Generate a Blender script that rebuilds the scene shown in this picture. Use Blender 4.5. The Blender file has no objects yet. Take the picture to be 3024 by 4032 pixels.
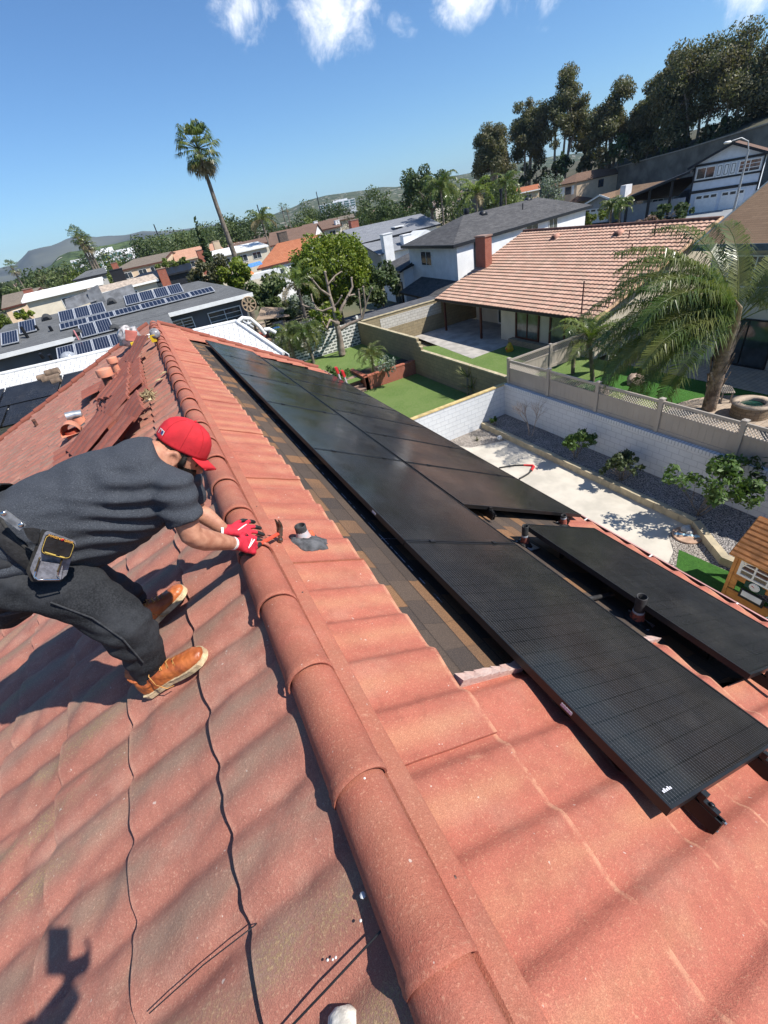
import bpy, math, random
from mathutils import Vector, Matrix, noise as mnoise
rad = math.radians
SC = bpy.context.scene
HAZE = 6e-5
COL = SC.collection
# ---------------------------------------------------------------- camera
# world: +y runs along the ridge away from the photographer, +x towards the back yards, z up,
# origin = the phone's lens.  Metres.
F_PX = 1714.59
RIGHT = Vector((0.91464, 0.35065, 0.20150))
DOWN = Vector((0.0, 0.0, 0.0))
FWD = Vector((0.0, 0.0, 0.0))
def cam_axes():
    pitch, roll, yaw = rad(34.7032), rad(11.4919), rad(-21.1163)
    F = Vector((math.cos(pitch)*math.cos(yaw), math.cos(pitch)*math.sin(yaw), -math.sin(pitch)))
    R = F.cross(Vector((0, 0, 1))); R.normalize()
    D = F.cross(R)
    Rr = math.cos(roll)*R + math.sin(roll)*D
    Dr = -math.sin(roll)*R + math.cos(roll)*D
    t = lambda v: Vector((-v.y, v.x, v.z))
    return t(Rr), t(Dr), t(F)
RIGHT, DOWN, FWD = cam_axes()
cam_d = bpy.data.cameras.new('camera'); cam = bpy.data.objects.new('camera', cam_d); COL.objects.link(cam)
cam_d.sensor_fit = 'VERTICAL'; cam_d.sensor_height = 36.0; cam_d.sensor_width = 27.0
cam_d.lens = F_PX/4032*36.0
cam_d.clip_start = 0.02; cam_d.clip_end = 60000
cam.matrix_world = Matrix((( RIGHT.x, -DOWN.x, -FWD.x, 0), (RIGHT.y, -DOWN.y, -FWD.y, 0), (RIGHT.z, -DOWN.z, -FWD.z, 0), (0, 0, 0, 1)))
SC.camera = cam
# ---------------------------------------------------------------- sun, sky, exposure
SUN = Vector((0.59, -0.55, 1.0)).normalized()
sun_d = bpy.data.lights.new('sun', 'SUN'); sun = bpy.data.objects.new('sun', sun_d); COL.objects.link(sun)
sun_d.energy = 4.5; sun_d.angle = rad(0.53); sun_d.color = (1.0, 0.955, 0.88)
sun.rotation_euler = SUN.to_track_quat('Z', 'Y').to_euler()
W = bpy.data.worlds.new('World'); SC.world = W; W.use_nodes = True
SC.view_settings.view_transform = 'Standard'; SC.view_settings.look = 'None'
SC.view_settings.gamma = 1; SC.view_settings.use_curve_mapping = False
SC.view_settings.exposure = 0.62
def build_world():
    nt = W.node_tree; N = nt.nodes; L = nt.links
    N.clear()
    out = N.new('ShaderNodeOutputWorld'); bg = N.new('ShaderNodeBackground'); sky = N.new('ShaderNodeTexSky')
    sky.sky_type = 'NISHITA'; sky.sun_disc = False
    sky.sun_elevation = math.asin(SUN.z); sky.sun_rotation = math.atan2(SUN.x, SUN.y)
    sky.altitude = 0; sky.air_density = 1.0; sky.dust_density = 0.25; sky.ozone_density = 3.0
    bg.inputs['Strength'].default_value = 0.086
    tc = N.new('ShaderNodeTexCoord')
    # a few small fair-weather clouds: each sits round its own compass direction in the sky
    total = None
    for (d, r, st, seed) in CLOUDS:
        dot = N.new('ShaderNodeVectorMath'); dot.operation = 'DISTANCE'
        nrm = N.new('ShaderNodeVectorMath'); nrm.operation = 'NORMALIZE'
        L.new(tc.outputs['Generated'], nrm.inputs[0])
        sc = N.new('ShaderNodeMapping'); sc.vector_type = 'POINT'
        sc.inputs['Scale'].default_value = st
        dd = Vector(d).normalized()
        L.new(nrm.outputs[0], sc.inputs['Vector'])
        L.new(sc.outputs[0], dot.inputs[0]); dot.inputs[1].default_value = (dd.x*st[0], dd.y*st[1], dd.z*st[2])
        mr = N.new('ShaderNodeMapRange'); mr.inputs['From Min'].default_value = r; mr.inputs['From Max'].default_value = 0.0
        mr.inputs['To Min'].default_value = 0.0; mr.inputs['To Max'].default_value = seed
        L.new(dot.outputs['Value'], mr.inputs['Value'])
        if total is None: total = mr.outputs[0]
        else:
            mx = N.new('ShaderNodeMath'); mx.operation = 'MAXIMUM'
            L.new(total, mx.inputs[0]); L.new(mr.outputs[0], mx.inputs[1]); total = mx.outputs[0]
    nz = N.new('ShaderNodeTexNoise'); nz.inputs['Scale'].default_value = 17; nz.inputs['Detail'].default_value = 9; nz.inputs['Roughness'].default_value = 0.66
    nz.inputs['Distortion'].default_value = 0.35
    L.new(tc.outputs['Generated'], nz.inputs['Vector'])
    ad = N.new('ShaderNodeMath'); ad.operation = 'ADD'; L.new(total, ad.inputs[0]); L.new(nz.outputs['Fac'], ad.inputs[1])
    rp = N.new('ShaderNodeMapRange'); rp.inputs['From Min'].default_value = 0.86; rp.inputs['From Max'].default_value = 1.36
    rp.interpolation_type = 'SMOOTHSTEP'
    L.new(ad.outputs[0], rp.inputs['Value'])
    gate = N.new('ShaderNodeMath'); gate.operation = 'MULTIPLY'
    gt = N.new('ShaderNodeMapRange'); gt.inputs['From Min'].default_value = 0.0; gt.inputs['From Max'].default_value = 0.3
    L.new(total, gt.inputs['Value']); L.new(gt.outputs[0], gate.inputs[0]); L.new(rp.outputs[0], gate.inputs[1])
    mix = N.new('ShaderNodeMixRGB'); mix.inputs['Color2'].default_value = (11.2, 11.3, 11.5, 1)
    tint = N.new('ShaderNodeMixRGB'); tint.blend_type = 'MULTIPLY'; tint.inputs['Fac'].default_value = 1.0
    tint.inputs['Color2'].default_value = (0.66, 0.88, 1.10, 1)
    L.new(sky.outputs[0], tint.inputs['Color1'])
    L.new(tint.outputs[0], mix.inputs['Color1']); L.new(gate.outputs[0], mix.inputs['Fac'])
    L.new(mix.outputs[0], bg.inputs['Color']); L.new(bg.outputs[0], out.inputs['Surface'])
# ---------------------------------------------------------------- sight lines (used to survey where things stand)
def ray(px, py): return RIGHT*((px-1512)/F_PX) + DOWN*((py-2016)/F_PX) + FWD
def atz(px, py, z): d = ray(px, py); return d*(z/d.z)
def atx(px, py, x): d = ray(px, py); return d*(x/d.x)
def aty(px, py, y): d = ray(px, py); return d*(y/d.y)
def atd(px, py, dist): d = ray(px, py); return d*(dist/math.hypot(d.x, d.y))
def at_plane(px, py, P, n): d = ray(px, py); return d*(P.dot(n)/d.dot(n))
CLOUDS = [(tuple(ray(960, 25).normalized()), 0.10, (1, 1, 1.2), 0.70), (tuple(ray(1300, 20).normalized()), 0.115, (1, 1, 0.9), 0.80),
          (tuple(ray(1830, -30).normalized()), 0.085, (1, 1, 1.3), 0.80), (tuple(ray(1570, 80).normalized()), 0.07, (1, 1, 1.4), 0.52),
          (tuple(ray(2960, -60).normalized()), 0.09, (1, 1, 1.4), 0.8), (tuple(ray(2300, -420).normalized()), 0.25, (1, 1, 1.4), 0.8)]
build_world()
# ---------------------------------------------------------------- mesh helpers
class MB:
    def __init__(s): s.v = []; s.f = []; s.uv = []; s.sm = []
    def add(s, vs, fs, uvs=None, smooth=False):
        b = len(s.v); s.v += [tuple(p) for p in vs]
        for i, f in enumerate(fs):
            s.f.append(tuple(b+k for k in f)); s.sm.append(smooth)
            s.uv.append(uvs[i] if uvs else None)
    def quad(s, a, b, c, d, uv=None, smooth=False):
        s.add([a, b, c, d], [(0, 1, 2, 3)], [uv] if uv else None, smooth)
    def poly(s, pts, uv=None): s.add(pts, [tuple(range(len(pts)))], [uv] if uv else None)
    def hexa(s, p):   # 8 pts: bottom 0-3 ccw, top 4-7
        s.add(p, [(3, 2, 1, 0), (4, 5, 6, 7), (0, 1, 5, 4), (1, 2, 6, 5), (2, 3, 7, 6), (3, 0, 4, 7)])
    def box(s, c, e, rz=0.0, M=None):
        hx, hy, hz = e[0]/2, e[1]/2, e[2]/2
        pts = [Vector((x, y, z)) for z in (-hz, hz) for x, y in ((-hx, -hy), (hx, -hy), (hx, hy), (-hx, hy))]
        R = M if M is not None else Matrix.Rotation(rz, 3, 'Z')
        s.hexa([R @ p + Vector(c) for p in pts])
    def bar(s, a, b, w, h, up=Vector((0, 0, 1))):
        a = Vector(a); b = Vector(b); d = (b-a).normalized()
        x = d.cross(up)
        if x.length < 1e-4: x = d.cross(Vector((1, 0, 0)))
        x.normalize(); y = x.cross(d)
        x = x*w/2; y = y*h/2
        s.hexa([a-x-y, a+x-y, b+x-y, b-x-y, a-x+y, a+x+y, b+x+y, b-x+y])
    def prism(s, poly, off):   # extrude a planar polygon
        n = len(poly); off = Vector(off); p = [Vector(q) for q in poly]
        fs = [tuple(range(n)), tuple(range(2*n-1, n-1, -1))] + [(i, i+n, (i+1) % n+n, (i+1) % n) for i in range(n)]
        s.add(p+[q+off for q in p], fs)
    def tube(s, pts, rs, seg=8, cap=True, smooth=True, flat=1.0, up=None):
        pts = [Vector(p) for p in pts]; n = len(pts)
        if not hasattr(rs, '__len__'): rs = [rs]*n
        vs = []; prev = None
        for i, p in enumerate(pts):
            d = (pts[min(i+1, n-1)]-pts[max(i-1, 0)]).normalized()
            if prev is None:
                r = Vector(up) if up is not None else (Vector((0, 0, 1)) if abs(d.z) < 0.9 else Vector((1, 0, 0)))
            else: r = prev
            y = (r-d*r.dot(d)); y.normalize(); x = d.cross(y); prev = y
            for k in range(seg):
                a = 2*math.pi*k/seg
                vs.append(p + x*(math.cos(a)*rs[i]) + y*(math.sin(a)*rs[i]*flat))
        fs = [(i*seg+k, i*seg+(k+1) % seg, (i+1)*seg+(k+1) % seg, (i+1)*seg+k) for i in range(n-1) for k in range(seg)]
        s.add(vs, fs, None, smooth)
        if cap:
            s.add(vs[:seg], [tuple(reversed(range(seg)))]); s.add(vs[-seg:], [tuple(range(seg))])
    def loft(s, rings, cap=True, smooth=True):   # rings: lists of equal length
        m = len(rings[0]); vs = [p for r in rings for p in r]
        fs = [(i*m+k, i*m+(k+1) % m, (i+1)*m+(k+1) % m, (i+1)*m+k) for i in range(len(rings)-1) for k in range(m)]
        if cap: fs += [tuple(reversed(range(m))), tuple(range((len(rings)-1)*m, len(rings)*m))]
        s.add(vs, fs, None, smooth)
    def lathe(s, c, prof, seg=16, smooth=True, M=None, cap=False):   # prof: (r, z)
        R = M if M is not None else Matrix.Identity(3); c = Vector(c)
        rings = [[c + R @ Vector((r*math.cos(2*math.pi*k/seg), r*math.sin(2*math.pi*k/seg), z)) for k in range(seg)] for r, z in prof]
        s.loft(rings, cap=cap, smooth=smooth)
    def ball(s, c, r, seg=12, sc=(1, 1, 1), M=None):
        n = seg//2; R = M if M is not None else Matrix.Identity(3)
        rings = [[Vector(c) + R @ Vector((r*sc[0]*math.sin(math.pi*i/n)*math.cos(2*math.pi*k/seg), r*sc[1]*math.sin(math.pi*i/n)*math.sin(2*math.pi*k/seg), r*sc[2]*math.cos(math.pi*(n-i)/n))) for k in range(seg)] for i in range(1, n)]
        rings = [[Vector(p) for p in rg] for rg in rings]
        s.loft(rings, cap=True)
    def build(s, name, mat, parent=None, smooth=None):
        me = bpy.data.meshes.new(name); me.from_pydata(s.v, [], s.f)
        if any(u for u in s.uv):
            l = me.uv_layers.new(name='UVMap'); flat = []
            for f, u in zip(s.f, s.uv):
                if u: flat += [c for t in u for c in t]
                else: flat += [0.0]*(2*len(f))
            l.data.foreach_set('uv', flat)
        me.polygons.foreach_set('use_smooth', [bool(x) if smooth is None else smooth for x in s.sm])
        me.update()
        if isinstance(mat, (list, tuple)):
            for m in mat: me.materials.append(m)
        else: me.materials.append(mat)
        o = bpy.data.objects.new(name, me); COL.objects.link(o)
        if parent is not None:
            o.parent = parent
            o.matrix_parent_inverse = Matrix.Translation(-parent.location) if parent.type == 'EMPTY' else Matrix.Identity(4)
        return o
def thing(name, label, cat, loc=(0, 0, 0), group=None, kind=None):
    o = bpy.data.objects.new(name, None); COL.objects.link(o); o.location = loc; o.empty_display_size = 0.2
    return tag(o, label, cat, group, kind)
def tag(o, label=None, cat=None, group=None, kind=None):
    if label: o['label'] = label
    if cat: o['category'] = cat
    if group: o['group'] = group
    if kind: o['kind'] = kind
    return o
def dup(root, delta, label=None):
    r = root.copy(); COL.objects.link(r); r.location = root.location + Vector(delta)
    if label: r['label'] = label
    def rec(a, b):
        for ch in [c for c in bpy.data.objects if c.parent == a]:
            k = ch.copy(); COL.objects.link(k); k.parent = b; rec(ch, k)
    rec(root, r); return r
def frame3(d, up=Vector((0, 0, 1))):   # matrix with columns x,y,z: y = d
    y = Vector(d).normalized(); x = y.cross(up).normalized(); z = x.cross(y)
    return Matrix((x, y, z)).transposed()
# ---------------------------------------------------------------- materials
MATS = {}
def srgb(h):
    h = h.lstrip('#'); c = [int(h[i:i+2], 16)/255 for i in (0, 2, 4)]
    return tuple((x/12.92 if x <= 0.04045 else ((x+0.055)/1.055)**2.4) for x in c)
class NT:
    def __init__(s, name):
        s.m = bpy.data.materials.new(name); s.m.use_nodes = True; s.t = s.m.node_tree; s.N = s.t.nodes; s.L = s.t.links
        s.b = s.N['Principled BSDF']; s.tc = s.N.new('ShaderNodeTexCoord')
    def n(s, t, **kw):
        x = s.N.new('ShaderNode'+t)
        for k, v in kw.items():
            if k in x.inputs: x.inputs[k].default_value = v
            else: setattr(x, k, v)
        return x
    def noise(s, scale, detail=4, rough=0.55, vec=None, stretch=None, dist=0.0):
        x = s.n('TexNoise', Scale=scale, Detail=detail, Roughness=rough, Distortion=dist)
        v = vec or s.tc.outputs['Object']
        if stretch:
            mp = s.n('Mapping'); mp.inputs['Scale'].default_value = stretch; s.L.new(v, mp.inputs['Vector']); v = mp.outputs[0]
        s.L.new(v, x.inputs['Vector']); return x.outputs['Fac']
    def ramp(s, f, a, b, c0=0.0, c1=1.0, smooth=True):
        x = s.n('MapRange'); x.inputs['From Min'].default_value = a; x.inputs['From Max'].default_value = b
        x.inputs['To Min'].default_value = c0; x.inputs['To Max'].default_value = c1
        if smooth: x.interpolation_type = 'SMOOTHSTEP'
        s.L.new(f, x.inputs['Value']); return x.outputs[0]
    def mix(s, f, a, b, mode='MIX'):
        x = s.n('MixRGB'); x.blend_type = mode
        for k, v in (('Fac', f), ('Color1', a), ('Color2', b)):
            if isinstance(v, (int, float)): x.inputs[k].default_value = v
            elif isinstance(v, tuple): x.inputs[k].default_value = (*v[:3], 1)
            else: s.L.new(v, x.inputs[k])
        return x.outputs[0]
    def math(s, op, a, b=None, c=None):
        x = s.n('Math'); x.operation = op
        for i, v in enumerate((a, b, c)):
            if v is None: continue
            if isinstance(v, (int, float)): x.inputs[i].default_value = v
            else: s.L.new(v, x.inputs[i])
        return x.outputs[0]
    def bump(s, h, strength=0.3, dist=0.01, prev=None):
        x = s.n('Bump', Strength=strength, Distance=dist); s.L.new(h, x.inputs['Height'])
        if prev is not None: s.L.new(prev, x.inputs['Normal'])
        return x.outputs[0]
    def sep(s, v):
        x = s.n('SeparateXYZ'); s.L.new(v, x.inputs[0]); return x.outputs
    def comb(s, a, b, c=0.0):
        x = s.n('CombineXYZ')
        for i, v in enumerate((a, b, c)):
            if isinstance(v, (int, float)): x.inputs[i].default_value = v
            else: s.L.new(v, x.inputs[i])
        return x.outputs[0]
    def done(s, col=None, rough=0.8, nrm=None, metal=0.0, spec=0.5):
        if col is not None:
            if isinstance(col, tuple): s.b.inputs['Base Color'].default_value = (*col[:3], 1)
            else: s.L.new(col, s.b.inputs['Base Color'])
        if isinstance(rough, (int, float)): s.b.inputs['Roughness'].default_value = rough
        else: s.L.new(rough, s.b.inputs['Roughness'])
        s.b.inputs['Metallic'].default_value = metal; s.b.inputs['Specular IOR Level'].default_value = spec
        if nrm is not None: s.L.new(nrm, s.b.inputs['Normal'])
        return s.m
def mat(name, col, rough=0.75, var=0.18, scale=6.0, bump=0.0, bscale=None, metal=0.0, col2=None, spec=0.4, bdist=0.01, fine=0.0, fscale=150):
    """plain surface: colour mottled by noise at one or two scales, optional bump"""
    if name in MATS: return MATS[name]
    t = NT(name)
    nz = t.noise(scale, 5)
    c2 = col2 or tuple(x*(1-var*1.6) for x in col)
    c = t.mix(t.ramp(nz, 0.3, 0.7), tuple(min(1, x*(1+var*0.5)) for x in col), c2)
    if fine:
        c = t.mix(t.math('MULTIPLY', t.ramp(t.noise(fscale, 2), 0.35, 0.65), fine), c, tuple(x*0.35 for x in col))
    nr = t.bump(t.noise(bscale or scale*6, 4), bump, bdist) if bump else None
    MATS[name] = t.done(c, rough, nr, metal, spec); return MATS[name]
def glassy(name, col=(0.02, 0.025, 0.03), rough=0.06):
    if name in MATS: return MATS[name]
    t = NT(name); c = t.mix(t.ramp(t.noise(1.3, 3), 0.35, 0.7), col, tuple(x*2.6 for x in col))
    MATS[name] = t.done(c, rough, t.bump(t.noise(2.0, 2), 0.05, 0.02), 0.0, 0.8); return MATS[name]
def brick_mat(name, c1, c2, cm, bw, bh, mortar=0.01, rough=0.85, bump=0.4, off=0.5, var=0.35, uv=True, patch=None):
    """blocks or bricks laid in UV metres"""
    if name in MATS: return MATS[name]
    t = NT(name); b = t.n('TexBrick'); b.offset = off; b.inputs['Scale'].default_value = 1.0
    b.inputs['Brick Width'].default_value = bw; b.inputs['Row Height'].default_value = bh
    b.inputs['Mortar Size'].default_value = mortar; b.inputs['Mortar Smooth'].default_value = 0.2; b.inputs['Bias'].default_value = 0.0
    b.inputs['Color1'].default_value = (*c1, 1); b.inputs['Color2'].default_value = (*c2, 1); b.inputs['Mortar'].default_value = (*cm, 1)
    t.L.new(t.tc.outputs['UV'], b.inputs['Vector'])
    nz = t.noise(3.0, 5); fn = t.noise(60, 3)
    c = t.mix(t.math('MULTIPLY', t.ramp(nz, 0.35, 0.75), var), b.outputs['Color'], tuple(x*0.45 for x in c1))
    c = t.mix(t.math('MULTIPLY', t.ramp(fn, 0.4, 0.7), 0.25), c, tuple(x*0.5 for x in c1))
    nr = t.bump(t.math('SUBTRACT', 1.0, b.outputs['Fac']), bump, 0.01)
    nr = t.bump(fn, 0.25, 0.006, nr)
    MATS[name] = t.done(c, rough, nr, 0, 0.3); return MATS[name]
def shingle_mat(name, c1, c2, cd, w=0.32, h=0.14, patches=None, contrast=0.6, bias=0.0):
    """asphalt shingles in UV metres: rows of tabs of two tones, a dark line under each row, granules"""
    if name in MATS: return MATS[name]
    t = NT(name)
    def br(bw, sq, o):
        b = t.n('TexBrick'); b.offset = o; b.offset_frequency = 2; b.squash = sq; b.squash_frequency = 3
        for k, v in (('Scale', 1.0), ('Brick Width', bw), ('Row Height', h), ('Mortar Size', 0.004), ('Mortar Smooth', 0.3), ('Bias', bias)): b.inputs[k].default_value = v
        b.inputs['Color1'].default_value = (*c1, 1); b.inputs['Color2'].default_value = (*c2, 1); b.inputs['Mortar'].default_value = (*cd, 1)
        t.L.new(t.tc.outputs['UV'], b.inputs['Vector']); return b
    a = br(w, 0.7, 0.37); b = br(w*1.7, 1.3, 0.61)
    c = t.mix(0.5, a.outputs['Color'], b.outputs['Color'])
    y = t.sep(t.tc.outputs['UV'])[1]
    fr = t.math('FRACT', t.math('DIVIDE', y, h))
    edge = t.ramp(fr, 0.0, 0.22, 1.0, 0.0)
    c = t.mix(t.math('MULTIPLY', edge, contrast), c, cd)
    g = t.noise(220, 2, 0.7)
    c = t.mix(t.math('MULTIPLY', t.ramp(g, 0.38, 0.62), 0.5), c, tuple(x*0.3 for x in c1))
    c = t.mix(t.math('MULTIPLY', t.ramp(t.noise(0.8, 4), 0.4, 0.75), 0.3), c, tuple(x*0.55 for x in c1))
    nr = t.bump(t.math('SUBTRACT', fr, t.math('MULTIPLY', a.outputs['Fac'], 0.3)), 0.5, 0.012)
    MATS[name] = t.done(c, 0.92, nr, 0, 0.25); return MATS[name]
def leaf_mat(name, c1, c2, c3=None, rough=0.55, trans=0.25, scale=1.2):
    """foliage: tone varies from leaf to leaf (a random per island) and from clump to clump"""
    if name in MATS: return MATS[name]
    t = NT(name)
    g = t.n('NewGeometry'); r = g.outputs['Random Per Island']
    c = t.mix(r, c1, c2)
    c = t.mix(t.ramp(t.noise(scale, 3), 0.35, 0.7), c, c3 or tuple((a+b)/2*0.75 for a, b in zip(c1, c2)))
    m = t.done(c, rough, None, 0, 0.35)
    tr = t.n('BsdfTranslucent'); t.L.new(t.mix(1.0, c, (1.1, 1.25, 0.5), 'MULTIPLY'), tr.inputs['Color'])
    ms = t.n('MixShader'); ms.inputs['Fac'].default_value = trans
    t.L.new(t.b.outputs[0], ms.inputs[1]); t.L.new(tr.outputs[0], ms.inputs[2])
    t.L.new(ms.outputs[0], t.N['Material Output'].inputs['Surface'])
    MATS[name] = m; return m
# ---------------------------------------------------------------- our house: stone-coated steel tile roof
SL, SR, ZR = 0.39, 0.55, -1.40          # slopes of the two sides, height of the (virtual) ridge line
cL, cR = 1/math.hypot(1, SL), 1/math.hypot(1, SR)
PER, GROUND = 0.248, -8.9
def zl(x): return ZR - SL*abs(x)
def zr_(x): return ZR - SR*x
def tile_mat(name, base, dark, pale, lichen, phase, band_w, left, wearf=0.0):
    t = NT(name); uv = t.sep(t.tc.outputs['UV'])
    fr = t.math('FRACT', uv[0])
    band = t.math('ABSOLUTE', t.math('SUBTRACT', fr, phase))
    band = t.ramp(band, 0.0, band_w, 1.0, 0.0)
    big = t.noise(1.1, 4); mid = t.noise(5.5, 5, 0.6); gran = t.noise(330, 2, 0.8); gran2 = t.noise(120, 3, 0.75)
    c = t.mix(t.ramp(mid, 0.3, 0.72), base, dark)
    blot = t.ramp(t.noise(14, 5, 0.7), 0.50, 0.66); c = t.mix(t.math('MULTIPLY', blot, 0.38), c, tuple(x*0.55 for x in base))
    dust = t.ramp(t.noise(3.3, 5, 0.65, stretch=(1.0, 1.5, 1.0)), 0.46, 0.72); c = t.mix(t.math('MULTIPLY', dust, 0.42 if left else 0.25), c, tuple(0.5*a+0.5*b for a, b in zip(pale, (0.42, 0.34, 0.27))))
    c = t.mix(t.math('MULTIPLY', t.ramp(big, 0.4, 0.75), 0.45), c, tuple(x*0.62 for x in base))
    lm = t.math('MULTIPLY', band, t.ramp(t.noise(2.6, 5, 0.6, stretch=(1.0, 1.6, 1.0)), *((0.32, 0.57) if left else (0.36, 0.6))))
    c = t.mix(t.math('MULTIPLY', lm, 0.72 if left else 0.5), c, lichen)
    if left:
        yl = t.math('MULTIPLY', lm, t.math('MULTIPLY', t.ramp(t.noise(1.4, 3), 0.5, 0.68), t.ramp(gran2, 0.46, 0.62)))
        c = t.mix(t.math('MULTIPLY', yl, 0.8), c, (0.33, 0.27, 0.09))
    sc = t.math('MULTIPLY', t.ramp(t.noise(9, 6, 0.68, stretch=(1.0, 2.2, 1.0)), 0.62, 0.74), t.ramp(t.noise(1.7, 2), 0.45, 0.62))
    c = t.mix(t.math('MULTIPLY', sc, 0.5), c, pale)
    c = t.mix(t.math('MULTIPLY', t.ramp(gran, 0.38, 0.60), 0.45), c, tuple(x*0.38 for x in base))
    c = t.mix(t.math('MULTIPLY', t.ramp(gran2, 0.55, 0.70), 0.42), c, pale)
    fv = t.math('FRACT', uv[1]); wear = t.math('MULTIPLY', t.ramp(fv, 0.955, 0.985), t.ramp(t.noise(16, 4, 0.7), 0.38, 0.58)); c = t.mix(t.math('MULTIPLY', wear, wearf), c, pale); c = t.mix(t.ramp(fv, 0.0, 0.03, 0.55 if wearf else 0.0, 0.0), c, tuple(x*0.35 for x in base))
    sp = t.ramp(t.noise(38, 2), 0.73, 0.76)
    c = t.mix(t.math('MULTIPLY', sp, 0.55), c, (0.62, 0.55, 0.48))
    nr = t.bump(t.noise(7, 3), 0.35, 0.02)
    nr = t.bump(gran2, 0.5, 0.004, nr); nr = t.bump(gran, 0.7, 0.0025, nr)
    return t.done(c, 0.82, nr, 0, 0.35)
M_TL = tile_mat('red_tile_weathered', (0.47, 0.185, 0.132), (0.385, 0.152, 0.110), (0.62, 0.38, 0.27), (0.27, 0.215, 0.155), 0.62, 0.42, True, 0.15)
M_TR = tile_mat('red_tile', (0.49, 0.150, 0.098), (0.41, 0.122, 0.080), (0.66, 0.37, 0.22), (0.55, 0.28, 0.15), 0.42, 0.30, False, 0.42)
M_CUT = mat('cut_tile_edge', (0.58, 0.43, 0.36), 0.8, 0.22, 18, 0.4, 90, col2=(0.52, 0.33, 0.27))
M_CAP = None
def wave(fr, amp):
    fr = fr-math.floor(fr); fr = fr+0.035*math.sin(2*math.pi*fr); v = 0.5+0.5*math.cos(2*math.pi*fr)
    return amp*(0.70*(1-v**4.0)+0.30*(1-v))
def pan_wave(fr, amp):   # right slope: a long gentle pan, then a short steep crease
    fr = fr-math.floor(fr); e = lambda x: x*x*(3-2*x)
    return amp*(e(fr/0.80)*0.55+0.45*(fr/0.80) if fr < 0.80 else 1-e((fr-0.80)/0.20))
def tile_sheet(mb, O, eu, ev, en, y0, y1f, v0, v1, amp=0.036, step=0.026, rows=4, res=14, ph=0.0, per=PER, dent=0.0, lift=0.0, y0f=None, lap=0.0, kc=0):
    """one course of barrel tile from v0 (top) to v1 (butt edge); y limits may depend on v"""
    O = Vector(O); ya_ = y0; left_ = ev.x < 0
    def P(y, v, fr_v, extra=0.0):
        u = y/per+ph
        k = math.floor(u)
        h = (wave(u, amp*0.76) if left_ else pan_wave(u, amp*0.70)) + step*fr_v + lift + extra
        if lap: h += lap*max(0.0, 1-(y-ya_)/1.18)
        if dent:
            nz = mnoise.noise(Vector((y*5.0, v*7.0, 3.1)))+0.6*mnoise.noise(Vector((y*11.0, v*13.0, 9.7)))
            h += dent*nz
            cr = mnoise.noise(Vector((y*3.1+v*2.2, v*2.0, 21.3)))
            h -= dent*1.6*max(0, 0.18-abs(cr))/0.18
        return O + eu*y + ev*v + en*h
    ya = y0f(v0) if y0f else y0
    n = max(2, int((y1f((v0+v1)/2)-ya)/(per/res)))
    vs = []; uv = []
    for r in range(rows+1):
        f = r/rows; v = v0+(v1-v0)*f
        a = y0f(v) if y0f else y0; b = y1f(v)
        for i in range(n+1):
            y = a+(b-a)*i/n
            vs.append(P(y, v, f)); uv.append((y/per+ph, kc+0.999*f))
    fs = [(r*(n+1)+i, (r+1)*(n+1)+i, (r+1)*(n+1)+i+1, r*(n+1)+i+1) for r in range(rows) for i in range(n)]
    if ev.cross(eu).dot(en) < 0: fs = [tuple(reversed(f)) for f in fs]
    mb.add(vs, fs, [tuple(uv[k] for k in f) for f in fs], True)
    if lap:   # the sheet's near edge, folded down over the next sheet
        k = [vs[r*(n+1)] for r in range(rows+1)]; kd = [p-en*0.02 for p in k]; q = rows+1
        mb.add(k+kd, [(i, i+1, q+i+1, q+i) for i in range(rows)], [[(y0/per, v0)]*4]*rows)
    # butt edge turned down
    a = y0f(v1) if y0f else y0; b = y1f(v1)
    lo = []
    for i in range(n+1):
        y = a+(b-a)*i/n
        lo.append(vs[rows*(n+1)+i]); 
    dn = [p - en*(step+0.012) - ev*0.004 for p in lo]
    fs = [(i, n+1+i, n+2+i, i+1) for i in range(n)]
    if ev.cross(eu).dot(en) < 0: fs = [tuple(reversed(f)) for f in fs]
    u2 = [(y0+(b-a)*i/n)/per for i in range(n+1)]
    mb.add(lo+dn, fs, [((u2[i], kc+0.999),)*2+((u2[i+1], kc+0.999),)*2 for i in range(n)], True)
EY = Vector((0, 1, 0))
EL, NL = Vector((-cL, 0, -SL*cL)), Vector((-SL*cL, 0, cL))
ER, NR = Vector((cR, 0, -SR*cR)), Vector((SR*cR, 0, cR))
YN = -2.6                              # near end of the roof, behind the photographer
def rakeL(v): return 12.75
def rakeR(v): return 12.8 - 0.42*v*cR
house = thing('tiled_house', 'house with the red barrel-tile roof on which the roofer stands, carrying black solar panels', 'house', (0, 4, GROUND))
# left slope ------------------------------------------------------------
mb = MB()
vL = [0.02] + [(0.392+0.362*k)/cL for k in range(0, 18)]
random.seed(4)
for k in range(len(vL)-1):
    tile_sheet(mb, (0, 0, ZR), EY, EL, NL, YN, rakeL, vL[k], vL[k+1], dent=0.011 if k > 1 else 0.007, ph=-0.29, rows=8 if k < 6 else 4, res=14, kc=k)
mb.build('weathered_tile_slope', M_TL, house)
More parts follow.
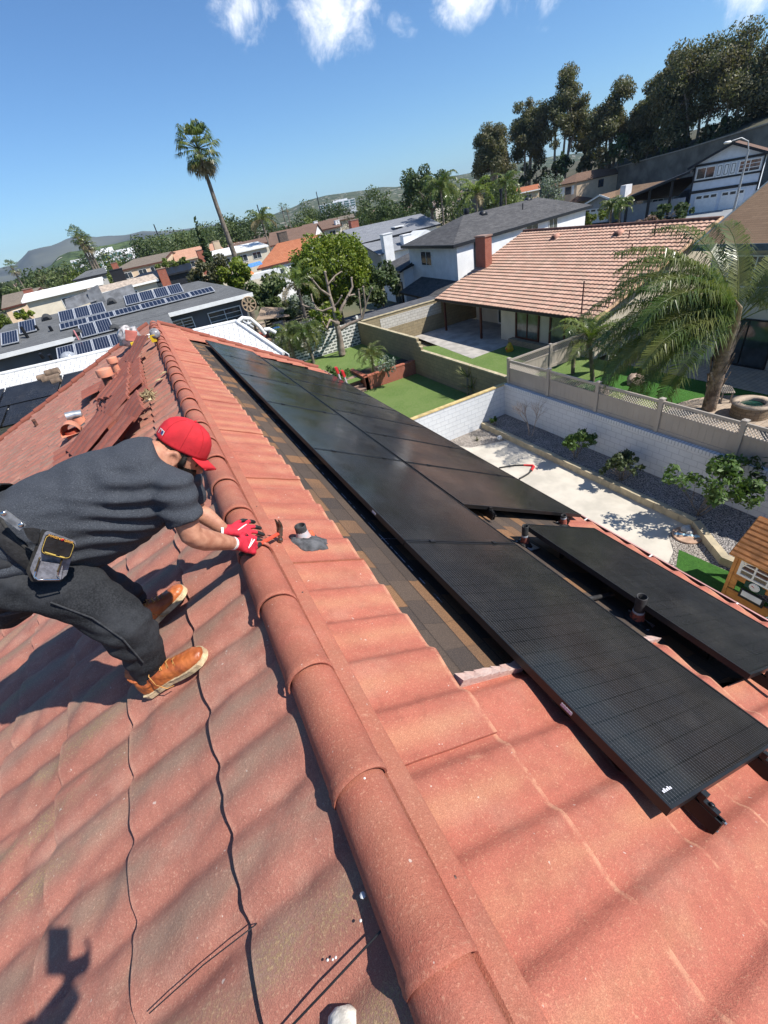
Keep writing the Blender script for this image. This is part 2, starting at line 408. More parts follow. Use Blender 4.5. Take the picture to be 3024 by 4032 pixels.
# right slope -----------------------------------------------------------
mb = MB()
vR = [0.02, 0.513/cR] + [(0.513+0.352*k)/cR for k in range(1, 9)]
Y_CUT1, Y_CUT2, Y_FAR = 0.93, 0.55, 10.95
for k in range(len(vR)-1):
    x1 = vR[k+1]*cR
    if k == 0:
        for q in range(-3, 10):
            ya = max(YN, 1.862+1.18*q); yb = 1.862+1.18*(q+1)
            if ya > 12: break
            tile_sheet(mb, (0, 0, ZR), EY, ER, NR, ya, lambda v: min(rakeR(v), yb), vR[k], vR[k+1], dent=0.003, kc=k, ph=0.33, rows=5, lap=0.011)
    elif x1 < 2.1: 
        tile_sheet(mb, (0, 0, ZR), EY, ER, NR, YN, lambda v: Y_CUT1, vR[k], vR[k+1], dent=0.003, kc=k, ph=0.33)
    elif x1 < 3.0: tile_sheet(mb, (0, 0, ZR), EY, ER, NR, YN, lambda v: Y_CUT2, vR[k], vR[k+1], dent=0.003, kc=k, ph=0.33)
    else: tile_sheet(mb, (0, 0, ZR), EY, ER, NR, YN, rakeR, vR[k], 3.37/cR, dent=0.003, kc=k, ph=0.33)
    if 0 < k and x1 < 3.0:
        tile_sheet(mb, (0, 0, ZR), EY, ER, NR, Y_FAR, rakeR, vR[k], vR[k+1], dent=0.003, kc=k, ph=0.33)
    if x1 > 3.0: break
# side laps: each sheet's near edge stands a few mm proud of the sheet below it
def rpt(x, y, h): return Vector((x, y, zr_(x))) + NR*h
mb.build('red_tile_slope', M_TR, house)
# cut edges turned up where sheets were removed
mb = MB()
def cut_strip(x0, x1, y, h=0.05, w=0.045):
    n = 7; mb = MB()
    for i in range(n):
        a = x0+(x1-x0)*i/n; b = x0+(x1-x0)*(i+1)/n; ja = random.uniform(-0.006, 0.006)
        mb.hexa([rpt(a, y, -0.03), rpt(b, y, -0.03), rpt(b, y+w+ja, -0.03), rpt(a, y+w-ja, -0.03), rpt(a, y-0.01, h), rpt(b, y-0.01, h+0.008), rpt(b, y+w+ja, h-0.012+ja), rpt(a, y+w-ja, h-0.016)])
    mb.build('cut_tile_edge', M_CUT, house)
cut_strip(0.53, 0.86, Y_CUT1); cut_strip(1.60, 1.95, Y_CUT1+0.0); cut_strip(2.5, 3.0, Y_CUT2, 0.045)
# shingle underlay ------------------------------------------------------
def tab_mat():
    t = NT('mottled_shingle'); uv = t.sep(t.tc.outputs['UV']); h = 0.14
    row = t.math('FLOOR', t.math('DIVIDE', uv[1], h)); w1 = t.n('TexWhiteNoise'); w1.noise_dimensions = '1D'; t.L.new(row, w1.inputs['W'])
    wob = t.math('MULTIPLY', t.noise(7, 2), 0.05)
    xs = t.math('ADD', t.math('DIVIDE', t.math('ADD', uv[0], wob), 0.19), t.math('MULTIPLY', w1.outputs['Value'], 7.3)); col = t.math('FLOOR', xs)
    w2 = t.n('TexWhiteNoise'); w2.noise_dimensions = '2D'; t.L.new(t.comb(row, col), w2.inputs['Vector']); r = w2.outputs['Value']; r2 = t.sep(w2.outputs['Color'])[2]
    c = t.mix(r2, (0.070, 0.056, 0.050), (0.125, 0.090, 0.068)); c = t.mix(t.math('GREATER_THAN', r, 0.66), c, t.mix(r2, (0.30, 0.155, 0.075), (0.22, 0.125, 0.07)))
    fy = t.math('FRACT', t.math('DIVIDE', uv[1], h)); fx = t.math('FRACT', xs)
    c = t.mix(t.ramp(fy, 0.0, 0.10, 0.75, 0.0), c, (0.02, 0.016, 0.014)); c = t.mix(t.ramp(fx, 0.0, 0.04, 0.5, 0.0), c, (0.03, 0.022, 0.018))
    g = t.noise(260, 2, 0.8); c = t.mix(t.math('MULTIPLY', t.ramp(g, 0.36, 0.62), 0.6), c, (0.03, 0.024, 0.02)); c = t.mix(t.math('MULTIPLY', t.ramp(t.noise(330, 2, 0.8), 0.60, 0.72), 0.6), c, (0.36, 0.24, 0.16))
    c = t.mix(t.math('MULTIPLY', t.ramp(t.noise(1.8, 4), 0.45, 0.75), 0.4), c, (0.06, 0.05, 0.045))
    return t.done(c, 0.95, t.bump(t.math('ADD', fy, t.math('MULTIPLY', g, 0.5)), 0.6, 0.008), 0, 0.2)
M_SH = tab_mat()
mb = MB()
h0 = -0.012
q = [(0.44, 0.80), (3.25, 0.44), (3.25, 11.2), (0.44, 11.2)]
mb.quad(*[rpt(x, y, h0) for x, y in q], uv=[(y, -x/cR) for x, y in q])
mb.build('exposed_shingles', M_SH, house)
# chalk line
M_CHALK = mat('chalk', (0.62, 0.58, 0.66), 0.9, 0.5, 60)
mb = MB()
random.seed(8); y = 1.5
while y < 8.6:
    l = random.uniform(0.05, 0.2); mb = MB(); mb.quad(rpt(0.815, y, -0.008), rpt(0.821, y, -0.008), rpt(0.821, y+l, -0.008), rpt(0.815, y+l, -0.008)); mb.build('chalk_dash', M_CHALK, house); y += l+random.uniform(0.01, 0.10)
mb = MB(); mb.quad(rpt(0.80, 2.22, -0.0075), rpt(1.02, 2.22, -0.0075), rpt(1.02, 2.226, -0.0075), rpt(0.80, 2.226, -0.0075))
mb.build('chalk_line', M_CHALK, house)
# scraped white paint along the lower edge of the first tile course
# ridge flashing (right flange) and barrel ridge caps -------------------
M_CAPT = tile_mat('red_ridge_cap', (0.48, 0.142, 0.092), (0.39, 0.122, 0.08), (0.62, 0.34, 0.22), (0.40, 0.17, 0.10), 0.5, 0.4, False)
random.seed(11)
ycap = [0.213+0.434*k for k in range(-7, 28)]
for i, y in enumerate(ycap):
    if y > 12.6: break
    y1 = min(y+0.50, 12.82); mb = MB(); n = 22; rings = []
    j = random.uniform(-0.006, 0.006); jt = random.uniform(-0.012, 0.012)
    prof = []
    for k in range(n+1):
        a = math.pi*(-0.02+1.04*k/n); prof.append((-0.086*math.cos(a), 0.083*math.sin(a)))
    secs = [(y, 1.045, 0.007), (y+0.010, 1.075, 0.012), (y+0.022, 1.05, 0.009), (y+0.034, 1.062, 0.010), (y+0.05, 1.025, 0.006), (y+0.2, 1.005, 0.003), (y1, 0.95, -0.006)]
    vs = []; uv = []
    for yy, sc, dz in secs:
        for px_, pz_ in prof:
            nz = 0.003*mnoise.noise(Vector((px_*20, yy*6, i)))
            vs.append((px_*sc+j, yy+jt*px_*6, ZR+0.012+pz_*sc+dz+nz)); uv.append((px_*4+0.5, yy))
    fs = [(r*(n+1)+k, r*(n+1)+k+1, (r+1)*(n+1)+k+1, (r+1)*(n+1)+k) for r in range(len(secs)-1) for k in range(n)]
    mb.add(vs, fs, [tuple(uv[k] for k in f) for f in fs], True)
    # thickness at the butt end
    m0 = [Vector(v) for v in vs[:n+1]]; m1 = [Vector((p.x*0.93, p.y+0.002, (p.z-ZR)*0.93+ZR)) for p in m0]
    mb.add(m0+m1, [(k, n+1+k, n+2+k, k+1) for k in range(n)], None, False)
    o = mb.build('ridge_cap', M_CAPT, house)
mb = MB()
for i in range(-2, 9):
    y0 = 1.561+1.6*i; y1 = min(y0+1.62, 12.7)
    if y0 > 12.6: break
    e = 0.002*(i % 2)
    prof = [(0.070, -0.008), (0.094, 0.018), (0.150, 0.012), (0.156, 0.004), (0.156, -0.03)]
    vs = []; uv = []
    ns = 12
    for k in range(ns+1):
        yy = y0+(y1-y0)*k/ns
        for (x, h) in prof:
            wob = 0.004*mnoise.noise(Vector((x*10, yy*3, 5)))
            vs.append(Vector((x+wob, yy, ZR+0.0-0.40*(x-0.07)+h*0.8+e+wob*0.7))); uv.append((x*4, yy))
    m = len(prof)
    fs = [(k*m+q_, k*m+q_+1, (k+1)*m+q_+1, (k+1)*m+q_) for k in range(ns) for q_ in range(m-1)]
    mb.add(vs, fs, [tuple(uv[w] for w in f) for f in fs], False)
mb.build('ridge_flashing', M_CAPT, house)
mb = MB()
M_SCR = mat('rusty_screw', (0.10, 0.05, 0.04), 0.6)
for y in (0.33, 1.56, 2.48, 3.7, 4.6, 6.1):
    mb = MB(); mb.ball((0.125, y+0.02, ZR-0.010), 0.006, 8, (1, 1, 0.5)); mb.build('screw', M_SCR, house)

# rake trims at the far gable
mb = MB()
def half_round(mb, pts, r, seg=10):
    mb.tube(pts, r, seg=seg)
for k in range(14):
    v = 0.1+k*0.37
    a = Vector((0, 12.78, ZR))+EL*v+NL*0.035; b = Vector((0, 12.78, ZR))+EL*(v+0.40)+NL*0.05
    mb.tube([a, b], [0.062, 0.068], seg=10)
for k in range(11):
    v = 0.1+k*0.37
    a = Vector((0, rakeR(v)-0.02, ZR))+ER*v+NR*0.03; b = Vector((0, rakeR(v+0.4)-0.02, ZR))+ER*(v+0.40)+NR*0.045
    if b.x > 3.42: break
    mb.tube([a, b], [0.06, 0.066], seg=10)
mb.build('rake_trim', M_TR, house)
# gutter ------------------------------------------------------------------
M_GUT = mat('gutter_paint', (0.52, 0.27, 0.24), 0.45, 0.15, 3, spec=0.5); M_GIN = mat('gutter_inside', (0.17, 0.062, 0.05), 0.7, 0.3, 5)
ZG = zr_(3.345)-0.02
mb = MB()
def gstrip(a, b): mb.quad((a[0], YN, a[1]), (a[0], 11.25, a[1]), (b[0], 11.25, b[1]), (b[0], YN, b[1]))
pr = [(3.60, ZG-0.10), (3.66, ZG-0.135), (3.715, ZG-0.13), (3.735, ZG-0.03), (3.755, ZG+0.0), (3.755, ZG+0.008), (3.735, ZG+0.008)]
pr = [(3.345+(x-3.6)*0.75, z) for x, z in pr]
for i in range(len(pr)-1): gstrip(pr[i], pr[i+1])
gut = mb.build('gutter', M_GUT, house)
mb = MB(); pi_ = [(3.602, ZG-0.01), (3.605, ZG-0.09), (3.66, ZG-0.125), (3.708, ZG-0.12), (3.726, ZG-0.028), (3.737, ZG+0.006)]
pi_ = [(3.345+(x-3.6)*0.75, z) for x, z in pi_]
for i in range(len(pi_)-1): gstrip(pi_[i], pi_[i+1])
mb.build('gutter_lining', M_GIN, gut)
mb = MB(); M_WHT = mat('white_metal', (0.78, 0.78, 0.76), 0.5, 0.08)
for k in range(14):
    mb = MB(); y = 0.33+0.79*k; mb.bar((3.395, y, ZG-0.0), (3.453, y, ZG+0.010), 0.014, 0.006); mb.build('gutter_hanger', M_WHT, gut)
# house body --------------------------------------------------------------
M_STU = mat('cream_stucco', (0.62, 0.56, 0.46), 0.9, 0.1, 2, 0.3, 60)
mb = MB(); zb = GROUND
mb.hexa([Vector(p) for p in ((-6.1, YN+0.2, zb), (2.95, YN+0.2, zb), (2.95, 10.9, zb), (-6.1, 12.3, zb), (-6.1, YN+0.2, zl(6.1)-0.35), (2.95, YN+0.2, zr_(2.95)-0.35), (2.95, 10.9, zr_(2.95)-0.35), (-6.1, 12.3, zl(6.1)-0.35))])
for y in (YN+0.2, 10.9): mb.poly([(-6.1, y, zl(6.1)-0.36), (2.95, y, zr_(2.95)-0.36), (0, y, ZR-0.2)])
mb.build('stucco_wall', M_STU, house)
mb = MB()
mb.hexa([Vector(p) for p in ((0, YN, ZR-0.12), (0, 12.7, ZR-0.12), (-6.5, 12.7, zl(6.5)-0.12), (-6.5, YN, zl(6.5)-0.12), (0, YN, ZR-0.03), (0, 12.7, ZR-0.03), (-6.5, 12.7, zl(6.5)-0.03), (-6.5, YN, zl(6.5)-0.03))])
mb.hexa([Vector(p) for p in ((0, YN, ZR-0.12), (3.33, YN, zr_(3.33)-0.12), (3.33, 11.2, zr_(3.33)-0.12), (0, 12.65, ZR-0.12), (0, YN, ZR-0.04), (3.33, YN, zr_(3.33)-0.04), (3.33, 11.2, zr_(3.33)-0.04), (0, 12.65, ZR-0.04))])
mb.build('roof_deck', mat('dark_felt', (0.03, 0.028, 0.027), 0.95, 0.3, 3), house)
# ---------------------------------------------------------------- solar panels on rails
def pv_mat(name, nx, ny, cell, gapc, rough):
    t = NT(name); uv = t.sep(t.tc.outputs['UV'])
    # uv in metres; half-cut cells with thin gaps, bright thin fingers broken into dashes
    def grid(c, size, w):
        f = t.math('FRACT', t.math('DIVIDE', c, size)); d = t.math('ABSOLUTE', t.math('SUBTRACT', f, 0.5))
        return t.math('GREATER_THAN', d, 0.5-w/size/2)
    gx = grid(uv[0], 1.70/nx, 0.006); gy = grid(uv[1], 0.99/ny, 0.006)
    gap = t.math('MAXIMUM', gx, gy)
    bus = grid(uv[1], 0.99/ny/9, 0.0016)
    fin = grid(uv[0], 0.0125, 0.0045)
    li = t.math('MULTIPLY', bus, t.math('SUBTRACT', 1.0, t.math('MULTIPLY', fin, 0.4)))
    nz = t.noise(2.2, 4); cellr = t.noise(0.9, 2)
    c = t.mix(t.ramp(nz, 0.3, 0.7), cell, tuple(x*1.5 for x in cell))
    c = t.mix(t.math('MULTIPLY', gap, 0.9), c, gapc)
    c = t.mix(t.math('MULTIPLY', li, 0.6), c, (0.16, 0.16, 0.17))
    du = t.ramp(t.noise(55, 4, 0.7, stretch=(1, 0.15, 1)), 0.66, 0.78)
    c = t.mix(t.math('MULTIPLY', du, 0.10), c, (0.35, 0.32, 0.28))
    dust = t.ramp(t.noise(3.0, 5, 0.65), 0.45, 0.8)
    c = t.mix(t.math('MULTIPLY', dust, 0.035), c, (0.45, 0.40, 0.34))
    return t.done(c, t.math('ADD', rough, t.math('MULTIPLY', t.ramp(t.noise(1.6, 4, 0.6), 0.35, 0.7), 0.12)), t.bump(t.noise(9, 3), 0.02, 0.01), 0, 0.22)
M_PV = pv_mat('black_solar_cells', 22, 6, (0.010, 0.0095, 0.0100), (0.003, 0.003, 0.003), 0.11)
M_FR = mat('black_anodised', (0.012, 0.012, 0.013), 0.38, 0.2, 8, spec=0.5)
M_FR2 = mat('dark_frame_side', (0.010, 0.009, 0.009), 0.6, 0.2)
M_LBL = mat('white_sticker', (0.65, 0.64, 0.68), 0.6, 0.2, 200)
SP = 0.56; cP = 1/math.hypot(1, SP); EP, NP = Vector((cP, 0, -SP*cP)), Vector((SP*cP, 0, cP))
PL, PW, PT = 1.74, 1.03, 0.035
def solar_panel(corner, a, b, la, lb, label, group='black solar panels on the shingle roof', sticker=False, uvswap=False, mats=None, fw=0.011, nrm=None, th=PT, name='solar_panel'):
    """corner = high, near corner of the glass face; a,b unit edges; la,lb lengths"""
    fr_m, gl_m = mats or (M_FR, M_PV); n = nrm or NP
    t = thing(name, label, 'solar panel', corner, group)
    C = Vector(corner); mb = MB()
    def P(u, v, h): return C+a*u+b*v+n*h
    def bar(u0, u1, v0, v1): mb.hexa([P(u0, v0, -th), P(u1, v0, -th), P(u1, v1, -th), P(u0, v1, -th), P(u0, v0, 0.0), P(u1, v0, 0.0), P(u1, v1, 0.0), P(u0, v1, 0.0)])
    bar(0, la, 0, fw); bar(0, la, lb-fw, lb); bar(0, fw, fw, lb-fw); bar(la-fw, la, fw, lb-fw)
    mb.quad(P(0.003, 0.003, -th+0.004), P(la-0.003, 0.003, -th+0.004), P(la-0.003, lb-0.003, -th+0.004), P(0.003, lb-0.003, -th+0.004))
    mb.build('frame', fr_m, t)
    mb = MB()
    q = [(fw, fw), (la-fw, fw), (la-fw, lb-fw), (fw, lb-fw)]
    uvs = [((v-fw-0.009), (u-fw-0.009)) if uvswap else ((u-fw-0.009), (v-fw-0.009)) for u, v in q]
    mb.quad(*[P(u, v, -0.003) for u, v in q], uv=uvs)
    mb.build('cell_glass', gl_m, t)
    if sticker:
        mb = MB(); mb.hexa([P(0.40, -0.0015, -0.026), P(0.455, -0.0015, -0.026), P(0.455, 0.0, -0.026), P(0.40, 0.0, -0.026), P(0.40, -0.0015, -0.012), P(0.455, -0.0015, -0.012), P(0.455, 0, -0.012), P(0.40, 0, -0.012)])
        mb.build('sticker', M_LBL, t)
    return t
X0, Z0 = 0.86, -1.734
ordn = ['nearest', 'second', 'third', 'fourth', 'fifth', 'farthest']
for k in range(6):
    c = Vector((X0, 0.222+1.75*k, Z0))
    solar_panel(c, EY, EP, PL, PW, f'landscape black solar panel, {ordn[k]} of the six in the row beside the red ridge', sticker=k in (0, 1))
C2 = Vector((X0, 0, Z0))+EP*(PW+0.025)
od2 = ['nearest', 'second nearest', 'third nearest', 'fourth nearest', 'fifth nearest', 'sixth nearest', 'farthest']
for k in range(7):
    c = Vector((C2.x, 2.66+1.05*k, C2.z))
    solar_panel(c, EY, EP, PW, PL, f'upright black solar panel, {od2[k]} of the seven in the row along the eave', uvswap=True)
C3 = Vector((2.085, 0.50, -2.37))
solar_panel(C3, EY, EP, PL, PW, 'lone landscape black solar panel at the eave, between the black vent pipes and the gutter')
# panel maker's tag on the near corner glass
mb = MB(); P0 = Vector((X0, 0.222, Z0))
for i in range(5):
    a = P0+EY*(0.045)+EP*(0.035+0.012*i)
    mb.quad(*(a+EY*u+EP*v+NP*0.001 for u, v in ((0, 0), (0.008+0.004*(i % 2), 0), (0.008+0.004*(i % 2), 0.009), (0, 0.009))))
pan0 = [o for o in bpy.data.objects if o.name == 'solar_panel'][0]
mb.build('maker_mark', M_LBL, pan0)
# rails, clamps and stand-offs
M_RAIL = mat('black_rail', (0.011, 0.010, 0.010), 0.45, 0.2)
M_STEEL = mat('bright_steel', (0.55, 0.56, 0.58), 0.3, 0.2, 30, metal=0.9)
def rail(x, z, y0, y1, label):
    t = thing('mounting_rail', label, 'mounting rail', (x, y0, z), 'rails under the solar panels')
    c = Vector((x, 0, z))-NP*(PT+0.030)
    mb = MB(); R = Matrix((EP, EY, NP)).transposed()
    mb.box(c+EY*(y0+y1)/2-EP*0.014, (0.008, y1-y0, 0.055), M=R); mb.box(c+EY*(y0+y1)/2+EP*0.014, (0.008, y1-y0, 0.055), M=R)
    mb.box(c+EY*(y0+y1)/2-NP*0.022, (0.020, y1-y0, 0.008), M=R); mb.box(c+EY*(y0+y1)/2+NP*0.006, (0.020, y1-y0, 0.006), M=R)
    mb.build('channel', M_RAIL, t)
    mb = MB(); e = c+EY*(y0+0.05)+NP*0.036
    mb.box(e, (0.03, 0.055, 0.014), M=R); mb.lathe(e+NP*0.008, [(0.009, 0), (0.009, 0.008), (0.004, 0.009)], 8, M=R, cap=True); mb.box(e+EY*0.03+NP*0.014, (0.034, 0.02, 0.03), M=R)
    mb.build('end_clamp', M_FR, t)
    mb = MB(); mb.box(c+EY*(y0-0.0)+EP*0.013+NP*0.02, (0.012, 0.012, 0.007), M=R); mb.box(c+EY*(y0-0.001)+EP*0.012-NP*0.026, (0.010, 0.004, 0.005), M=R)
    mb.build('bolt', M_STEEL, t)
    mb = MB()
    for yy in [y0+0.35+1.2*i for i in range(int((y1-y0)/1.2)+1)]:
        p = c+EY*yy; zz = zr_(p.x)-0.01
        mb.bar(Vector((p.x, yy, zz)), p-NP*0.02, 0.04, 0.012, EY)
    mb.build('stand_off', M_RAIL, t)
def rx(k, f): q = Vector(k)+EP*f; return q.x, q.z
x, z = rx((X0, 0, Z0), 0.22); rail(x, z, 0.13, 10.8, 'upper black mounting rail under the panel row beside the ridge')
x, z = rx((X0, 0, Z0), 0.80); rail(x, z, 0.13, 10.8, 'lower black mounting rail under the panel row beside the ridge')
x, z = rx(C2, 0.32); rail(x, z, 2.56, 10.0, 'upper black mounting rail under the upright panel row')
x, z = rx(C2, 1.42); rail(x, z, 2.56, 10.0, 'lower black mounting rail under the upright panel row')
x, z = rx(C3, 0.22); rail(x, z, 0.40, 2.3, 'upper black rail end poking out under the lone eave panel')
x, z = rx(C3, 0.80); rail(x, z, 0.40, 2.3, 'lower black rail end poking out under the lone eave panel')
# mid clamps between neighbouring panels
mb = MB(); R = Matrix((EP, EY, NP)).transposed()
for k in range(1, 6):
    for f in (0.22, 0.80): mb.box(Vector((X0, 0.217+1.75*k, Z0))+EP*f+NP*0.004, (0.04, 0.03, 0.006), M=R)
for k in range(1, 7):
    for f in (0.32, 1.42): mb.box(Vector((C2.x, 2.65+1.05*k, C2.z))+EP*f+NP*0.004, (0.04, 0.03, 0.006), M=R)
mb.build('mid_clamp', M_FR, bpy.data.objects['mounting_rail'])
# ---------------------------------------------------------------- vent pipes
M_BP = mat('black_pipe', (0.016, 0.016, 0.017), 0.55, 0.5, 30, col2=(0.05, 0.047, 0.045))
M_MAST = mat('grey_mastic', (0.10, 0.10, 0.105), 0.75, 0.4, 20, 0.8, 40, bdist=0.02)
M_MASTB = mat('black_mastic', (0.022, 0.021, 0.02), 0.7, 0.6, 25, 0.9, 50, bdist=0.02)
M_LEAD = mat('bare_flashing', (0.50, 0.52, 0.56), 0.45, 0.25, 15, metal=0.4)
M_REDP = mat('red_pipe_paint', (0.36, 0.085, 0.05), 0.75, 0.5, 45, col2=(0.035, 0.03, 0.028))
def blob(c, rx_, ry_, h, n, M, seed):
    random.seed(seed); mb = MB(); rings = []
    for f, hh in ((1.0, -0.012), (0.98, 0.25*h), (0.72, 0.55*h), (0.42, h), (0.0, 1.05*h)):
        ring = []
        for k in range(n):
            a = 2*math.pi*k/n; w = 1+0.22*mnoise.noise(Vector((math.cos(a)*1.7, math.sin(a)*1.7, seed)))+0.10*mnoise.noise(Vector((math.cos(a)*5, math.sin(a)*5, seed)))
            ring.append(Vector(c)+M @ Vector((math.cos(a)*rx_*f*w, math.sin(a)*ry_*f*w, hh+0.12*h*mnoise.noise(Vector((a*3, f*5, seed))))))
        rings.append(ring)
    mb.loft(rings, cap=True); return mb
MRr = Matrix((ER, EY, NR)).transposed(); MLr = Matrix((EL, -EY, NL)).transposed()
def vent_pipe(x, y, r, ln, label, tilt=(0, 0), mastic=M_MASTB, plate=True, red=True, seed=1):
    base = rpt(x, y, -0.01)
    t = thing('vent_pipe', label, 'vent pipe', base, 'black plumbing vents through the shingles')
    d = Vector((tilt[0], tilt[1], 1)).normalized(); Mx = frame3(Vector((0, 1, 0)), d)
    xax = d.cross(Vector((0, 1, 0))).normalized(); yax = d.cross(xax); Mp = Matrix((xax, yax, d)).transposed()
    mb = MB(); mb.lathe(base, [(r*0.98, 0.0), (r, ln), (r*0.93, ln+0.004), (r*0.80, ln), (r*0.78, ln-0.12), (0.001, ln-0.121)], 20, M=Mp); mb.build('pipe', M_BP, t)
    if red:
        mb = MB(); mb.lathe(base, [(r*1.55, 0.0), (r*1.35, 0.04), (r*1.12, 0.085), (r*1.01, 0.10)], 16, M=Mp); mb.build('boot', M_REDP, t)
        mb = MB(); mb.lathe(base, [(r*1.10, 0.092), (r*1.14, 0.098), (r*1.05, 0.108), (r*1.0, 0.110)], 12, M=Mp); mb.build('collar', M_LEAD, t)
    blob(base, r*2.4, r*2.6, 0.035, 22, MRr, seed).build('mastic', mastic, t)
    if plate:
        mb = MB(); mb.hexa([rpt(x+a, y+b, h) for h in (-0.010, -0.004) for a, b in ((-0.02, -0.10), (0.10, -0.07), (0.07, 0.11), (-0.05, 0.05))]); mb.build('flashing_plate', M_LEAD, t)
    return t
def on_r(px, py, h=0.0):
    d = ray(px, py); P = Vector((0, 0, ZR))+NR*h; return d*(P.dot(NR)/d.dot(NR))
def on_l(px, py, h=0.0):
    d = ray(px, py); P = Vector((0, 0, ZR))+NL*h; return d*(P.dot(NL)/d.dot(NL))
p = on_r(2508, 2440); vent_pipe(p.x, p.y, 0.034, 0.235, 'tall black vent pipe nearest the camera, between the big panel and the lone eave panel', seed=3)
p = on_r(2068, 2140); vent_pipe(p.x, p.y, 0.027, 0.20, 'slim black vent pipe with torn flashing at the corner where the lower panel row stops', seed=5)
p = on_r(2218, 2065); vent_pipe(p.x, p.y, 0.027, 0.13, 'short black vent pipe at the end of the upright panel row, by the gutter', seed=7)
# grey conduit lying on the shingles
t = thing('conduit', 'short dark conduit lying on the shingles and running out from under the big panel', 'conduit', on_r(2330, 2355))
mb = MB(); a, b = on_r(2250, 2372, 0.02), on_r(2410, 2340, 0.02); mb.tube([a-(b-a)*0.5, a, b], 0.016, 10); mb.build('tube', M_BP, t)
mb = MB(); mb.tube([b-(b-a)*0.12, b], 0.02, 10); mb.build('coupling', M_BP, t)
# stub vent through the tile by the hammer, set in grey mastic
base = Vector((0.285, 2.11, zr_(0.285)+0.03))
t = thing('stub_vent', 'stub vent pipe set in grey mastic on the red tile beside the hammer', 'vent pipe', base)
blob(base+Vector((0.02, -0.03, 0)), 0.115, 0.105, 0.032, 40, MRr, 4).build('mastic', M_MAST, t)
dv = Vector((0.05, 0.1, 1)).normalized(); xa = dv.cross(EY).normalized(); Mp = Matrix((xa, dv.cross(xa), dv)).transposed()
mb = MB(); mb.lathe(base, [(0.052, 0.0), (0.045, 0.03), (0.036, 0.06), (0.033, 0.075)], 16, M=Mp); mb.build('boot', mat('scraped_boot', (0.45, 0.30, 0.27), 0.6, 0.6, 30, col2=(0.40, 0.42, 0.44)), t)
mb = MB(); mb.lathe(base, [(0.033, 0.05), (0.034, 0.108), (0.030, 0.112), (0.026, 0.108), (0.025, 0.04), (0.001, 0.039)], 20, M=Mp); mb.build('pipe', M_BP, t)
mb = MB(); mb.lathe(base+Vector((0.05, 0.015, 0.0)), [(0.022, 0.0), (0.016, 0.035), (0.003, 0.045)], 10, M=Mp); mb.build('paint_patch', mat('orange_red_paint', (0.60, 0.11, 0.045), 0.65, 0.2), t)
# ---------------------------------------------------------------- people
def fused(name, mb, vox, smooth_it, matl, parent, disp=None):
    """closed lofts grown into one continuous skin (voxel remesh + smoothing), then creased"""
    o = mb.build(name, matl, None)
    r = o.modifiers.new('r', 'REMESH'); r.mode = 'VOXEL'; r.voxel_size = vox; r.use_smooth_shade = True
    s = o.modifiers.new('s', 'SMOOTH'); s.iterations = smooth_it; s.factor = 0.5
    dg = bpy.context.evaluated_depsgraph_get(); dg.update()
    me = bpy.data.meshes.new_from_object(o.evaluated_get(dg)); me.name = name
    nm = o.name; bpy.data.objects.remove(o)
    if disp:
        no = [v.normal.copy() for v in me.vertices]
        for v, n in zip(me.vertices, no): v.co += n*disp(v.co, n)
    me.polygons.foreach_set('use_smooth', [True]*len(me.polygons)); me.update()
    me.materials.clear(); me.materials.append(matl)
    ob = bpy.data.objects.new(name, me); COL.objects.link(ob)
    if parent is not None:
        ob.parent = parent; ob.matrix_parent_inverse = Matrix.Translation(-parent.location) if parent.type == 'EMPTY' else Matrix.Identity(4)
    return ob
def sec(top, bot, y, hd, yb=None, n=20, pw=2.2):
    """an elliptical body section: upper and lower outline points seen from the phone, standing at depth y"""
    T = aty(*top, y); B = aty(*bot, y if yb is None else yb); c = (T+B)/2; A = (T-B)/2
    L = Vector((0, 1, 0)); L = (L-A.normalized()*L.dot(A.normalized())).normalized()*hd
    ring = []
    for k in range(n):
        a = 2*math.pi*k/n; ca, sa = math.cos(a), math.sin(a)
        f = (abs(ca)**pw+abs(sa)**pw)**(-1/pw)
        ring.append(c+A*ca*f+L*sa*f)
    return ring
def grow(ring, k):
    c = sum(ring, Vector())/len(ring); return [c+(p-c)*k for p in ring]
def mixr(a, b, f): return [p.lerp(q, f) for p, q in zip(a, b)]
M_SKIN = mat('skin', (0.47, 0.235, 0.15), 0.55, 0.22, 25, 0.25, 140, col2=(0.36, 0.155, 0.095), spec=0.4, bdist=0.004)
def shirt_mat():
    t = NT('heather_shirt')
    f = t.noise(430, 3, 0.8, stretch=(0.7, 1, 0.7)); g = t.noise(60, 2)
    c = t.mix(t.ramp(f, 0.42, 0.58), (0.036, 0.040, 0.049), (0.060, 0.067, 0.080))
    c = t.mix(t.ramp(f, 0.60, 0.72), c, (0.20, 0.21, 0.23))
    return t.done(c, 0.92, t.bump(f, 0.35, 0.003), 0, 0.2)
M_SHIRT = shirt_mat()
def denim():
    t = NT('black_denim'); f = t.noise(170, 3, 0.7); b = t.noise(5, 5, 0.6)
    c = t.mix(t.ramp(b, 0.35, 0.7), (0.011, 0.012, 0.014), (0.040, 0.042, 0.047)); c = t.mix(t.math('MULTIPLY', t.ramp(f, 0.4, 0.65), 0.5), c, (0.045, 0.047, 0.052))
    return t.done(c, 0.9, t.bump(f, 0.3, 0.003), 0, 0.2)
M_DENIM = denim()
M_CAPC = mat('red_cap', (0.60, 0.022, 0.032), 0.85, 0.18, 12, 0.3, 260, bdist=0.003)
M_HAIR = mat('black_hair', (0.011, 0.009, 0.008), 0.55, 0.6, 160, 1.0, 240, bdist=0.006)
M_BEARD = mat('black_beard', (0.012, 0.009, 0.008), 0.7, 0.6, 120, 0.9, 260, bdist=0.005)
M_GLOVE = mat('red_glove', (0.60, 0.022, 0.045), 0.8, 0.2, 25, 0.4, 300, bdist=0.003)
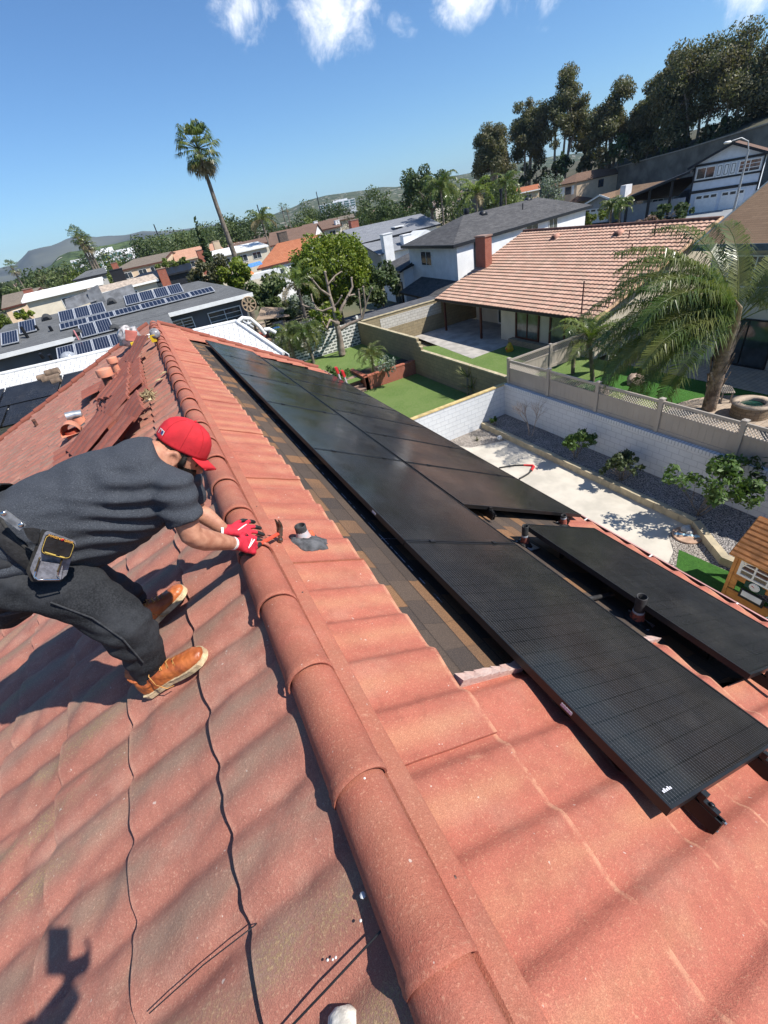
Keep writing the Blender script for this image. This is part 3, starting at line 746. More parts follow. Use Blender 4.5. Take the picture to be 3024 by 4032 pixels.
M_DIP = mat('black_rubber_dip', (0.020, 0.022, 0.022), 0.6, 0.4, 40, 0.5, 150, bdist=0.004)
M_CUFF = mat('white_cuff', (0.72, 0.72, 0.68), 0.85, 0.1, 80)
M_LEATH = mat('tan_leather', (0.43, 0.125, 0.032), 0.42, 0.4, 14, 0.35, 60, col2=(0.25, 0.058, 0.018), bdist=0.006, spec=0.5)
M_SOLE = mat('cream_sole', (0.62, 0.48, 0.29), 0.75, 0.3, 30, 0.3, 120)
M_LACE = mat('lace', (0.50, 0.24, 0.07), 0.8, 0.3, 60)
M_BELT = mat('black_webbing', (0.028, 0.027, 0.028), 0.85, 0.3, 60, 0.3, 200)
M_GREYF = mat('grey_pouch', (0.24, 0.24, 0.27), 0.8, 0.25, 60, 0.5, 160, bdist=0.003)
M_PIPING = mat('dark_piping', (0.035, 0.033, 0.03), 0.8, 0.3, 60)
M_ORANGE = mat('orange_print', (0.75, 0.36, 0.07), 0.7, 0.1); M_YEL = mat('yellow_stitch', (0.60, 0.42, 0.10), 0.8, 0.2, 60)
M_CHROME = mat('chrome', (0.75, 0.76, 0.78), 0.15, 0.1, 20, metal=1.0)
M_BRASS = mat('dark_brass', (0.16, 0.12, 0.06), 0.5, 0.4, 60, metal=0.6)
def text_mesh(txt, size, O, ux, uy, matl, parent, name='lettering', th=0.0006):
    cu = bpy.data.curves.new('t', 'FONT'); cu.body = txt; cu.size = size; cu.extrude = th; cu.align_x = 'CENTER'; cu.align_y = 'CENTER'
    o = bpy.data.objects.new('t', cu); COL.objects.link(o)
    dg = bpy.context.evaluated_depsgraph_get(); dg.update()
    me = bpy.data.meshes.new_from_object(o.evaluated_get(dg)); bpy.data.objects.remove(o)
    ux = Vector(ux).normalized(); n = ux.cross(Vector(uy)).normalized(); uy = n.cross(ux); O = Vector(O)
    for v in me.vertices: v.co = O+ux*v.co.x+uy*v.co.y+n*v.co.z
    me.materials.clear(); me.materials.append(matl); me.name = name
    ob = bpy.data.objects.new(name, me); COL.objects.link(ob)
    if parent is not None:
        ob.parent = parent; ob.matrix_parent_inverse = Matrix.Translation(-parent.location) if parent.type == 'EMPTY' else Matrix.Identity(4)
    return ob
foot = Vector((-0.5, 1.9, zl(0.5)))
man = thing('person', 'roofer in red cap, grey T-shirt and tool belt bent over the ridge', 'person', foot)
# --- torso sections from hips to neck
S = [sec((-215, 2130), (120, 2400), 1.92, 0.17), sec((-130, 2030), (215, 2330), 1.92, 0.18), sec((-45, 1948), (330, 2250), 1.92, 0.19),
     sec((110, 1878), (470, 2185), 1.92, 0.195), sec((280, 1800), (590, 2110), 1.92, 0.20), sec((430, 1758), (672, 2040), 1.91, 0.205),
     sec((525, 1735), (735, 1975), 1.91, 0.20), sec((572, 1730), (738, 1912), 1.92, 0.135), sec((592, 1734), (724, 1892), 1.93, 0.098)]
# head frame
HY = 1.97
hf = (aty(819, 1797, HY-0.02)-aty(626, 1701, HY+0.02)).normalized(); hu0 = aty(760, 1655, HY)-aty(712, 1752, HY)
hu = (hu0-hf*hu0.dot(hf)).normalized(); hl = hu.cross(hf)          # forward, up, left
HC = aty(722, 1752, HY)                                            # centre of the cap's base ring
HM = Matrix((hf, hl, hu)).transposed()
if (HM @ Vector((0, 1, 0))).y < 0: pass
HS = 0.92
def hp(x, y, z): return HC+HM @ Vector((x*HS, y*HS, z*HS))
near = -1 if (hl.y > 0) else 1                                      # sign of the side turned to the camera
# --- body: one skin
b = MB()
b.loft([grow(s, 0.82) for s in S])
b.loft([[hp(cx+rx_*math.cos(a), ry_*math.sin(a), z) for a in [2*math.pi*k/18 for k in range(18)]] for (z, cx, rx_, ry_) in
        ((0.115, 0.0, 0.035, 0.03), (0.10, 0.0, 0.075, 0.06), (0.05, 0.0, 0.098, 0.076), (0.0, 0.0, 0.101, 0.079), (-0.04, 0.004, 0.099, 0.077), (-0.08, 0.02, 0.086, 0.07), (-0.12, 0.04, 0.062, 0.056), (-0.145, 0.052, 0.034, 0.034))])
b.tube([hp(-0.03, 0, -0.05), hp(-0.045, 0, -0.11), aty(668, 1795, 1.96), aty(610, 1810, 1.94)], [0.062, 0.06, 0.066, 0.085], 14)
b.tube([hp(0.095, 0, -0.045), hp(0.122, 0, -0.085), hp(0.10, 0, -0.095)], [0.010, 0.017, 0.012], 8)     # nose
b.tube([hp(0.09, 0.03*s_, -0.028) for s_ in (-1.2, 0, 1.2)], [0.012, 0.014, 0.012], 8)                  # brow
b.tube([hp(0.086, 0.022*s_, -0.118) for s_ in (-1, 0, 1)], [0.007, 0.010, 0.007], 8)                     # lips
for s_ in (-1, 1):
    b.loft([[hp(-0.016+0.031*math.cos(a)*k, s_*(0.074+dz*1.9), -0.058+0.042*math.sin(a)*k) for a in [2*math.pi*i/12 for i in range(12)]] for k, dz in ((0.7, -0.006), (1.0, 0.008), (0.98, 0.014), (0.6, 0.012), (0.35, 0.004))])
ELB, WR = aty(757, 2120, 1.70), aty(922, 2140, 1.83)
ELBF, WRF = aty(775, 2005, 2.10), aty(884, 2088, 2.03)
SHN, SHF = aty(686, 1922, 1.755), aty(722, 1875, 2.10)
def limb(p, r, seg=14): b.tube(p, r, seg)
limb([SHN, SHN.lerp(ELB, 0.5), ELB-(ELB-SHN).normalized()*0.01, ELB.lerp(WR, 0.10)+Vector((0, 0, 0.006)), ELB.lerp(WR, 0.3), ELB.lerp(WR, 0.65), WR], [0.058, 0.052, 0.044, 0.046, 0.048, 0.040, 0.030])
limb([SHF, SHF.lerp(ELBF, 0.5), ELBF, ELBF.lerp(WRF, 0.3), ELBF.lerp(WRF, 0.65), WRF], [0.055, 0.048, 0.042, 0.046, 0.038, 0.030])
# legs under the trousers
TN = [sec((150, 2170), (-120, 2390), 1.82, 0.11), sec((330, 2218), (95, 2385), 1.76, 0.118), sec((480, 2296), (255, 2440), 1.70, 0.108),
      sec((600, 2400), (365, 2516), 1.63, 0.095), sec((652, 2520), (465, 2594), 1.63, 0.080), sec((672, 2640), (545, 2694), 1.655, 0.072)]
TF = [sec((120, 2140), (-100, 2350), 2.02, 0.11), sec((385, 2195), (200, 2345), 2.08, 0.11), sec((560, 2300), (395, 2420), 2.13, 0.09), sec((612, 2390), (470, 2460), 2.16, 0.078), sec((622, 2450), (520, 2490), 2.17, 0.072)]
b.loft([grow(s, 0.7) for s in TN]); b.loft([grow(s, 0.7) for s in TF])
fused('body', b, 0.0075, 4, M_SKIN, man)
# eyes, brows
mb = MB()
for s_ in (-1, 1): mb.ball(hp(0.086, s_*0.032, -0.052), 0.010, 10)
mb.build('eye', mat('eye_dark', (0.03, 0.02, 0.015), 0.2, 0.1), man)
# --- hair, beard
mb = MB(); n = 30
def hring(z, k, cx=0.0, rx_=0.111, ry_=0.088, a0=70, a1=290): return [hp(cx+rx_*k*math.cos(rad(a0+(a1-a0)*i/n)), ry_*k*math.sin(rad(a0+(a1-a0)*i/n)), z) for i in range(n+1)]
rows = [hring(0.02, 1.0, a0=60, a1=300), hring(-0.015, 1.0, a0=66, a1=294), hring(-0.045, 0.985, a0=100, a1=260), hring(-0.085, 0.96, -0.006, a0=108, a1=252), hring(-0.125, 0.86, -0.014, a0=115, a1=245), hring(-0.135, 0.70, -0.02, a0=120, a1=240)]
vs = [p+Vector((mnoise.noise(p*60), mnoise.noise(p*60+Vector((9, 0, 0))), mnoise.noise(p*60+Vector((0, 9, 0)))))*0.005 for r in rows for p in r]
mb.add(vs, [(r*(n+1)+i, r*(n+1)+i+1, (r+1)*(n+1)+i+1, (r+1)*(n+1)+i) for r in range(len(rows)-1) for i in range(n)], None, True)
random.seed(3)
for _ in range(900):
    r = random.choice(rows[:4]); q = random.choice(r)+Vector((random.uniform(-1, 1), random.uniform(-1, 1), random.uniform(-1, 1)))*0.008
    d = (q-hp(-0.01, 0, -0.03)).normalized()*0.006+hu*random.uniform(-0.02, -0.006)
    s_ = d.cross(hf).normalized()*0.0016
    mb.add([q-s_, q+s_, q+d], [(0, 1, 2)])
n0 = hp(-0.02, 0, -0.05); mb.tube([n0, hp(-0.035, 0, -0.10), n0.lerp(aty(668, 1795, 1.96), 0.62)], [0.078, 0.077, 0.074], 18)
mb.build('hair', M_HAIR, man)
mb = MB()
def bring(z, cx, rx_, ry_, a): return [hp(cx+rx_*math.cos(rad(-a+2*a*i/n)), ry_*math.sin(rad(-a+2*a*i/n)), z) for i in range(n+1)]
rows = [bring(-0.045, 0.0, 0.088, 0.081, 100) , bring(-0.075, 0.018, 0.086, 0.0765, 96), bring(-0.10, 0.034, 0.078, 0.068, 92), bring(-0.125, 0.045, 0.063, 0.058, 90), bring(-0.158, 0.054, 0.034, 0.036, 90), bring(-0.165, 0.05, 0.004, 0.004, 90)]
rows = [rows[1], rows[2], rows[3], rows[4], rows[5]]
vs = [p for r in rows for p in r]
mb.add(vs, [(r*(n+1)+i, r*(n+1)+i+1, (r+1)*(n+1)+i+1, (r+1)*(n+1)+i) for r in range(len(rows)-1) for i in range(n)], None, True)
for _ in range(800):
    r = random.choice(rows[:4]); q = random.choice(r); d = (q-hp(0.0, 0, -0.06)).normalized()*0.006-hu*random.uniform(0.004, 0.016); s_ = d.cross(hf).normalized()*0.0016
    mb.add([q-s_, q+s_, q+d], [(0, 1, 2)])
for s_ in (-1, 1):
    mb.loft([[hp(0.028+0.014*math.cos(a), s_*(0.078+dz), -0.052+0.034*math.sin(a)) for a in [2*math.pi*i/10 for i in range(10)]] for dz in (-0.01, 0.003)])
mb.build('beard', M_BEARD, man)
# --- cap
mb = MB(); rings = []
for z, k in ((-0.012, 1.0), (-0.006, 1.03), (0.0, 1.035), (0.03, 1.03), (0.06, 0.98), (0.085, 0.87), (0.105, 0.68), (0.118, 0.42), (0.124, 0.12)):
    rings.append([hp(-0.004+(0.115*(1.0 if math.cos(a) < 0 else 0.98+0.06*min(1, max(0, (0.09-z)/0.09))))*k*math.cos(a), 0.090*k*math.sin(a), z+(0.012*math.cos(a) if z < 0.06 else 0)*0) for a in [2*math.pi*i/36 for i in range(36)]])
mb.loft(rings, cap=True)
cap = mb.build('cap', M_CAPC, man)
mb = MB(); rings = []
for f in range(9):
    t_ = f/8; x = 0.085+0.095*t_; w = 0.080*math.sqrt(max(0.02, 1-(t_**2.6)))
    rings.append([hp(x-0.03*(k/6)**2, w*k/6, -0.006-0.030*t_-0.020*(k/6)**2*(0.5+0.5*t_)+h) for h, ks in ((0.0025, range(-6, 7)), (-0.0025, range(6, -7, -1))) for k in ks])
mb.loft(rings); mb.build('bill', M_CAPC, cap)
mb = MB(); mb.ball(hp(-0.004, 0, 0.126), 0.008, 10, (1, 1, 0.5)); mb.build('button', M_CAPC, cap)
def on_cap(a, z, k=1.045, r0=0.115): return hp(-0.004+r0*k*math.cos(a), 0.090*k*math.sin(a), z)
mb = MB()
a0 = math.pi-0.15 if near == 1 else math.pi+0.15
def capquad(mb, a, da, z0, z1, k): mb.quad(on_cap(a-da, z0, k), on_cap(a+da, z0, k), on_cap(a+da, z1, k), on_cap(a-da, z1, k))
capquad(mb, math.pi-0.55*near, 0.17, 0.012, 0.034, 1.045)
emb = mb.build('embroidered_badge', M_CUFF, cap)
ab = math.pi-0.55*near
mb = MB(); capquad(mb, ab+0.075, 0.055, 0.015, 0.031, 1.050); mb.build('badge_patch', mat('badge_blue', (0.02, 0.04, 0.16), 0.8, 0.1), emb)
mb = MB(); capquad(mb, ab-0.075, 0.055, 0.015, 0.031, 1.050); mb.build('badge_patch', mat('badge_red', (0.45, 0.02, 0.03), 0.8, 0.1), emb)
mb = MB()
for a in (near*0.9, near*1.6, near*2.4):
    pts = [on_cap(a, z, k) for z, k in ((0.0, 1.035), (0.03, 1.035), (0.06, 0.985), (0.085, 0.875), (0.105, 0.685), (0.118, 0.43))]
    mb.tube(pts, 0.0013, 5)
mb.build('seam', mat('cap_seam', (0.42, 0.015, 0.022), 0.85, 0.1), cap)
# --- shirt
def folds(co, n):
    q = Vector((co.x*6+co.z*5, co.y*3.5, co.z*20+co.x*5))
    d = 0.006*mnoise.noise(q)+0.004*mnoise.noise(q*2.1+Vector((5, 1, 2)))
    # gathered folds running from the armpit down to the belly
    f = math.sin((co.z*0.9+co.x*0.35)*95+3.2*mnoise.noise(Vector((co.x*4, co.y*4, co.z*4))))
    g = max(0, mnoise.noise(Vector((co.x*5+3, co.y*5, co.z*3)))+0.25)
    d2 = math.sin((co.x*0.8-co.z*0.5+co.y*0.3)*70+4*mnoise.noise(co*3.5))*max(0, mnoise.noise(co*4+Vector((7, 2, 1))))
    return d+0.0095*f*g+0.006*d2
b = MB()
b.loft([grow(s, k) for s, k in zip(S, (1.0, 0.99, 0.97, 0.96, 0.955, 0.955, 0.96, 0.97, 1.0))])
b.tube([SHN+Vector((-0.05, 0.07, 0.02)), SHN, SHN.lerp(ELB, 0.35)+Vector((-0.008, 0, 0)), SHN.lerp(ELB, 0.64)], [0.085, 0.088, 0.080, 0.074], 18)
b.tube([SHF+Vector((-0.05, -0.06, 0.02)), SHF, SHF.lerp(ELBF, 0.45), SHF.lerp(ELBF, 0.8)], [0.085, 0.082, 0.072, 0.066], 18)
shirt = fused('shirt', b, 0.0085, 5, M_SHIRT, man, folds)
# --- trousers
def tfolds(co, n):
    q = Vector((co.x*7, co.y*6, co.z*13))
    w = math.sin((co.z+0.4*co.x)*80+4*mnoise.noise(co*5)); g = max(0, mnoise.noise(co*6+Vector((4, 4, 0)))+0.1)
    k = math.sin((co.x*0.9+co.z*0.35)*62+5*mnoise.noise(co*4))*max(0, mnoise.noise(co*5+Vector((1, 9, 3)))+0.05)
    return 0.007*mnoise.noise(q)+0.004*mnoise.noise(q*2.3)+0.011*w*g+0.008*k
b = MB()
b.loft([sec((-260, 2190), (80, 2440), 1.92, 0.16), grow(S[0], 1.05), grow(S[1], 1.0), grow(mixr(S[1], S[2], 0.5), 0.97)])
b.loft([grow(s, 0.91) for s in [TN[0]]+TN]); b.loft([grow(s, 0.88) for s in [TF[0]]+TF])
trou = fused('trousers', b, 0.0085, 4, M_DENIM, man, tfolds)
# side seam of the near leg
mb = MB(); pts = []
for s in TN[1:5]:
    c = sum(s, Vector())/len(s); f = max(s, key=lambda p: -p.y); pts.append(f+Vector((0, 0.003, 0.0)))
mb.tube(pts, 0.0035, 6); mb.build('side_seam', mat('seam_denim', (0.04, 0.042, 0.047), 0.9, 0.3, 80), trou)
# --- belt and pouch
b = MB()
belt_rings = [grow(mixr(S[1], S[2], 0.72), 1.045), grow(mixr(S[1], S[2], 0.74), 1.06), grow(mixr(S[2], S[3], 0.20), 1.05), grow(mixr(S[2], S[3], 0.22), 1.03)]
b.loft(belt_rings, cap=False)
belt = b.build('tool_belt', M_BELT, man)
mb = MB(); mb.loft([grow(mixr(S[2], S[3], 0.16), 1.062), grow(mixr(S[2], S[3], 0.19), 1.066), grow(mixr(S[2], S[3], 0.22), 1.05)], cap=False); mb.build('belt_edging', M_PIPING, belt)
BY = 1.675
def bpnt(px, py, off=0.0): return aty(px, py, BY-off)
def plate(mb, px_pts, o0, o1):
    n_ = len(px_pts); a = [bpnt(*p, o0) for p in px_pts]; c = sum(a, Vector())/n_; d_ = (bpnt(200, 2180, o1)-bpnt(200, 2180, o0))
    mb.add(a+[p+d_ for p in a], [tuple(range(n_)), tuple(range(2*n_-1, n_-1, -1))]+[(i, (i+1) % n_, (i+1) % n_+n_, i+n_) for i in range(n_)])
def rounded(p, f=0.16, k=4):
    out = []; m = len(p)
    for i in range(m):
        a, q, c = Vector(p[i-1]), Vector(p[i]), Vector(p[(i+1) % m])
        for j in range(k+1):
            t_ = j/k; s0 = q.lerp(a, f); s1 = q.lerp(c, f)
            out.append(tuple((s0*(1-t_)**2+q*2*t_*(1-t_)+s1*t_*t_)))
    return out
mb = MB(); plate(mb, [(92, 2080), (128, 2078), (160, 2085), (150, 2140), (135, 2142), (108, 2118)], 0.0, 0.018); mb.build('hanger_loop', M_BELT, belt)
mb = MB(); plate(mb, rounded([(165, 2085), (198, 2094), (265, 2250), (240, 2290), (125, 2288), (104, 2245)], 0.12), -0.03, 0.012); pouch = mb.build('pouch', M_PIPING, belt)
mb = MB(); plate(mb, rounded([(180, 2088), (300, 2132), (262, 2262), (238, 2284), (138, 2282), (118, 2240)], 0.12), 0.010, 0.03); mb.build('pouch_body', M_GREYF, pouch)
mb = MB(); plate(mb, rounded([(182, 2100), (298, 2138), (276, 2205), (157, 2180)], 0.22), 0.028, 0.062); flap = mb.build('pouch_flap', mat('black_leather', (0.022, 0.021, 0.022), 0.5, 0.3, 30, 0.3, 120), pouch)
mb = MB(); rr = rounded([(186, 2104), (294, 2140), (273, 2201), (161, 2177)], 0.22)
mb.tube([bpnt(*p, 0.063) for p in rr]+[bpnt(*rr[0], 0.063)], 0.0011, 5); mb.build('stitching', M_YEL, flap)
ux = bpnt(280, 2134, 0.064)-bpnt(204, 2110, 0.064); uy = bpnt(215, 2100, 0.064)-bpnt(205, 2130, 0.064)
text_mesh('MAGNO', 0.0125, bpnt(221, 2117, 0.0645), ux, uy, M_ORANGE, flap); text_mesh('GRIP', 0.0125, bpnt(270, 2133, 0.0645), ux, uy, M_ORANGE, flap)
mb = MB(); mb.ball(bpnt(246, 2125, 0.064), 0.006, 8, (1, 0.3, 1)); mb.build('red_mark', M_CAPC, flap)
mb = MB()
mb.bar(bpnt(176, 2174, 0.064), bpnt(220, 2187, 0.064), 0.003, 0.003); mb.bar(bpnt(235, 2191, 0.064), bpnt(254, 2196, 0.064), 0.003, 0.003); mb.build('stitch_bar', M_YEL, flap)
mb = MB(); plate(mb, rounded([(132, 2205), (248, 2222), (240, 2284), (140, 2280)], 0.15), 0.03, 0.045); mb.build('small_pocket', M_GREYF, pouch)
mb = MB()
mb.tube([bpnt(142, 2250, 0.05), bpnt(135, 2270, 0.055), bpnt(150, 2283, 0.058), bpnt(236, 2282, 0.058), bpnt(226, 2262, 0.05), bpnt(228, 2240, 0.05)], 0.0028, 8); mb.build('hammer_hook', M_CHROME, pouch)
for a, c in (((156, 2198), (140, 2245)), ((243, 2205), (228, 2248))):
    mb = MB(); mb.bar(bpnt(*a, 0.048), bpnt(*c, 0.05), 0.016, 0.004); mb.ball(bpnt(*a, 0.052), 0.004, 8); mb.ball(bpnt(*c, 0.054), 0.004, 8); mb.build('strap', M_BRASS, pouch)
mb = MB(); mb.bar(bpnt(10, 2018, -0.035), bpnt(90, 2078, -0.012), 0.028, 0.005, EY); mb.build('buckle_plate', mat('scuffed_metal', (0.30, 0.29, 0.29), 0.45, 0.3, 40, metal=0.5), belt)
for p in ((14, 2022), (83, 2067)):
    mb = MB(); q = bpnt(*p, -0.030 if p[0] < 50 else -0.010); mb.ball(q, 0.009, 10, (1, 0.5, 1)); mb.build('rivet', M_CHROME, belt)
# --- boots
def boot(toe, heel, ankle, label=None):
    up = NL; f = (toe-heel); L_ = f.length; f.normalize(); f = (f-up*f.dot(up)).normalized(); s_ = up.cross(f)
    def P(x, y, z): return heel+f*x*L_+s_*y+up*z
    t_ = MB(); rings = []
    for x, w, z0, z1 in ((0.02, 0.030, 0.030, 0.09), (0.10, 0.038, 0.030, 0.125), (0.25, 0.040, 0.030, 0.13), (0.42, 0.041, 0.030, 0.112), (0.58, 0.047, 0.030, 0.092), (0.74, 0.051, 0.030, 0.078), (0.88, 0.046, 0.030, 0.070), (0.96, 0.032, 0.030, 0.058), (0.99, 0.014, 0.034, 0.048)):
        rings.append([P(x, w*math.cos(a)*(1 if math.sin(a) < 0 else (abs(math.cos(a))**-0.0)), (z0 if math.sin(a) < 0 else z0+(z1-z0)*math.sin(a)**0.8)+(0 if math.sin(a) >= 0 else 0.004*math.sin(a))) for a in [2*math.pi*k/20 for k in range(20)]])
    t_.loft(rings)
    t_.tube([P(0.2, 0, 0.07), P(0.19, 0, 0.15), ankle], [0.046, 0.044, 0.043], 16)
    bt = fused('boot', t_, 0.005, 3, M_LEATH, man, lambda co, n: 0.0025*mnoise.noise(co*38)+0.0016*mnoise.noise(co*90))
    m = MB(); prof = [(0.0, 0.018), (0.0, 0.034), (0.06, 0.043), (0.25, 0.041), (0.42, 0.041), (0.6, 0.052), (0.76, 0.056), (0.9, 0.049), (0.98, 0.028), (1.0, 0.010)]
    pts = [(x, y) for x, y in prof]+[(x, -y) for x, y in reversed(prof)]
    for z0, z1, k in ((0.004, 0.027, 1.0), (0.027, 0.033, 1.04)):
        lo = [P(0.5+(x-0.5)*(1+0.01*(k > 1)), y*k, z0) for x, y in pts]; hi = [P(0.5+(x-0.5)*(1+0.01*(k > 1)), y*k, z1) for x, y in pts]
        n_ = len(pts); m.add(lo+hi, [tuple(reversed(range(n_))), tuple(range(n_, 2*n_))]+[(i, (i+1) % n_, (i+1) % n_+n_, i+n_) for i in range(n_)])
    m.build('sole', M_SOLE, bt)
    m = MB()
    for i in range(4):
        x = 0.40+0.075*i; z = 0.122-0.011*i
        m.tube([P(x, -0.026, z-0.012), P(x+0.02, 0, z+0.002), P(x+0.03, 0.026, z-0.012)], 0.0022, 5); m.tube([P(x+0.03, -0.026, z-0.012), P(x+0.02, 0, z+0.003), P(x, 0.026, z-0.012)], 0.0022, 5)
    m.tube([P(0.38, -0.01, 0.125), P(0.36, -0.04, 0.12), P(0.33, -0.055, 0.07), P(0.40, -0.07, 0.03), P(0.47, -0.062, 0.015)], 0.0022, 5)
    m.tube([P(0.38, 0.01, 0.125), P(0.36, 0.04, 0.115), P(0.42, 0.052, 0.09), P(0.40, 0.03, 0.115)], 0.0022, 5)
    m.build('lace', M_LACE, bt)
    return bt
hN = 0.042
toeN, heelN = on_l(822, 2575, hN), on_l(592, 2728, hN)
boot(toeN, heelN, aty(612, 2660, 1.665))
toeF, heelF = on_l(738, 2318, hN), on_l(586, 2478, hN)
boot(toeF, heelF, aty(575, 2455, 2.17))
# --- hands in work gloves
def glove(wrist, palm_dir, back_n, fingers, thumb, hw=0.045, side=1):
    """palm slab plus five separately posed finger chains, fused; fingertips dipped black"""
    f = palm_dir.normalized(); nn = (back_n-f*back_n.dot(f)).normalized(); s_ = f.cross(nn)*side
    def P(x, y, z): return wrist+f*x+s_*y+nn*z
    m = MB()
    rings = []
    for x, w, t0 in ((-0.045, 0.034, 0.028), (-0.02, 0.031, 0.025), (0.01, 0.034, 0.022), (0.04, 0.043, 0.020), (0.075, 0.046, 0.017), (0.095, 0.043, 0.013)):
        rings.append([P(x, w*math.cos(a), t0*math.sin(a)) for a in [2*math.pi*k/16 for k in range(16)]])
    m.loft(rings)
    tips = MB()
    for ch in fingers+[thumb]:
        pts = [P(*p) for p in ch]; r = [0.0125, 0.0115, 0.0105, 0.0092][:len(pts)]
        m.tube(pts, r, 10); m.ball(pts[-1], r[-1], 8)
        tips.tube([pts[-3].lerp(pts[-2], 0.45), pts[-2], pts[-1]], [r[-2]+0.0014, r[-2]+0.0016, r[-1]+0.0014], 10); tips.ball(pts[-1], r[-1]+0.0014, 8)
    g = fused('glove', m, 0.0042, 3, M_GLOVE, man, lambda co, n: 0.0012*mnoise.noise(co*60))
    fused('dipped_fingertip', tips, 0.0038, 2, M_DIP, g)
    c = MB(); c.tube([P(-0.052, 0, 0), P(-0.040, 0, 0)], [0.0365, 0.0365], 18, flat=0.86); c.build('cuff', M_CUFF, g)
    return g, P
# near (right) hand: a fist round the hammer handle
HH = aty(1102, 2098, 2.06); HG = aty(958, 2178, 1.865)       # hammer head joint, grip end
hd = (HH-HG).normalized(); Ghand = HG+hd*0.085
bn = Vector((0.10, -0.72, 0.68)).normalized()
pf = (hd.cross(bn)); 
# the back of the hand faces the sky and the camera; knuckles lie across the handle
pd = (Ghand-WR).normalized(); pd = (pd+Vector((0.25, 0.0, -0.1))).normalized()
F_ = []
for i, yy in enumerate((-0.033, -0.011, 0.011, 0.033)):
    l = (0.94, 1.0, 0.97, 0.85)[i]
    F_.append([(0.078, yy, 0.002), (0.118*l+0.004, yy*1.02, -0.004), (0.124*l, yy*1.02, -0.034), (0.092, yy, -0.046)])
Tn = [(0.02, -0.034, -0.006), (0.052, -0.058, -0.018), (0.088, -0.056, -0.034), (0.108, -0.046, -0.040)]
gl, PN = glove(WR+pd*0.035, pd, bn, F_, Tn, side=1)
mb = MB()
for i in range(4):
    a = PN(0.035+0.010*i, 0.020-0.010*i, 0.0225); c_ = PN(0.055+0.010*i, 0.006-0.010*i, 0.021); mb.bar(a, c_, 0.006, 0.0016, bn)
mb.bar(PN(0.034, 0.024, 0.0225), PN(0.066, -0.026, 0.0215), 0.003, 0.0016, bn)
mb.build('white_script_mark', M_CUFF, gl)
# far (left) hand: pressed flat on the ridge cap, fingers spread
pdF = (aty(1010, 2084, 2.03)-WRF).normalized(); bnF = Vector((-0.1, -0.35, 0.93))
FF = []
for i, yy in enumerate((0.034, 0.012, -0.010, -0.031)):
    l = (0.92, 1.0, 0.95, 0.80)[i]; sp = yy*1.5
    FF.append([(0.075, yy, 0.0), (0.112*l+0.004, sp*1.05, 0.004), (0.142*l, sp*1.25, -0.006), (0.166*l, sp*1.35, -0.018)])
TF_ = [(0.015, -0.03, -0.006), (0.045, -0.058, -0.010), (0.075, -0.074, -0.016), (0.098, -0.078, -0.024)]
gf, PF = glove(WRF+pdF*0.03, pdF, bnF, FF, TF_, side=1)
mb = MB()
for i in range(4): mb.bar(PF(0.03+0.010*i, 0.018-0.008*i, 0.0215), PF(0.05+0.010*i, 0.004-0.008*i, 0.0205), 0.006, 0.0016, bnF)
mb.build('white_script_mark', M_CUFF, gf)
# --- hammer
ham = thing('hammer', 'claw hammer with red shaft and black grip in the right-hand glove of the roofer', 'hammer', HH)
mb = MB(); mb.tube([HG-hd*0.02, HG, HG+hd*0.05, HG+hd*0.11, HG+hd*0.135], [0.013, 0.016, 0.0155, 0.017, 0.012], 14, flat=0.8); mb.build('grip', M_DIP, ham)
mb = MB(); mb.tube([HG+hd*0.13, HH-hd*0.02], [0.0125, 0.0115], 12, flat=0.75); mb.build('shaft', mat('red_shaft', (0.72, 0.075, 0.035), 0.45, 0.12), ham)
face = aty(1104, 2136, 2.05)-HH; face.normalize(); side = hd.cross(face).normalized()
M_HAM = mat('worn_steel', (0.24, 0.21, 0.17), 0.38, 0.5, 30, 0.3, 60, metal=0.9, col2=(0.10, 0.085, 0.07))
mb = MB(); mb.tube([HH-face*0.02, HH+face*0.018], [0.0155, 0.0150], 10); mb.tube([HH+face*0.015, HH+face*0.032], [0.0105, 0.0105], 12); mb.tube([HH+face*0.031, HH+face*0.036, HH+face*0.052, HH+face*0.054], [0.0125, 0.0145, 0.0145, 0.012], 16)
mb.build('striking_head', M_HAM, ham)
mb = MB()
for s_ in (-1, 1):
    mb.loft([[HH-face*x+hd*y+side*(s_*z+w*q)+hd*h*r for q, r in ((-1, -1), (1, -1), (1, 1), (-1, 1))] for x, y, z, w, h in ((0.005, 0.0, 0.006, 0.006, 0.012), (0.035, 0.001, 0.008, 0.006, 0.010), (0.062, -0.008, 0.010, 0.005, 0.006), (0.085, -0.022, 0.011, 0.003, 0.002))], smooth=False)
mb.build('claw', M_HAM, ham)
# ---------------------------------------------------------------- ground, yards, walls
G = GROUND
def struct(o): o['kind'] = 'structure'; return o
def sheet(name, pts, z, matl, kind='structure', uv=False):
    mb = MB(); mb.quad(*[(x, y, z) for x, y in pts], uv=[(x, y) for x, y in pts]) if len(pts) == 4 else mb.poly([(x, y, z) for x, y in pts], uv=[(x, y) for x, y in pts])
    o = mb.build(name, matl); o['kind'] = kind; return o
def lawn_mat(name, c1, c2, c3):
    t = NT(name); a = t.noise(0.7, 4); b = t.noise(14, 4, 0.7); f = t.noise(70, 3, 0.7)
    c = t.mix(t.ramp(a, 0.3, 0.7), c1, c2); c = t.mix(t.math('MULTIPLY', t.ramp(b, 0.4, 0.7), 0.6), c, c3); c = t.mix(t.math('MULTIPLY', t.ramp(f, 0.4, 0.65), 0.5), c, tuple(x*0.4 for x in c1))
    return t.done(c, 0.9, t.bump(f, 0.9, 0.04), 0, 0.2)
M_LAWN = lawn_mat('lawn', (0.13, 0.22, 0.05), (0.175, 0.26, 0.07), (0.27, 0.30, 0.13))
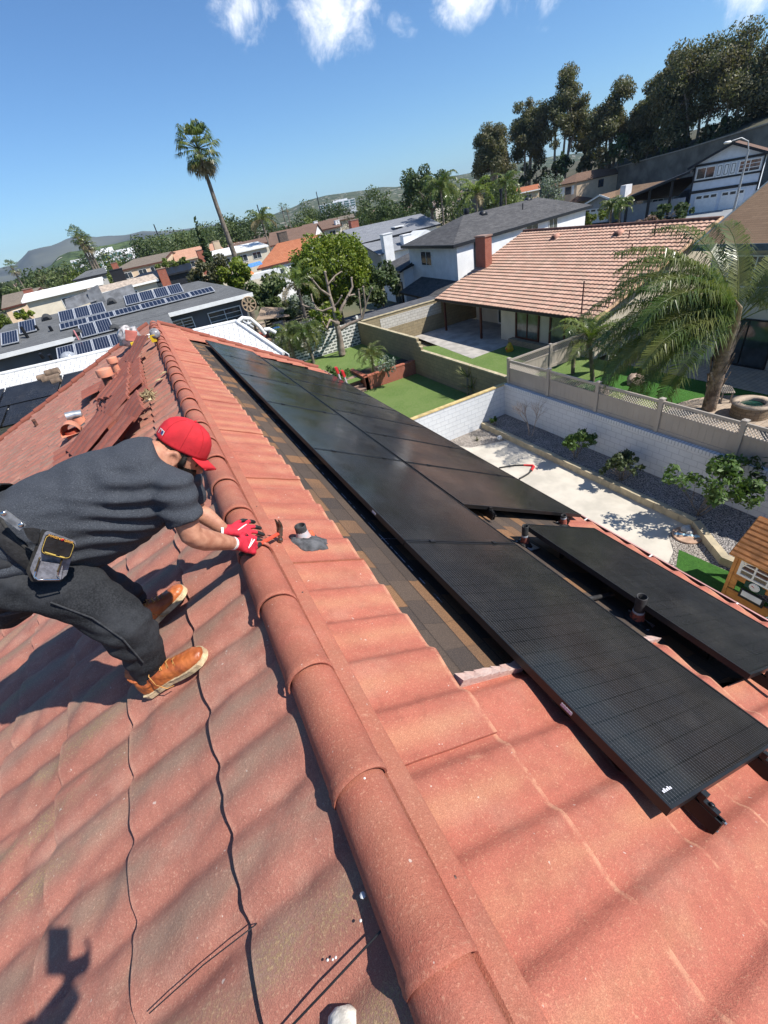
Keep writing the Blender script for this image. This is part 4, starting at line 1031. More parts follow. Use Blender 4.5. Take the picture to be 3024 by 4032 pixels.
M_TURF = lawn_mat('artificial_turf', (0.055, 0.17, 0.028), (0.075, 0.205, 0.036), (0.035, 0.10, 0.02))
M_PUTT = lawn_mat('putting_turf', (0.26, 0.34, 0.08), (0.33, 0.40, 0.11), (0.20, 0.28, 0.06))
def gravel_mat(name, c1, c2, c3):
    t = NT(name); v = t.n('TexVoronoi', Scale=26.0); t.L.new(t.tc.outputs['Object'], v.inputs['Vector'])
    r = t.sep(v.outputs['Color'])[0]; c = t.mix(r, c1, c2); c = t.mix(t.ramp(v.outputs['Distance'], 0.35, 0.75), c, c3)
    c = t.mix(t.math('MULTIPLY', t.ramp(t.noise(1.5, 3), 0.4, 0.7), 0.3), c, c3)
    return t.done(c, 0.9, t.bump(v.outputs['Distance'], 1.0, 0.03), 0, 0.2)
M_GRAV = gravel_mat('gravel', (0.60, 0.54, 0.47), (0.36, 0.31, 0.27), (0.10, 0.085, 0.075))
M_GRAVG = gravel_mat('grey_gravel', (0.50, 0.46, 0.43), (0.27, 0.25, 0.24), (0.085, 0.08, 0.078))
M_CONC = mat('yard_concrete', (0.56, 0.51, 0.43), 0.88, 0.16, 1.6, 0.25, 60, col2=(0.47, 0.43, 0.36), fine=0.12)
M_CONCG = mat('grey_concrete', (0.42, 0.39, 0.35), 0.9, 0.2, 1.2, 0.2, 40)
M_PAVE = brick_mat('pavers', (0.46, 0.36, 0.27), (0.36, 0.30, 0.25), (0.16, 0.13, 0.10), 0.30, 0.20, 0.008)
M_ROAD = mat('asphalt', (0.055, 0.055, 0.055), 0.9, 0.2, 0.6, 0.2, 60)
M_EARTH = mat('earth', (0.17, 0.135, 0.085), 0.95, 0.35, 0.05, 0.2, 3, col2=(0.085, 0.095, 0.045))
# ground: one sheet to the horizon, sinking a little far off
YG = G-0.20   # our patio lies a step below the gravel bed
mb = MB(); mb.quad((-5500, -1500, G-0.26), (5500, -1500, G-0.26), (5500, 6500, G-0.26), (-5500, 6500, G-0.26)); struct(mb.build('ground', M_EARTH))
sheet('patio', [(3.2, 3.2), (10.4, 3.2), (11.45, 5.45), (11.45, 15.2), (3.2, 15.2)], YG, M_CONC)
# gravel strips of our yard
sheet('gravel_patch', [(9.9, 14.0), (11.4, 13.4), (11.45, 15.19), (9.4, 15.19)], YG+0.004, M_GRAV)
sheet('gravel_path', [(8.6, 2.0), (11.0, 2.0), (11.43, 5.6), (10.75, 5.65), (10.2, 5.1), (9.6, 4.85), (8.8, 3.7)], YG+0.008, M_GRAV)
sheet('gravel_bed', [(11.55, 5.4), (13.02, 3.8), (13.02, 15.19), (11.55, 15.19)], G, M_GRAVG)
sheet('gravel_bed', [(10.65, 4.0), (10.65, 1.0), (13.02, 1.0), (13.02, 3.8), (11.55, 5.4)], G, M_GRAVG)
def box_turf(pts, z): sheet('artificial_turf', pts, z, M_TURF)
box_turf([(10.36, 5.06), (10.5, 3.84), (10.1, 2.65), (9.3, 3.4), (9.72, 4.7)], YG+0.013)
# planter kerb: a run of blocks
M_KERB = mat('kerb_block', (0.46, 0.38, 0.25), 0.9, 0.25, 4, 0.4, 50, col2=(0.36, 0.31, 0.22))
kerb = thing('planter_kerb', 'low kerb of tan blocks holding the gravel bed along the white block wall', 'kerb', (11.2, 10, G))
pts = [(11.45, 15.19), (11.45, 5.45), (11.1, 4.92), (10.6, 4.15), (10.65, 3.8), (10.45, 2.0)]
for (x0, y0), (x1, y1) in zip(pts, pts[1:]):
    L_ = math.hypot(x1-x0, y1-y0); n_ = max(1, round(L_/0.41)); dx, dy = (x1-x0)/n_, (y1-y0)/n_
    d = Vector((dx, dy, 0)).normalized(); s_ = Vector((-d.y, d.x, 0))*-1
    if s_.x < 0: s_ = -s_
    for i in range(n_):
        a = Vector((x0+dx*i, y0+dy*i, 0))+d*0.004; b_ = Vector((x0+dx*(i+1), y0+dy*(i+1), 0))-d*0.004
        j = random.uniform(-0.006, 0.006); mb = MB()
        q = [a, b_, b_+s_*0.19, a+s_*0.19]
        mb.hexa([Vector((p.x+j, p.y, YG-0.02)) for p in q]+[Vector((p.x+j, p.y, G+0.045+j*0.5)) for p in q]); mb.build('block', M_KERB, kerb)
# white painted block walls
def wall_block(mb, a, b, z0, z1, th=0.15, uvs=True, top=True):
    a = Vector((*a, 0)); b = Vector((*b, 0)); d = (b-a).normalized(); s_ = Vector((-d.y, d.x, 0))*th; L_ = (b-a).length
    def P(p, z): return (p.x, p.y, z)
    def q(p0, p1, l0, l1): mb.quad(P(p0, z0), P(p1, z0), P(p1, z1), P(p0, z1), uv=[(l0, z0-G), (l1, z0-G), (l1, z1-G), (l0, z1-G)])
    q(a, b, 0, L_); q(b+s_, a+s_, L_, 0); q(b, b+s_, 0, th); q(a+s_, a, 0, th)
    mb.quad(P(a, z1), P(b, z1), P(b+s_, z1), P(a+s_, z1), uv=[(0, 0.05), (L_, 0.05), (L_, 0.1), (0, 0.1)])
M_WB = brick_mat('white_block', (0.66, 0.68, 0.70), (0.64, 0.66, 0.68), (0.50, 0.52, 0.55), 0.41, 0.205, 0.011, 0.85, 0.6, var=0.10)
M_WCAP = brick_mat('white_soldier', (0.66, 0.68, 0.70), (0.64, 0.66, 0.68), (0.40, 0.42, 0.45), 0.105, 0.5, 0.016, 0.85, 0.6, 0.0, var=0.1)
ZT = -0.572*13.0
w = thing('block_wall', 'long white painted block wall behind the gravel bed, under the lattice fence', 'wall', (13.05, 8, G))
mb = MB(); wall_block(mb, (13.0, -4), (13.0, 15.2), G-0.25, ZT-0.13); mb.build('wall', M_WB, w)
mb = MB(); wall_block(mb, (12.985, -4), (12.985, 15.2), ZT-0.13, ZT, 0.18); mb.build('soldier_course', M_WCAP, w)
w = thing('block_wall', 'white painted block wall with a yellow cap, running from our eave to the corner', 'wall', (9, 15.25, G))
mb = MB(); wall_block(mb, (13.0, 15.2), (2.5, 15.2), G-0.25, ZT-0.06, -0.15); mb.build('wall', M_WB, w)
mb = MB(); mb.box((7.75, 15.27, ZT-0.035), (10.5, 0.20, 0.05)); mb.build('cap', mat('yellow_board', (0.60, 0.45, 0.20), 0.8, 0.2, 5), w)
# tan vinyl fence with a lattice top
M_VIN = mat('tan_vinyl', (0.37, 0.325, 0.275), 0.5, 0.06, 1.5, spec=0.4)
fence = thing('vinyl_fence', 'tan vinyl fence with lattice top standing on the long white block wall', 'fence', (13.0, 8, ZT))
FB, FT = ZT+0.006, -6.36
posts = [15.1, 12.75, 10.40, 8.02, 5.65, 3.25, 0.9, -1.5]
for y in posts:
    mb = MB(); mb.box((13.0, y, (FB+FT)/2), (0.13, 0.13, FT-FB+0.06)); mb.box((13.0, y, FT+0.045), (0.155, 0.155, 0.03)); mb.lathe((13.0, y, FT+0.06), [(0.09, 0), (0.0, 0.035)], 4); mb.build('post', M_VIN, fence)
def fence_bay(p0, p1, fence):
    a = Vector((*p0, 0)); b = Vector((*p1, 0)); d = (b-a).normalized(); L_ = (b-a).length; nrm = Vector((-d.y, d.x, 0))
    def P(l, z, o=0.0): q = a+d*l+nrm*o; return Vector((q.x, q.y, z))
    rt = FT-0.02
    mb = MB(); mb.bar(P(0.06, rt-0.04), P(L_-0.06, rt-0.04), 0.055, 0.085); mb.build('top_rail', M_VIN, fence)
    mb = MB(); mb.bar(P(0.06, FB+0.06), P(L_-0.06, FB+0.06), 0.055, 0.13); mb.bar(P(0.06, rt-0.375), P(L_-0.06, rt-0.375), 0.055, 0.06); mb.build('rail', M_VIN, fence)
    mb = MB(); n_ = int((L_-0.12)/0.19); bw = (L_-0.13)/n_
    for i in range(n_): mb.bar(P(0.065+bw*i+0.004, (FB+rt-0.28)/2), P(0.065+bw*(i+1)-0.004, (FB+rt-0.28)/2), 0.022, rt-0.40-FB-0.10)
    mb.bar(P(0.065, (FB+rt-0.28)/2), P(L_-0.065, (FB+rt-0.28)/2), 0.012, rt-0.40-FB-0.12); mb.build('board_panel', M_VIN, fence)
    mb = MB(); z0, z1 = rt-0.35, rt-0.08; h = z1-z0; st = 0.095
    for sgn, o in ((1, 0.004), (-1, -0.004)):
        k = -h
        while k < L_-0.1:
            l0, l1 = k, k+h; za, zb_ = (z0, z1) if sgn > 0 else (z1, z0)
            if l0 < 0.06: f = (0.06-l0)/h; l0 = 0.06; za = za+(zb_-za)*f
            if l1 > L_-0.06: f = (L_-0.06-l0)/(l1-l0); l1 = L_-0.06; zb_ = za+(zb_-za)*f
            if l1-l0 > 0.02: mb.bar(P(l0, za, o), P(l1, zb_, o), 0.007, 0.036, nrm)
            k += st
    mb.build('lattice_panel', M_VIN, fence)
for y0, y1 in zip(posts, posts[1:]): fence_bay((13.0, y0), (13.0, y1), fence)
f2 = thing('vinyl_fence', 'tan vinyl lattice fence turning the corner towards the tile-roofed house', 'fence', (16, 15.1, G))
for x in (15.4, 17.8, 20.0):
    mb = MB(); mb.box((x, 15.1, (FB+FT)/2), (0.13, 0.13, FT-FB+0.06)); mb.build('post', M_VIN, f2)
for x0, x1 in ((13.0, 15.4), (15.4, 17.8), (17.8, 20.0)): fence_bay((x0, 15.1), (x1, 15.1), f2)
# retaining soil of the yards behind sits higher, up to the fence foot
M_BLK = brick_mat('tan_block', (0.34, 0.27, 0.165), (0.29, 0.235, 0.15), (0.20, 0.165, 0.11), 0.41, 0.205, 0.010, 0.92, 0.6, var=0.3)
M_BLKP = brick_mat('pale_block', (0.56, 0.53, 0.48), (0.50, 0.47, 0.42), (0.28, 0.25, 0.21), 0.41, 0.205, 0.012, 0.92, 0.6, var=0.2)
M_BCAP = mat('block_cap', (0.50, 0.42, 0.27), 0.9, 0.2, 4, 0.3, 50)
w = thing('block_wall', 'tan block wall with a stepped top between the lawn and the porch yard', 'wall', (13.4, 24, G))
for y0, y1, zt in ((15.35, 23.05, -7.32), (23.05, 23.25, -7.12), (23.25, 23.45, -6.90), (23.45, 31.95, -6.69)):
    mb = MB(); wall_block(mb, (13.4, y0), (13.4, y1), G-0.05, zt-0.06); mb.build('wall', M_BLK, w)
    mb = MB(); mb.box((13.325, (y0+y1)/2, zt-0.028), (0.20, y1-y0-0.004, 0.056)); mb.build('cap', M_BCAP, w)
w = thing('block_wall', 'tan block wall patched with pale new blocks behind the porch yard', 'wall', (17, 31.9, G))
mb = MB(); wall_block(mb, (13.6, 31.9), (24.5, 31.9), G-0.05, -7.75); mb.build('wall', M_BLK, w)
mb = MB(); wall_block(mb, (15.1, 31.91), (20.6, 31.91), -7.75, -6.95); wall_block(mb, (16.4, 31.905), (21.4, 31.905), -8.16, -7.75); mb.build('pale_patch', M_BLKP, w)
mb = MB(); wall_block(mb, (13.6, 31.93), (24.5, 31.93), -7.75, -6.75); mb.build('upper_wall', M_BLK, w)
mb = MB(); mb.box((19.05, 31.99, -6.72), (10.9, 0.20, 0.06)); mb.build('cap', M_BCAP, w)
M_WD = brick_mat('dark_block_white_joint', (0.105, 0.12, 0.105), (0.15, 0.165, 0.15), (0.72, 0.71, 0.66), 0.41, 0.205, 0.055, 0.85, 0.3, var=0.15)
w = thing('block_wall', 'dark block wall with thick white painted joints behind the pollarded tree', 'wall', (10, 32, G))
mb = MB(); wall_block(mb, (13.35, 31.95), (3.0, 31.95), G, -6.62, -0.15); mb.build('wall', M_WD, w)
mb = MB(); mb.box((13.28, 31.93, -6.5), (0.16, 0.16, 0.45)); mb.build('pillar', mat('white_paint', (0.75, 0.74, 0.70), 0.7, 0.1, 3), w)
# neighbours' lawns
sheet('lawn', [(2.5, 15.36), (13.24, 15.36), (13.24, 24.0), (2.5, 24.0)], G, M_LAWN)
ZU = -8.25
sheet('upper_lawn', [(7.0, 24.2), (13.24, 24.2), (13.24, 31.9), (7.0, 31.9)], ZU, M_LAWN)
sheet('bare_soil', [(9.9, 24.25), (13.24, 24.25), (13.24, 25.6), (9.9, 25.9)], ZU+0.006, mat('soil', (0.07, 0.05, 0.035), 0.95, 0.3, 4, 0.5, 40))
M_BRK = brick_mat('red_brick', (0.40, 0.115, 0.065), (0.34, 0.085, 0.05), (0.30, 0.22, 0.18), 0.215, 0.075, 0.010, 0.9, 0.5)
bp = thing('brick_planter', 'low red brick retaining wall between the lower and the upper lawn', 'brick wall', (11.5, 24, G))
mb = MB(); wall_block(mb, (9.75, 23.95), (13.24, 23.95), G-0.03, ZU+0.12, 0.24); mb.build('wall', M_BRK, bp)
mb = MB(); wall_block(mb, (9.74, 26.2), (9.74, 23.95), G-0.03, ZU+0.12, 0.24); mb.build('side_wall', M_BRK, bp)
mb = MB(); mb.box((11.5, 24.07, ZU+0.15), (3.6, 0.28, 0.06)); mb.box((9.86, 25.1, ZU+0.15), (0.28, 2.2, 0.06)); mb.build('cap', mat('brick_cap', (0.46, 0.15, 0.09), 0.85, 0.3, 9, 0.4, 40), bp)
st = thing('brick_steps', 'red brick garden steps beside the brick planter, leading up to the upper lawn', 'steps', (9, 24, G))
for i in range(4):
    mb = MB(); z0 = G+0.16*i; mb.box((8.9, 24.1+0.34*i, z0+0.08), (1.6, 0.36, 0.16)); mb.box((8.9, 24.08+0.34*i, z0+0.165), (1.62, 0.38, 0.03)); mb.build('step', M_BRK, st)
mb = MB(); mb.box((6.5, 24.2, (G+ZU)/2), (3.2, 0.24, ZU-G)); mb.build('cheek_wall', M_BRK, st)
# porch yard and palm yard
sheet('porch_slab', [(17.0, 23.2), (23.4, 23.6), (23.4, 31.85), (17.8, 31.85)], G+0.01, M_CONCG)
sheet('lawn', [(13.42, 15.2), (20.9, 15.2), (20.9, 24.4), (13.42, 31.85)], G+0.004, M_LAWN)
sheet('artificial_lawn', [(13.1, -6), (21.0, -6), (21.0, 15.0), (13.1, 15.0)], G+0.05, M_TURF)
n_ = 26
sheet('putting_green', [(16.3+1.7*math.cos(2*math.pi*k/n_)*(1+0.18*math.sin(4*math.pi*k/n_)), 11.2+2.7*math.sin(2*math.pi*k/n_)) for k in range(n_)], G+0.056, M_PUTT)
sheet('paved_circle', [(18.0+2.6*math.cos(2*math.pi*k/n_), 7.9+2.6*math.sin(2*math.pi*k/n_)) for k in range(n_)], G+0.06, M_PAVE, uv=True)
sheet('paved_terrace', [(20.8, -6), (24, -6), (24, 15.0), (20.8, 15.0)], G+0.065, M_PAVE)
# ---------------------------------------------------------------- things in our yard
M_BLACKP = mat('black_plastic', (0.02, 0.02, 0.022), 0.5, 0.2); M_REDPL = mat('red_plastic', (0.62, 0.03, 0.035), 0.45, 0.1)
t = thing('hose', 'black hose with a red angled end lying on the sunny patio', 'hose', (10.4, 11.1, YG))
zh = YG+0.03
def yp(px, py, z=zh): return atz(px, py, z)
mb = MB(); mb.tube([yp(1965, 1842), yp(2000, 1836), yp(2030, 1832), yp(2062, 1831)], 0.03, 8); mb.tube([yp(2092, 1853), yp(2080, 1865), yp(2062, 1876), yp(2045, 1885)], 0.035, 8); mb.build('tube', M_BLACKP, t)
mb = MB(); mb.tube([yp(2062, 1831), yp(2098, 1833), yp(2101, 1838), yp(2092, 1853)], [0.035, 0.045, 0.055, 0.05], 8); mb.build('red_end', M_REDPL, t)
t = thing('soccer_ball', 'black and white soccer ball by the tan planter kerb', 'ball', yp(1967, 1724, YG+0.11))
mb = MB(); c = yp(1967, 1724, YG+0.11); mb.ball(c, 0.11, 16); mb.build('ball', M_WHT, t)
mb = MB(); 
for d in ((0, -0.6, 0.8), (0.7, -0.4, 0.55), (-0.75, -0.3, 0.55), (-0.3, -0.9, -0.1), (0.5, -0.85, -0.1), (0, 0.5, 0.85)):
    d = Vector(d).normalized(); mb.ball(c+d*0.078, 0.038, 8)
mb.build('black_patch', M_BLACKP, t)
c = yp(2706, 2108, YG+0.03)
t = thing('stepping_stone', 'round terracotta plaque with a pale blue mosaic lizard on the gravel', 'garden plaque', c)
mb = MB(); mb.lathe(c, [(0.001, -0.03), (0.37, -0.03), (0.38, 0.02), (0.36, 0.034), (0.34, 0.026), (0.001, 0.026)], 32); mb.build('disc', mat('terracotta', (0.46, 0.30, 0.21), 0.9, 0.2, 6), t)
mb = MB(); R_ = random.Random(2)
for (dx, dy) in ((-0.2, 0.10), (-0.13, 0.08), (-0.08, 0.02), (-0.02, -0.03), (0.05, -0.05), (0.11, -0.12), (0.17, -0.14), (0.14, -0.06), (-0.16, 0.15), (0.03, 0.03), (0.10, -0.18)):
    mb.lathe(c+Vector((dx*0.9, -dx*0.9+dy*0.4-0.02, 0.026)), [(0.052, 0), (0.048, 0.012), (0.001, 0.016)], 7)
mb.build('mosaic', mat('blue_mosaic', (0.30, 0.58, 0.72), 0.35, 0.5, 40, col2=(0.55, 0.62, 0.62)), t)
for px, py, r, lab in ((2702, 2082, 0.15, 'larger white rock beside the mosaic plaque'), (2716, 2096, 0.11, 'smaller grey rock touching the mosaic plaque')):
    q = yp(px, py, YG+0.07); t = MB(); rings = []
    t.ball(q, r, 12, (1.15, 0.8, 0.7)); t.v = [tuple(Vector(p)+(Vector(p)-q)*0.25*mnoise.noise(Vector(p)*9)) for p in t.v]
    tag(t.build('rock', mat('pale_rock', (0.58, 0.57, 0.54), 0.85, 0.3, 8, 0.4, 40)), lab, 'rock', 'rocks beside the plaque')
# playhouse
M_CED = mat('cedar', (0.52, 0.235, 0.060), 0.6, 0.3, 5, 0.2, 40, col2=(0.40, 0.165, 0.042)); M_CEDD = mat('cedar_roof', (0.44, 0.19, 0.07), 0.65, 0.3, 4)
GP = G; PX_, PY0, PY1, PE = 9.55, 2.35, 3.44, -7.58
ph = thing('playhouse', 'cedar toy playhouse with slatted roof, white window and clock at the right edge', 'playhouse', (10.1, 2.9, G))
PD = 1.15
for x in (PX_, PX_+PD):
    for y in (PY0, PY1): mb = MB(); mb.box((x, y, (G-0.2+PE)/2), (0.07, 0.07, PE-G+0.2)); mb.build('corner_post', M_CED, ph)
mb = MB(); w0, w1, zz0, zz1 = PY0+0.10, PY1-0.14, -8.16, -7.72
mb.box((PX_, (PY0+PY1)/2, (zz1+PE)/2), (0.03, PY1-PY0-0.07, PE-zz1)); mb.box((PX_, (PY0+w0)/2, (zz0+zz1)/2), (0.03, w0-PY0, zz1-zz0)); mb.box((PX_, (PY1+w1)/2, (zz0+zz1)/2), (0.03, PY1-w1, zz1-zz0))
for k in range(5):
    z1_ = zz0-0.003-k*0.10; z0_ = zz0-(k+1)*0.10
    if k in (2, 3, 4): mb.box((PX_, PY1-0.10, (z0_+z1_)/2), (0.03, 0.13, 0.094)); mb.box((PX_, PY0+0.10, (z0_+z1_)/2), (0.03, 0.13, 0.094))
    else: mb.box((PX_, (PY0+PY1)/2, (z0_+z1_)/2), (0.03, PY1-PY0-0.07, 0.094))
mb.box((PX_, (PY0+PY1)/2, G), (0.03, PY1-PY0-0.07, 0.39))
mb.build('front_wall', M_CED, ph)
mb = MB()
for k in range(11): mb.box((PX_+PD*0.5, PY0, G+0.06+0.11*k), (PD-0.07, 0.03, 0.10))
mb.box((PX_+PD, (PY0+PY1)/2, G+0.35), (0.03, PY1-PY0-0.07, 0.7)); mb.build('side_wall', M_CED, ph)
mb = MB(); xw = PX_-0.03
mb.box((xw, (w0+w1)/2, zz1), (0.03, w1-w0+0.06, 0.05)); mb.box((xw, (w0+w1)/2, zz0), (0.03, w1-w0+0.06, 0.05))
for f in (0, 0.34, 0.67, 1): mb.box((xw, w0+(w1-w0)*f, (zz0+zz1)/2), (0.028, 0.035 if 0 < f < 1 else 0.06, zz1-zz0-0.05))
for f in (0.36, 0.68): mb.box((xw, (w0+w1)/2, zz0+(zz1-zz0)*f), (0.026, w1-w0-0.06, 0.03))
mb.tube([Vector((xw, w0+(w1-w0)*f, zz1-0.10+0.07*math.sin(math.pi*f))) for f in [i/10 for i in range(11)]], 0.014, 6)
mb.build('window', M_WHT, ph)
zc = -8.32; mb = MB(); mb.box((PX_-0.025, 2.92, zc), (0.02, 0.40, 0.17)); mb.box((PX_-0.026, 2.92, zc), (0.018, 0.24, 0.23)); plq = mb.build('plaque', mat('dark_green', (0.008, 0.05, 0.035), 0.6, 0.1), ph)
MX = Matrix(((0, 0, -1), (-1, 0, 0), (0, 1, 0))).transposed(); MX = Matrix.Rotation(-math.pi/2, 3, 'Y')
mb = MB(); mb.lathe((PX_-0.036, 2.92, zc+0.01), [(0.105, 0.0), (0.105, 0.012), (0.095, 0.016), (0.001, 0.016)], 26, M=MX); ck = mb.build('clock_face', M_WHT, plq)
mb = MB()
for k in range(12):
    a = k*math.pi/6; mb.box((PX_-0.053, 2.92+0.083*math.sin(a), zc+0.01+0.083*math.cos(a)), (0.003, 0.008, 0.012))
mb.build('hour_mark', M_BLACKP, ck)
mb = MB(); mb.bar((PX_-0.054, 2.92, zc+0.01), (PX_-0.054, 2.965, zc+0.035), 0.014, 0.003, Vector((1, 0, 0))); mb.ball((PX_-0.054, 2.965, zc+0.03), 0.016, 8, (0.3, 1, 1)); mb.build('clock_hand', M_REDPL, ck)
mb = MB(); mb.box((PX_-0.03, 2.9, -8.62), (0.03, 0.50, 0.26)); hatch = mb.build('play_counter', mat('dark_trim', (0.02, 0.022, 0.02), 0.6, 0.2), ph)
mb = MB(); mb.box((PX_-0.05, 2.9, -8.60), (0.01, 0.40, 0.15)); mb.build('panel', M_WHT, hatch)
mb = MB(); mb.box((PX_+0.3, 2.9, -8.15), (0.3, 0.9, 0.02)); mb.build('floor_shelf', mat('pale_wood', (0.60, 0.36, 0.18), 0.7, 0.2, 5), ph)
mb = MB()   # roof: slats along y on two slopes
xr, zr2 = PX_+PD/2, PE+0.64
for s_ in (-1, 1):
    x0, z0 = xr+s_*(PD/2+0.16), PE-0.06
    for k in range(9):
        f0, f1 = k/9, (k+0.80)/9
        a = Vector((x0+(xr-x0)*(f0+f1)/2, 0, z0+(zr2-z0)*(f0+f1)/2)); d = Vector((xr-x0, 0, zr2-z0)).normalized(); nn = Vector((-d.z*s_*-1, 0, abs(d.x)))
        R_ = Matrix((d, Vector((0, 1, 0)), d.cross(Vector((0, 1, 0))))).transposed()
        mb.box(a+Vector((0, (PY0+PY1)/2, 0)), (0.072, PY1-PY0+0.2, 0.016), M=R_)
mb.build('roof_slats', M_CEDD, ph)
mb = MB()
for s_ in (-1, 1):
    x0, z0 = xr+s_*(PD/2+0.16), PE-0.075
    mb.hexa([Vector(p) for p in ((x0, PY0-0.12, z0-0.02), (xr, PY0-0.12, zr2-0.035), (xr, PY1+0.12, zr2-0.035), (x0, PY1+0.12, z0-0.02), (x0, PY0-0.12, z0), (xr, PY0-0.12, zr2-0.015), (xr, PY1+0.12, zr2-0.015), (x0, PY1+0.12, z0))])
for y in (PY0, PY1): mb.prism([(PX_, y, PE), (PX_+PD, y, PE), (xr, y, zr2-0.03)], (0, 0.02, 0))
mb.build('gable', M_CED, ph)
t = thing('planter_box', 'dark green plastic tub with a cream inside, half hidden behind our gutter', 'tub', (9.2, 2.3, G))
c = Vector((9.15, 2.15, YG)); mb = MB(); mb.lathe(c, [(0.24, 0.0), (0.30, 0.42), (0.32, 0.44), (0.30, 0.45), (0.28, 0.43), (0.22, 0.05), (0.001, 0.05)], 20); mb.build('tub', mat('green_tub', (0.010, 0.045, 0.040), 0.5, 0.2), t)
mb = MB(); mb.lathe(c, [(0.275, 0.36), (0.14, 0.40), (0.001, 0.39)], 16); mb.build('filling', mat('cream_fill', (0.55, 0.46, 0.33), 0.9, 0.3, 9), t)
# ladder tips over the eave
t = thing('ladder', 'red and grey ladder leaning on the far end of our eave', 'ladder', (4.3, 10.6, G))
for y in (10.05, 10.45):
    mb = MB(); mb.bar((4.3, y, G), (3.56, y, -3.14), 0.03, 0.08, EY); mb.build('side_rail', mat('ladder_grey', (0.5, 0.5, 0.5), 0.5, 0.1), t)
    mb = MB(); mb.bar((3.57, y, -3.22), (3.545, y, -3.06), 0.05, 0.10, EY); mb.build('red_tip', M_REDPL, t)
for k in range(16):
    mb = MB(); f = k/16.5; mb.tube([(4.3-0.74*f, 10.07, G+0.3+5.4*f), (4.3-0.74*f, 10.43, G+0.3+5.4*f)], 0.015, 6); mb.build('rung', M_WHT, t)
# things in the palm yard
c = Vector((18.7, 8.1, G+0.06)); t = thing('fire_pit', 'round stone fire pit on the paved circle behind the lattice fence', 'fire pit', c)
mb = MB(); n_ = 40; pr = [(0.62, 0.0), (0.62, 0.46)]
for r0, z0, r1, z1 in ((0.62, 0.0, 0.62, 0.46),):
    for k in range(n_):
        a0, a1 = 2*math.pi*k/n_, 2*math.pi*(k+1)/n_
        mb.quad(*[c+Vector((r*math.cos(a), r*math.sin(a), z)) for r, a, z in ((r0, a0, z0), (r0, a1, z0), (r1, a1, z1), (r1, a0, z1))], uv=[(a0*0.62, 0), (a1*0.62, 0), (a1*0.62, 0.46), (a0*0.62, 0.46)])
mb.build('stone_ring', brick_mat('pit_stone', (0.30, 0.22, 0.15), (0.24, 0.17, 0.11), (0.09, 0.07, 0.05), 0.28, 0.115, 0.008, 0.9, 0.6), t)
mb = MB(); mb.lathe(c, [(0.66, 0.46), (0.67, 0.53), (0.40, 0.53), (0.39, 0.40)], 36); mb.build('coping', mat('pit_cap', (0.44, 0.35, 0.27), 0.85, 0.2, 5), t)
mb = MB(); mb.lathe(c, [(0.40, 0.42), (0.2, 0.45), (0.001, 0.44)], 20); mb.build('glass_bed', mat('green_glass', (0.01, 0.06, 0.045), 0.15, 0.5, 60), t)
M_TEAK = mat('grey_teak', (0.36, 0.31, 0.26), 0.8, 0.2, 6)
def bench(c, ang, label):
    t = thing('bench', label, 'bench', c, 'slatted benches round the fire pit'); R_ = Matrix.Rotation(ang, 3, 'Z'); c = Vector(c); mb = MB()
    for k in range(7): mb.box(c+R_ @ Vector((0, -0.2+0.066*k, 0.44)), (1.15, 0.045, 0.03), M=R_)
    mb.build('seat', M_TEAK, t)
    for sx in (-0.5, 0.5):
        for sy in (-0.16, 0.16): mb = MB(); mb.box(c+R_ @ Vector((sx, sy, 0.21)), (0.06, 0.05, 0.42), M=R_); mb.build('leg', M_TEAK, t)
bench((17.9, 6.6, G+0.065), 0.7, 'slatted bench nearest the fence, in front of the stone fire pit'); bench((19.6, 9.6, G+0.065), 0.7, 'slatted bench in the shade behind the stone fire pit')
c = atz(2540, 1545, G+0.06); t = thing('golf_flag', 'white golf flag stick standing in the putting green', 'golf flag', c)
mb = MB(); mb.tube([c, c+Vector((0, 0, 0.95))], 0.012, 6); mb.build('stick', M_WHT, t)
mb = MB(); mb.box(c+Vector((0.0, 0.05, 0.80)), (0.03, 0.10, 0.26)); mb.build('flag', M_WHT, t)
for px, py, lab in ((2372, 1545, 'pinkish garden boulder behind the fence post under the palm fronds'), (2500, 1500, 'dark boulder ringed by stones at the back of the putting green')):
    q = atz(px, py, G+0.15); t = MB(); t.ball(q, 0.42, 12, (1, 0.8, 0.9)); t.v = [tuple(Vector(p)+(Vector(p)-q)*0.5*mnoise.noise(Vector(p)*3)) for p in t.v]
    tag(t.build('boulder', mat('pink_rock', (0.48, 0.36, 0.29), 0.9, 0.4, 5, 0.6, 20)), lab, 'boulder', 'boulders in the palm yard')
c = Vector((21.6, 7.9, G+0.07)); t = thing('lounge_chair', 'dark reclining garden chair against the shaded house wall', 'chair', c); mb = MB()
mb.bar(c+Vector((0, -0.35, 0.1)), c+Vector((0.35, -0.35, 1.25)), 0.04, 0.04); mb.bar(c+Vector((0, 0.35, 0.1)), c+Vector((0.35, 0.35, 1.25)), 0.04, 0.04); mb.bar(c+Vector((-0.6, -0.35, 0.05)), c+Vector((0.1, -0.35, 0.45)), 0.04, 0.04); mb.bar(c+Vector((-0.6, 0.35, 0.05)), c+Vector((0.1, 0.35, 0.45)), 0.04, 0.04); mb.build('frame', M_WHT, t)
mb = MB(); mb.hexa([c+Vector(p) for p in ((0.0, -0.33, 0.4), (0.0, 0.33, 0.4), (0.32, 0.33, 1.15), (0.32, -0.33, 1.15), (0.03, -0.33, 0.39), (0.03, 0.33, 0.39), (0.35, 0.33, 1.14), (0.35, -0.33, 1.14))]); mb.hexa([c+Vector(p) for p in ((-0.55, -0.33, 0.33), (-0.55, 0.33, 0.33), (0.0, 0.33, 0.38), (0, -0.33, 0.38), (-0.55, -0.33, 0.36), (-0.55, 0.33, 0.36), (0.0, 0.33, 0.41), (0, -0.33, 0.41))]); mb.build('sling', M_BLACKP, t)
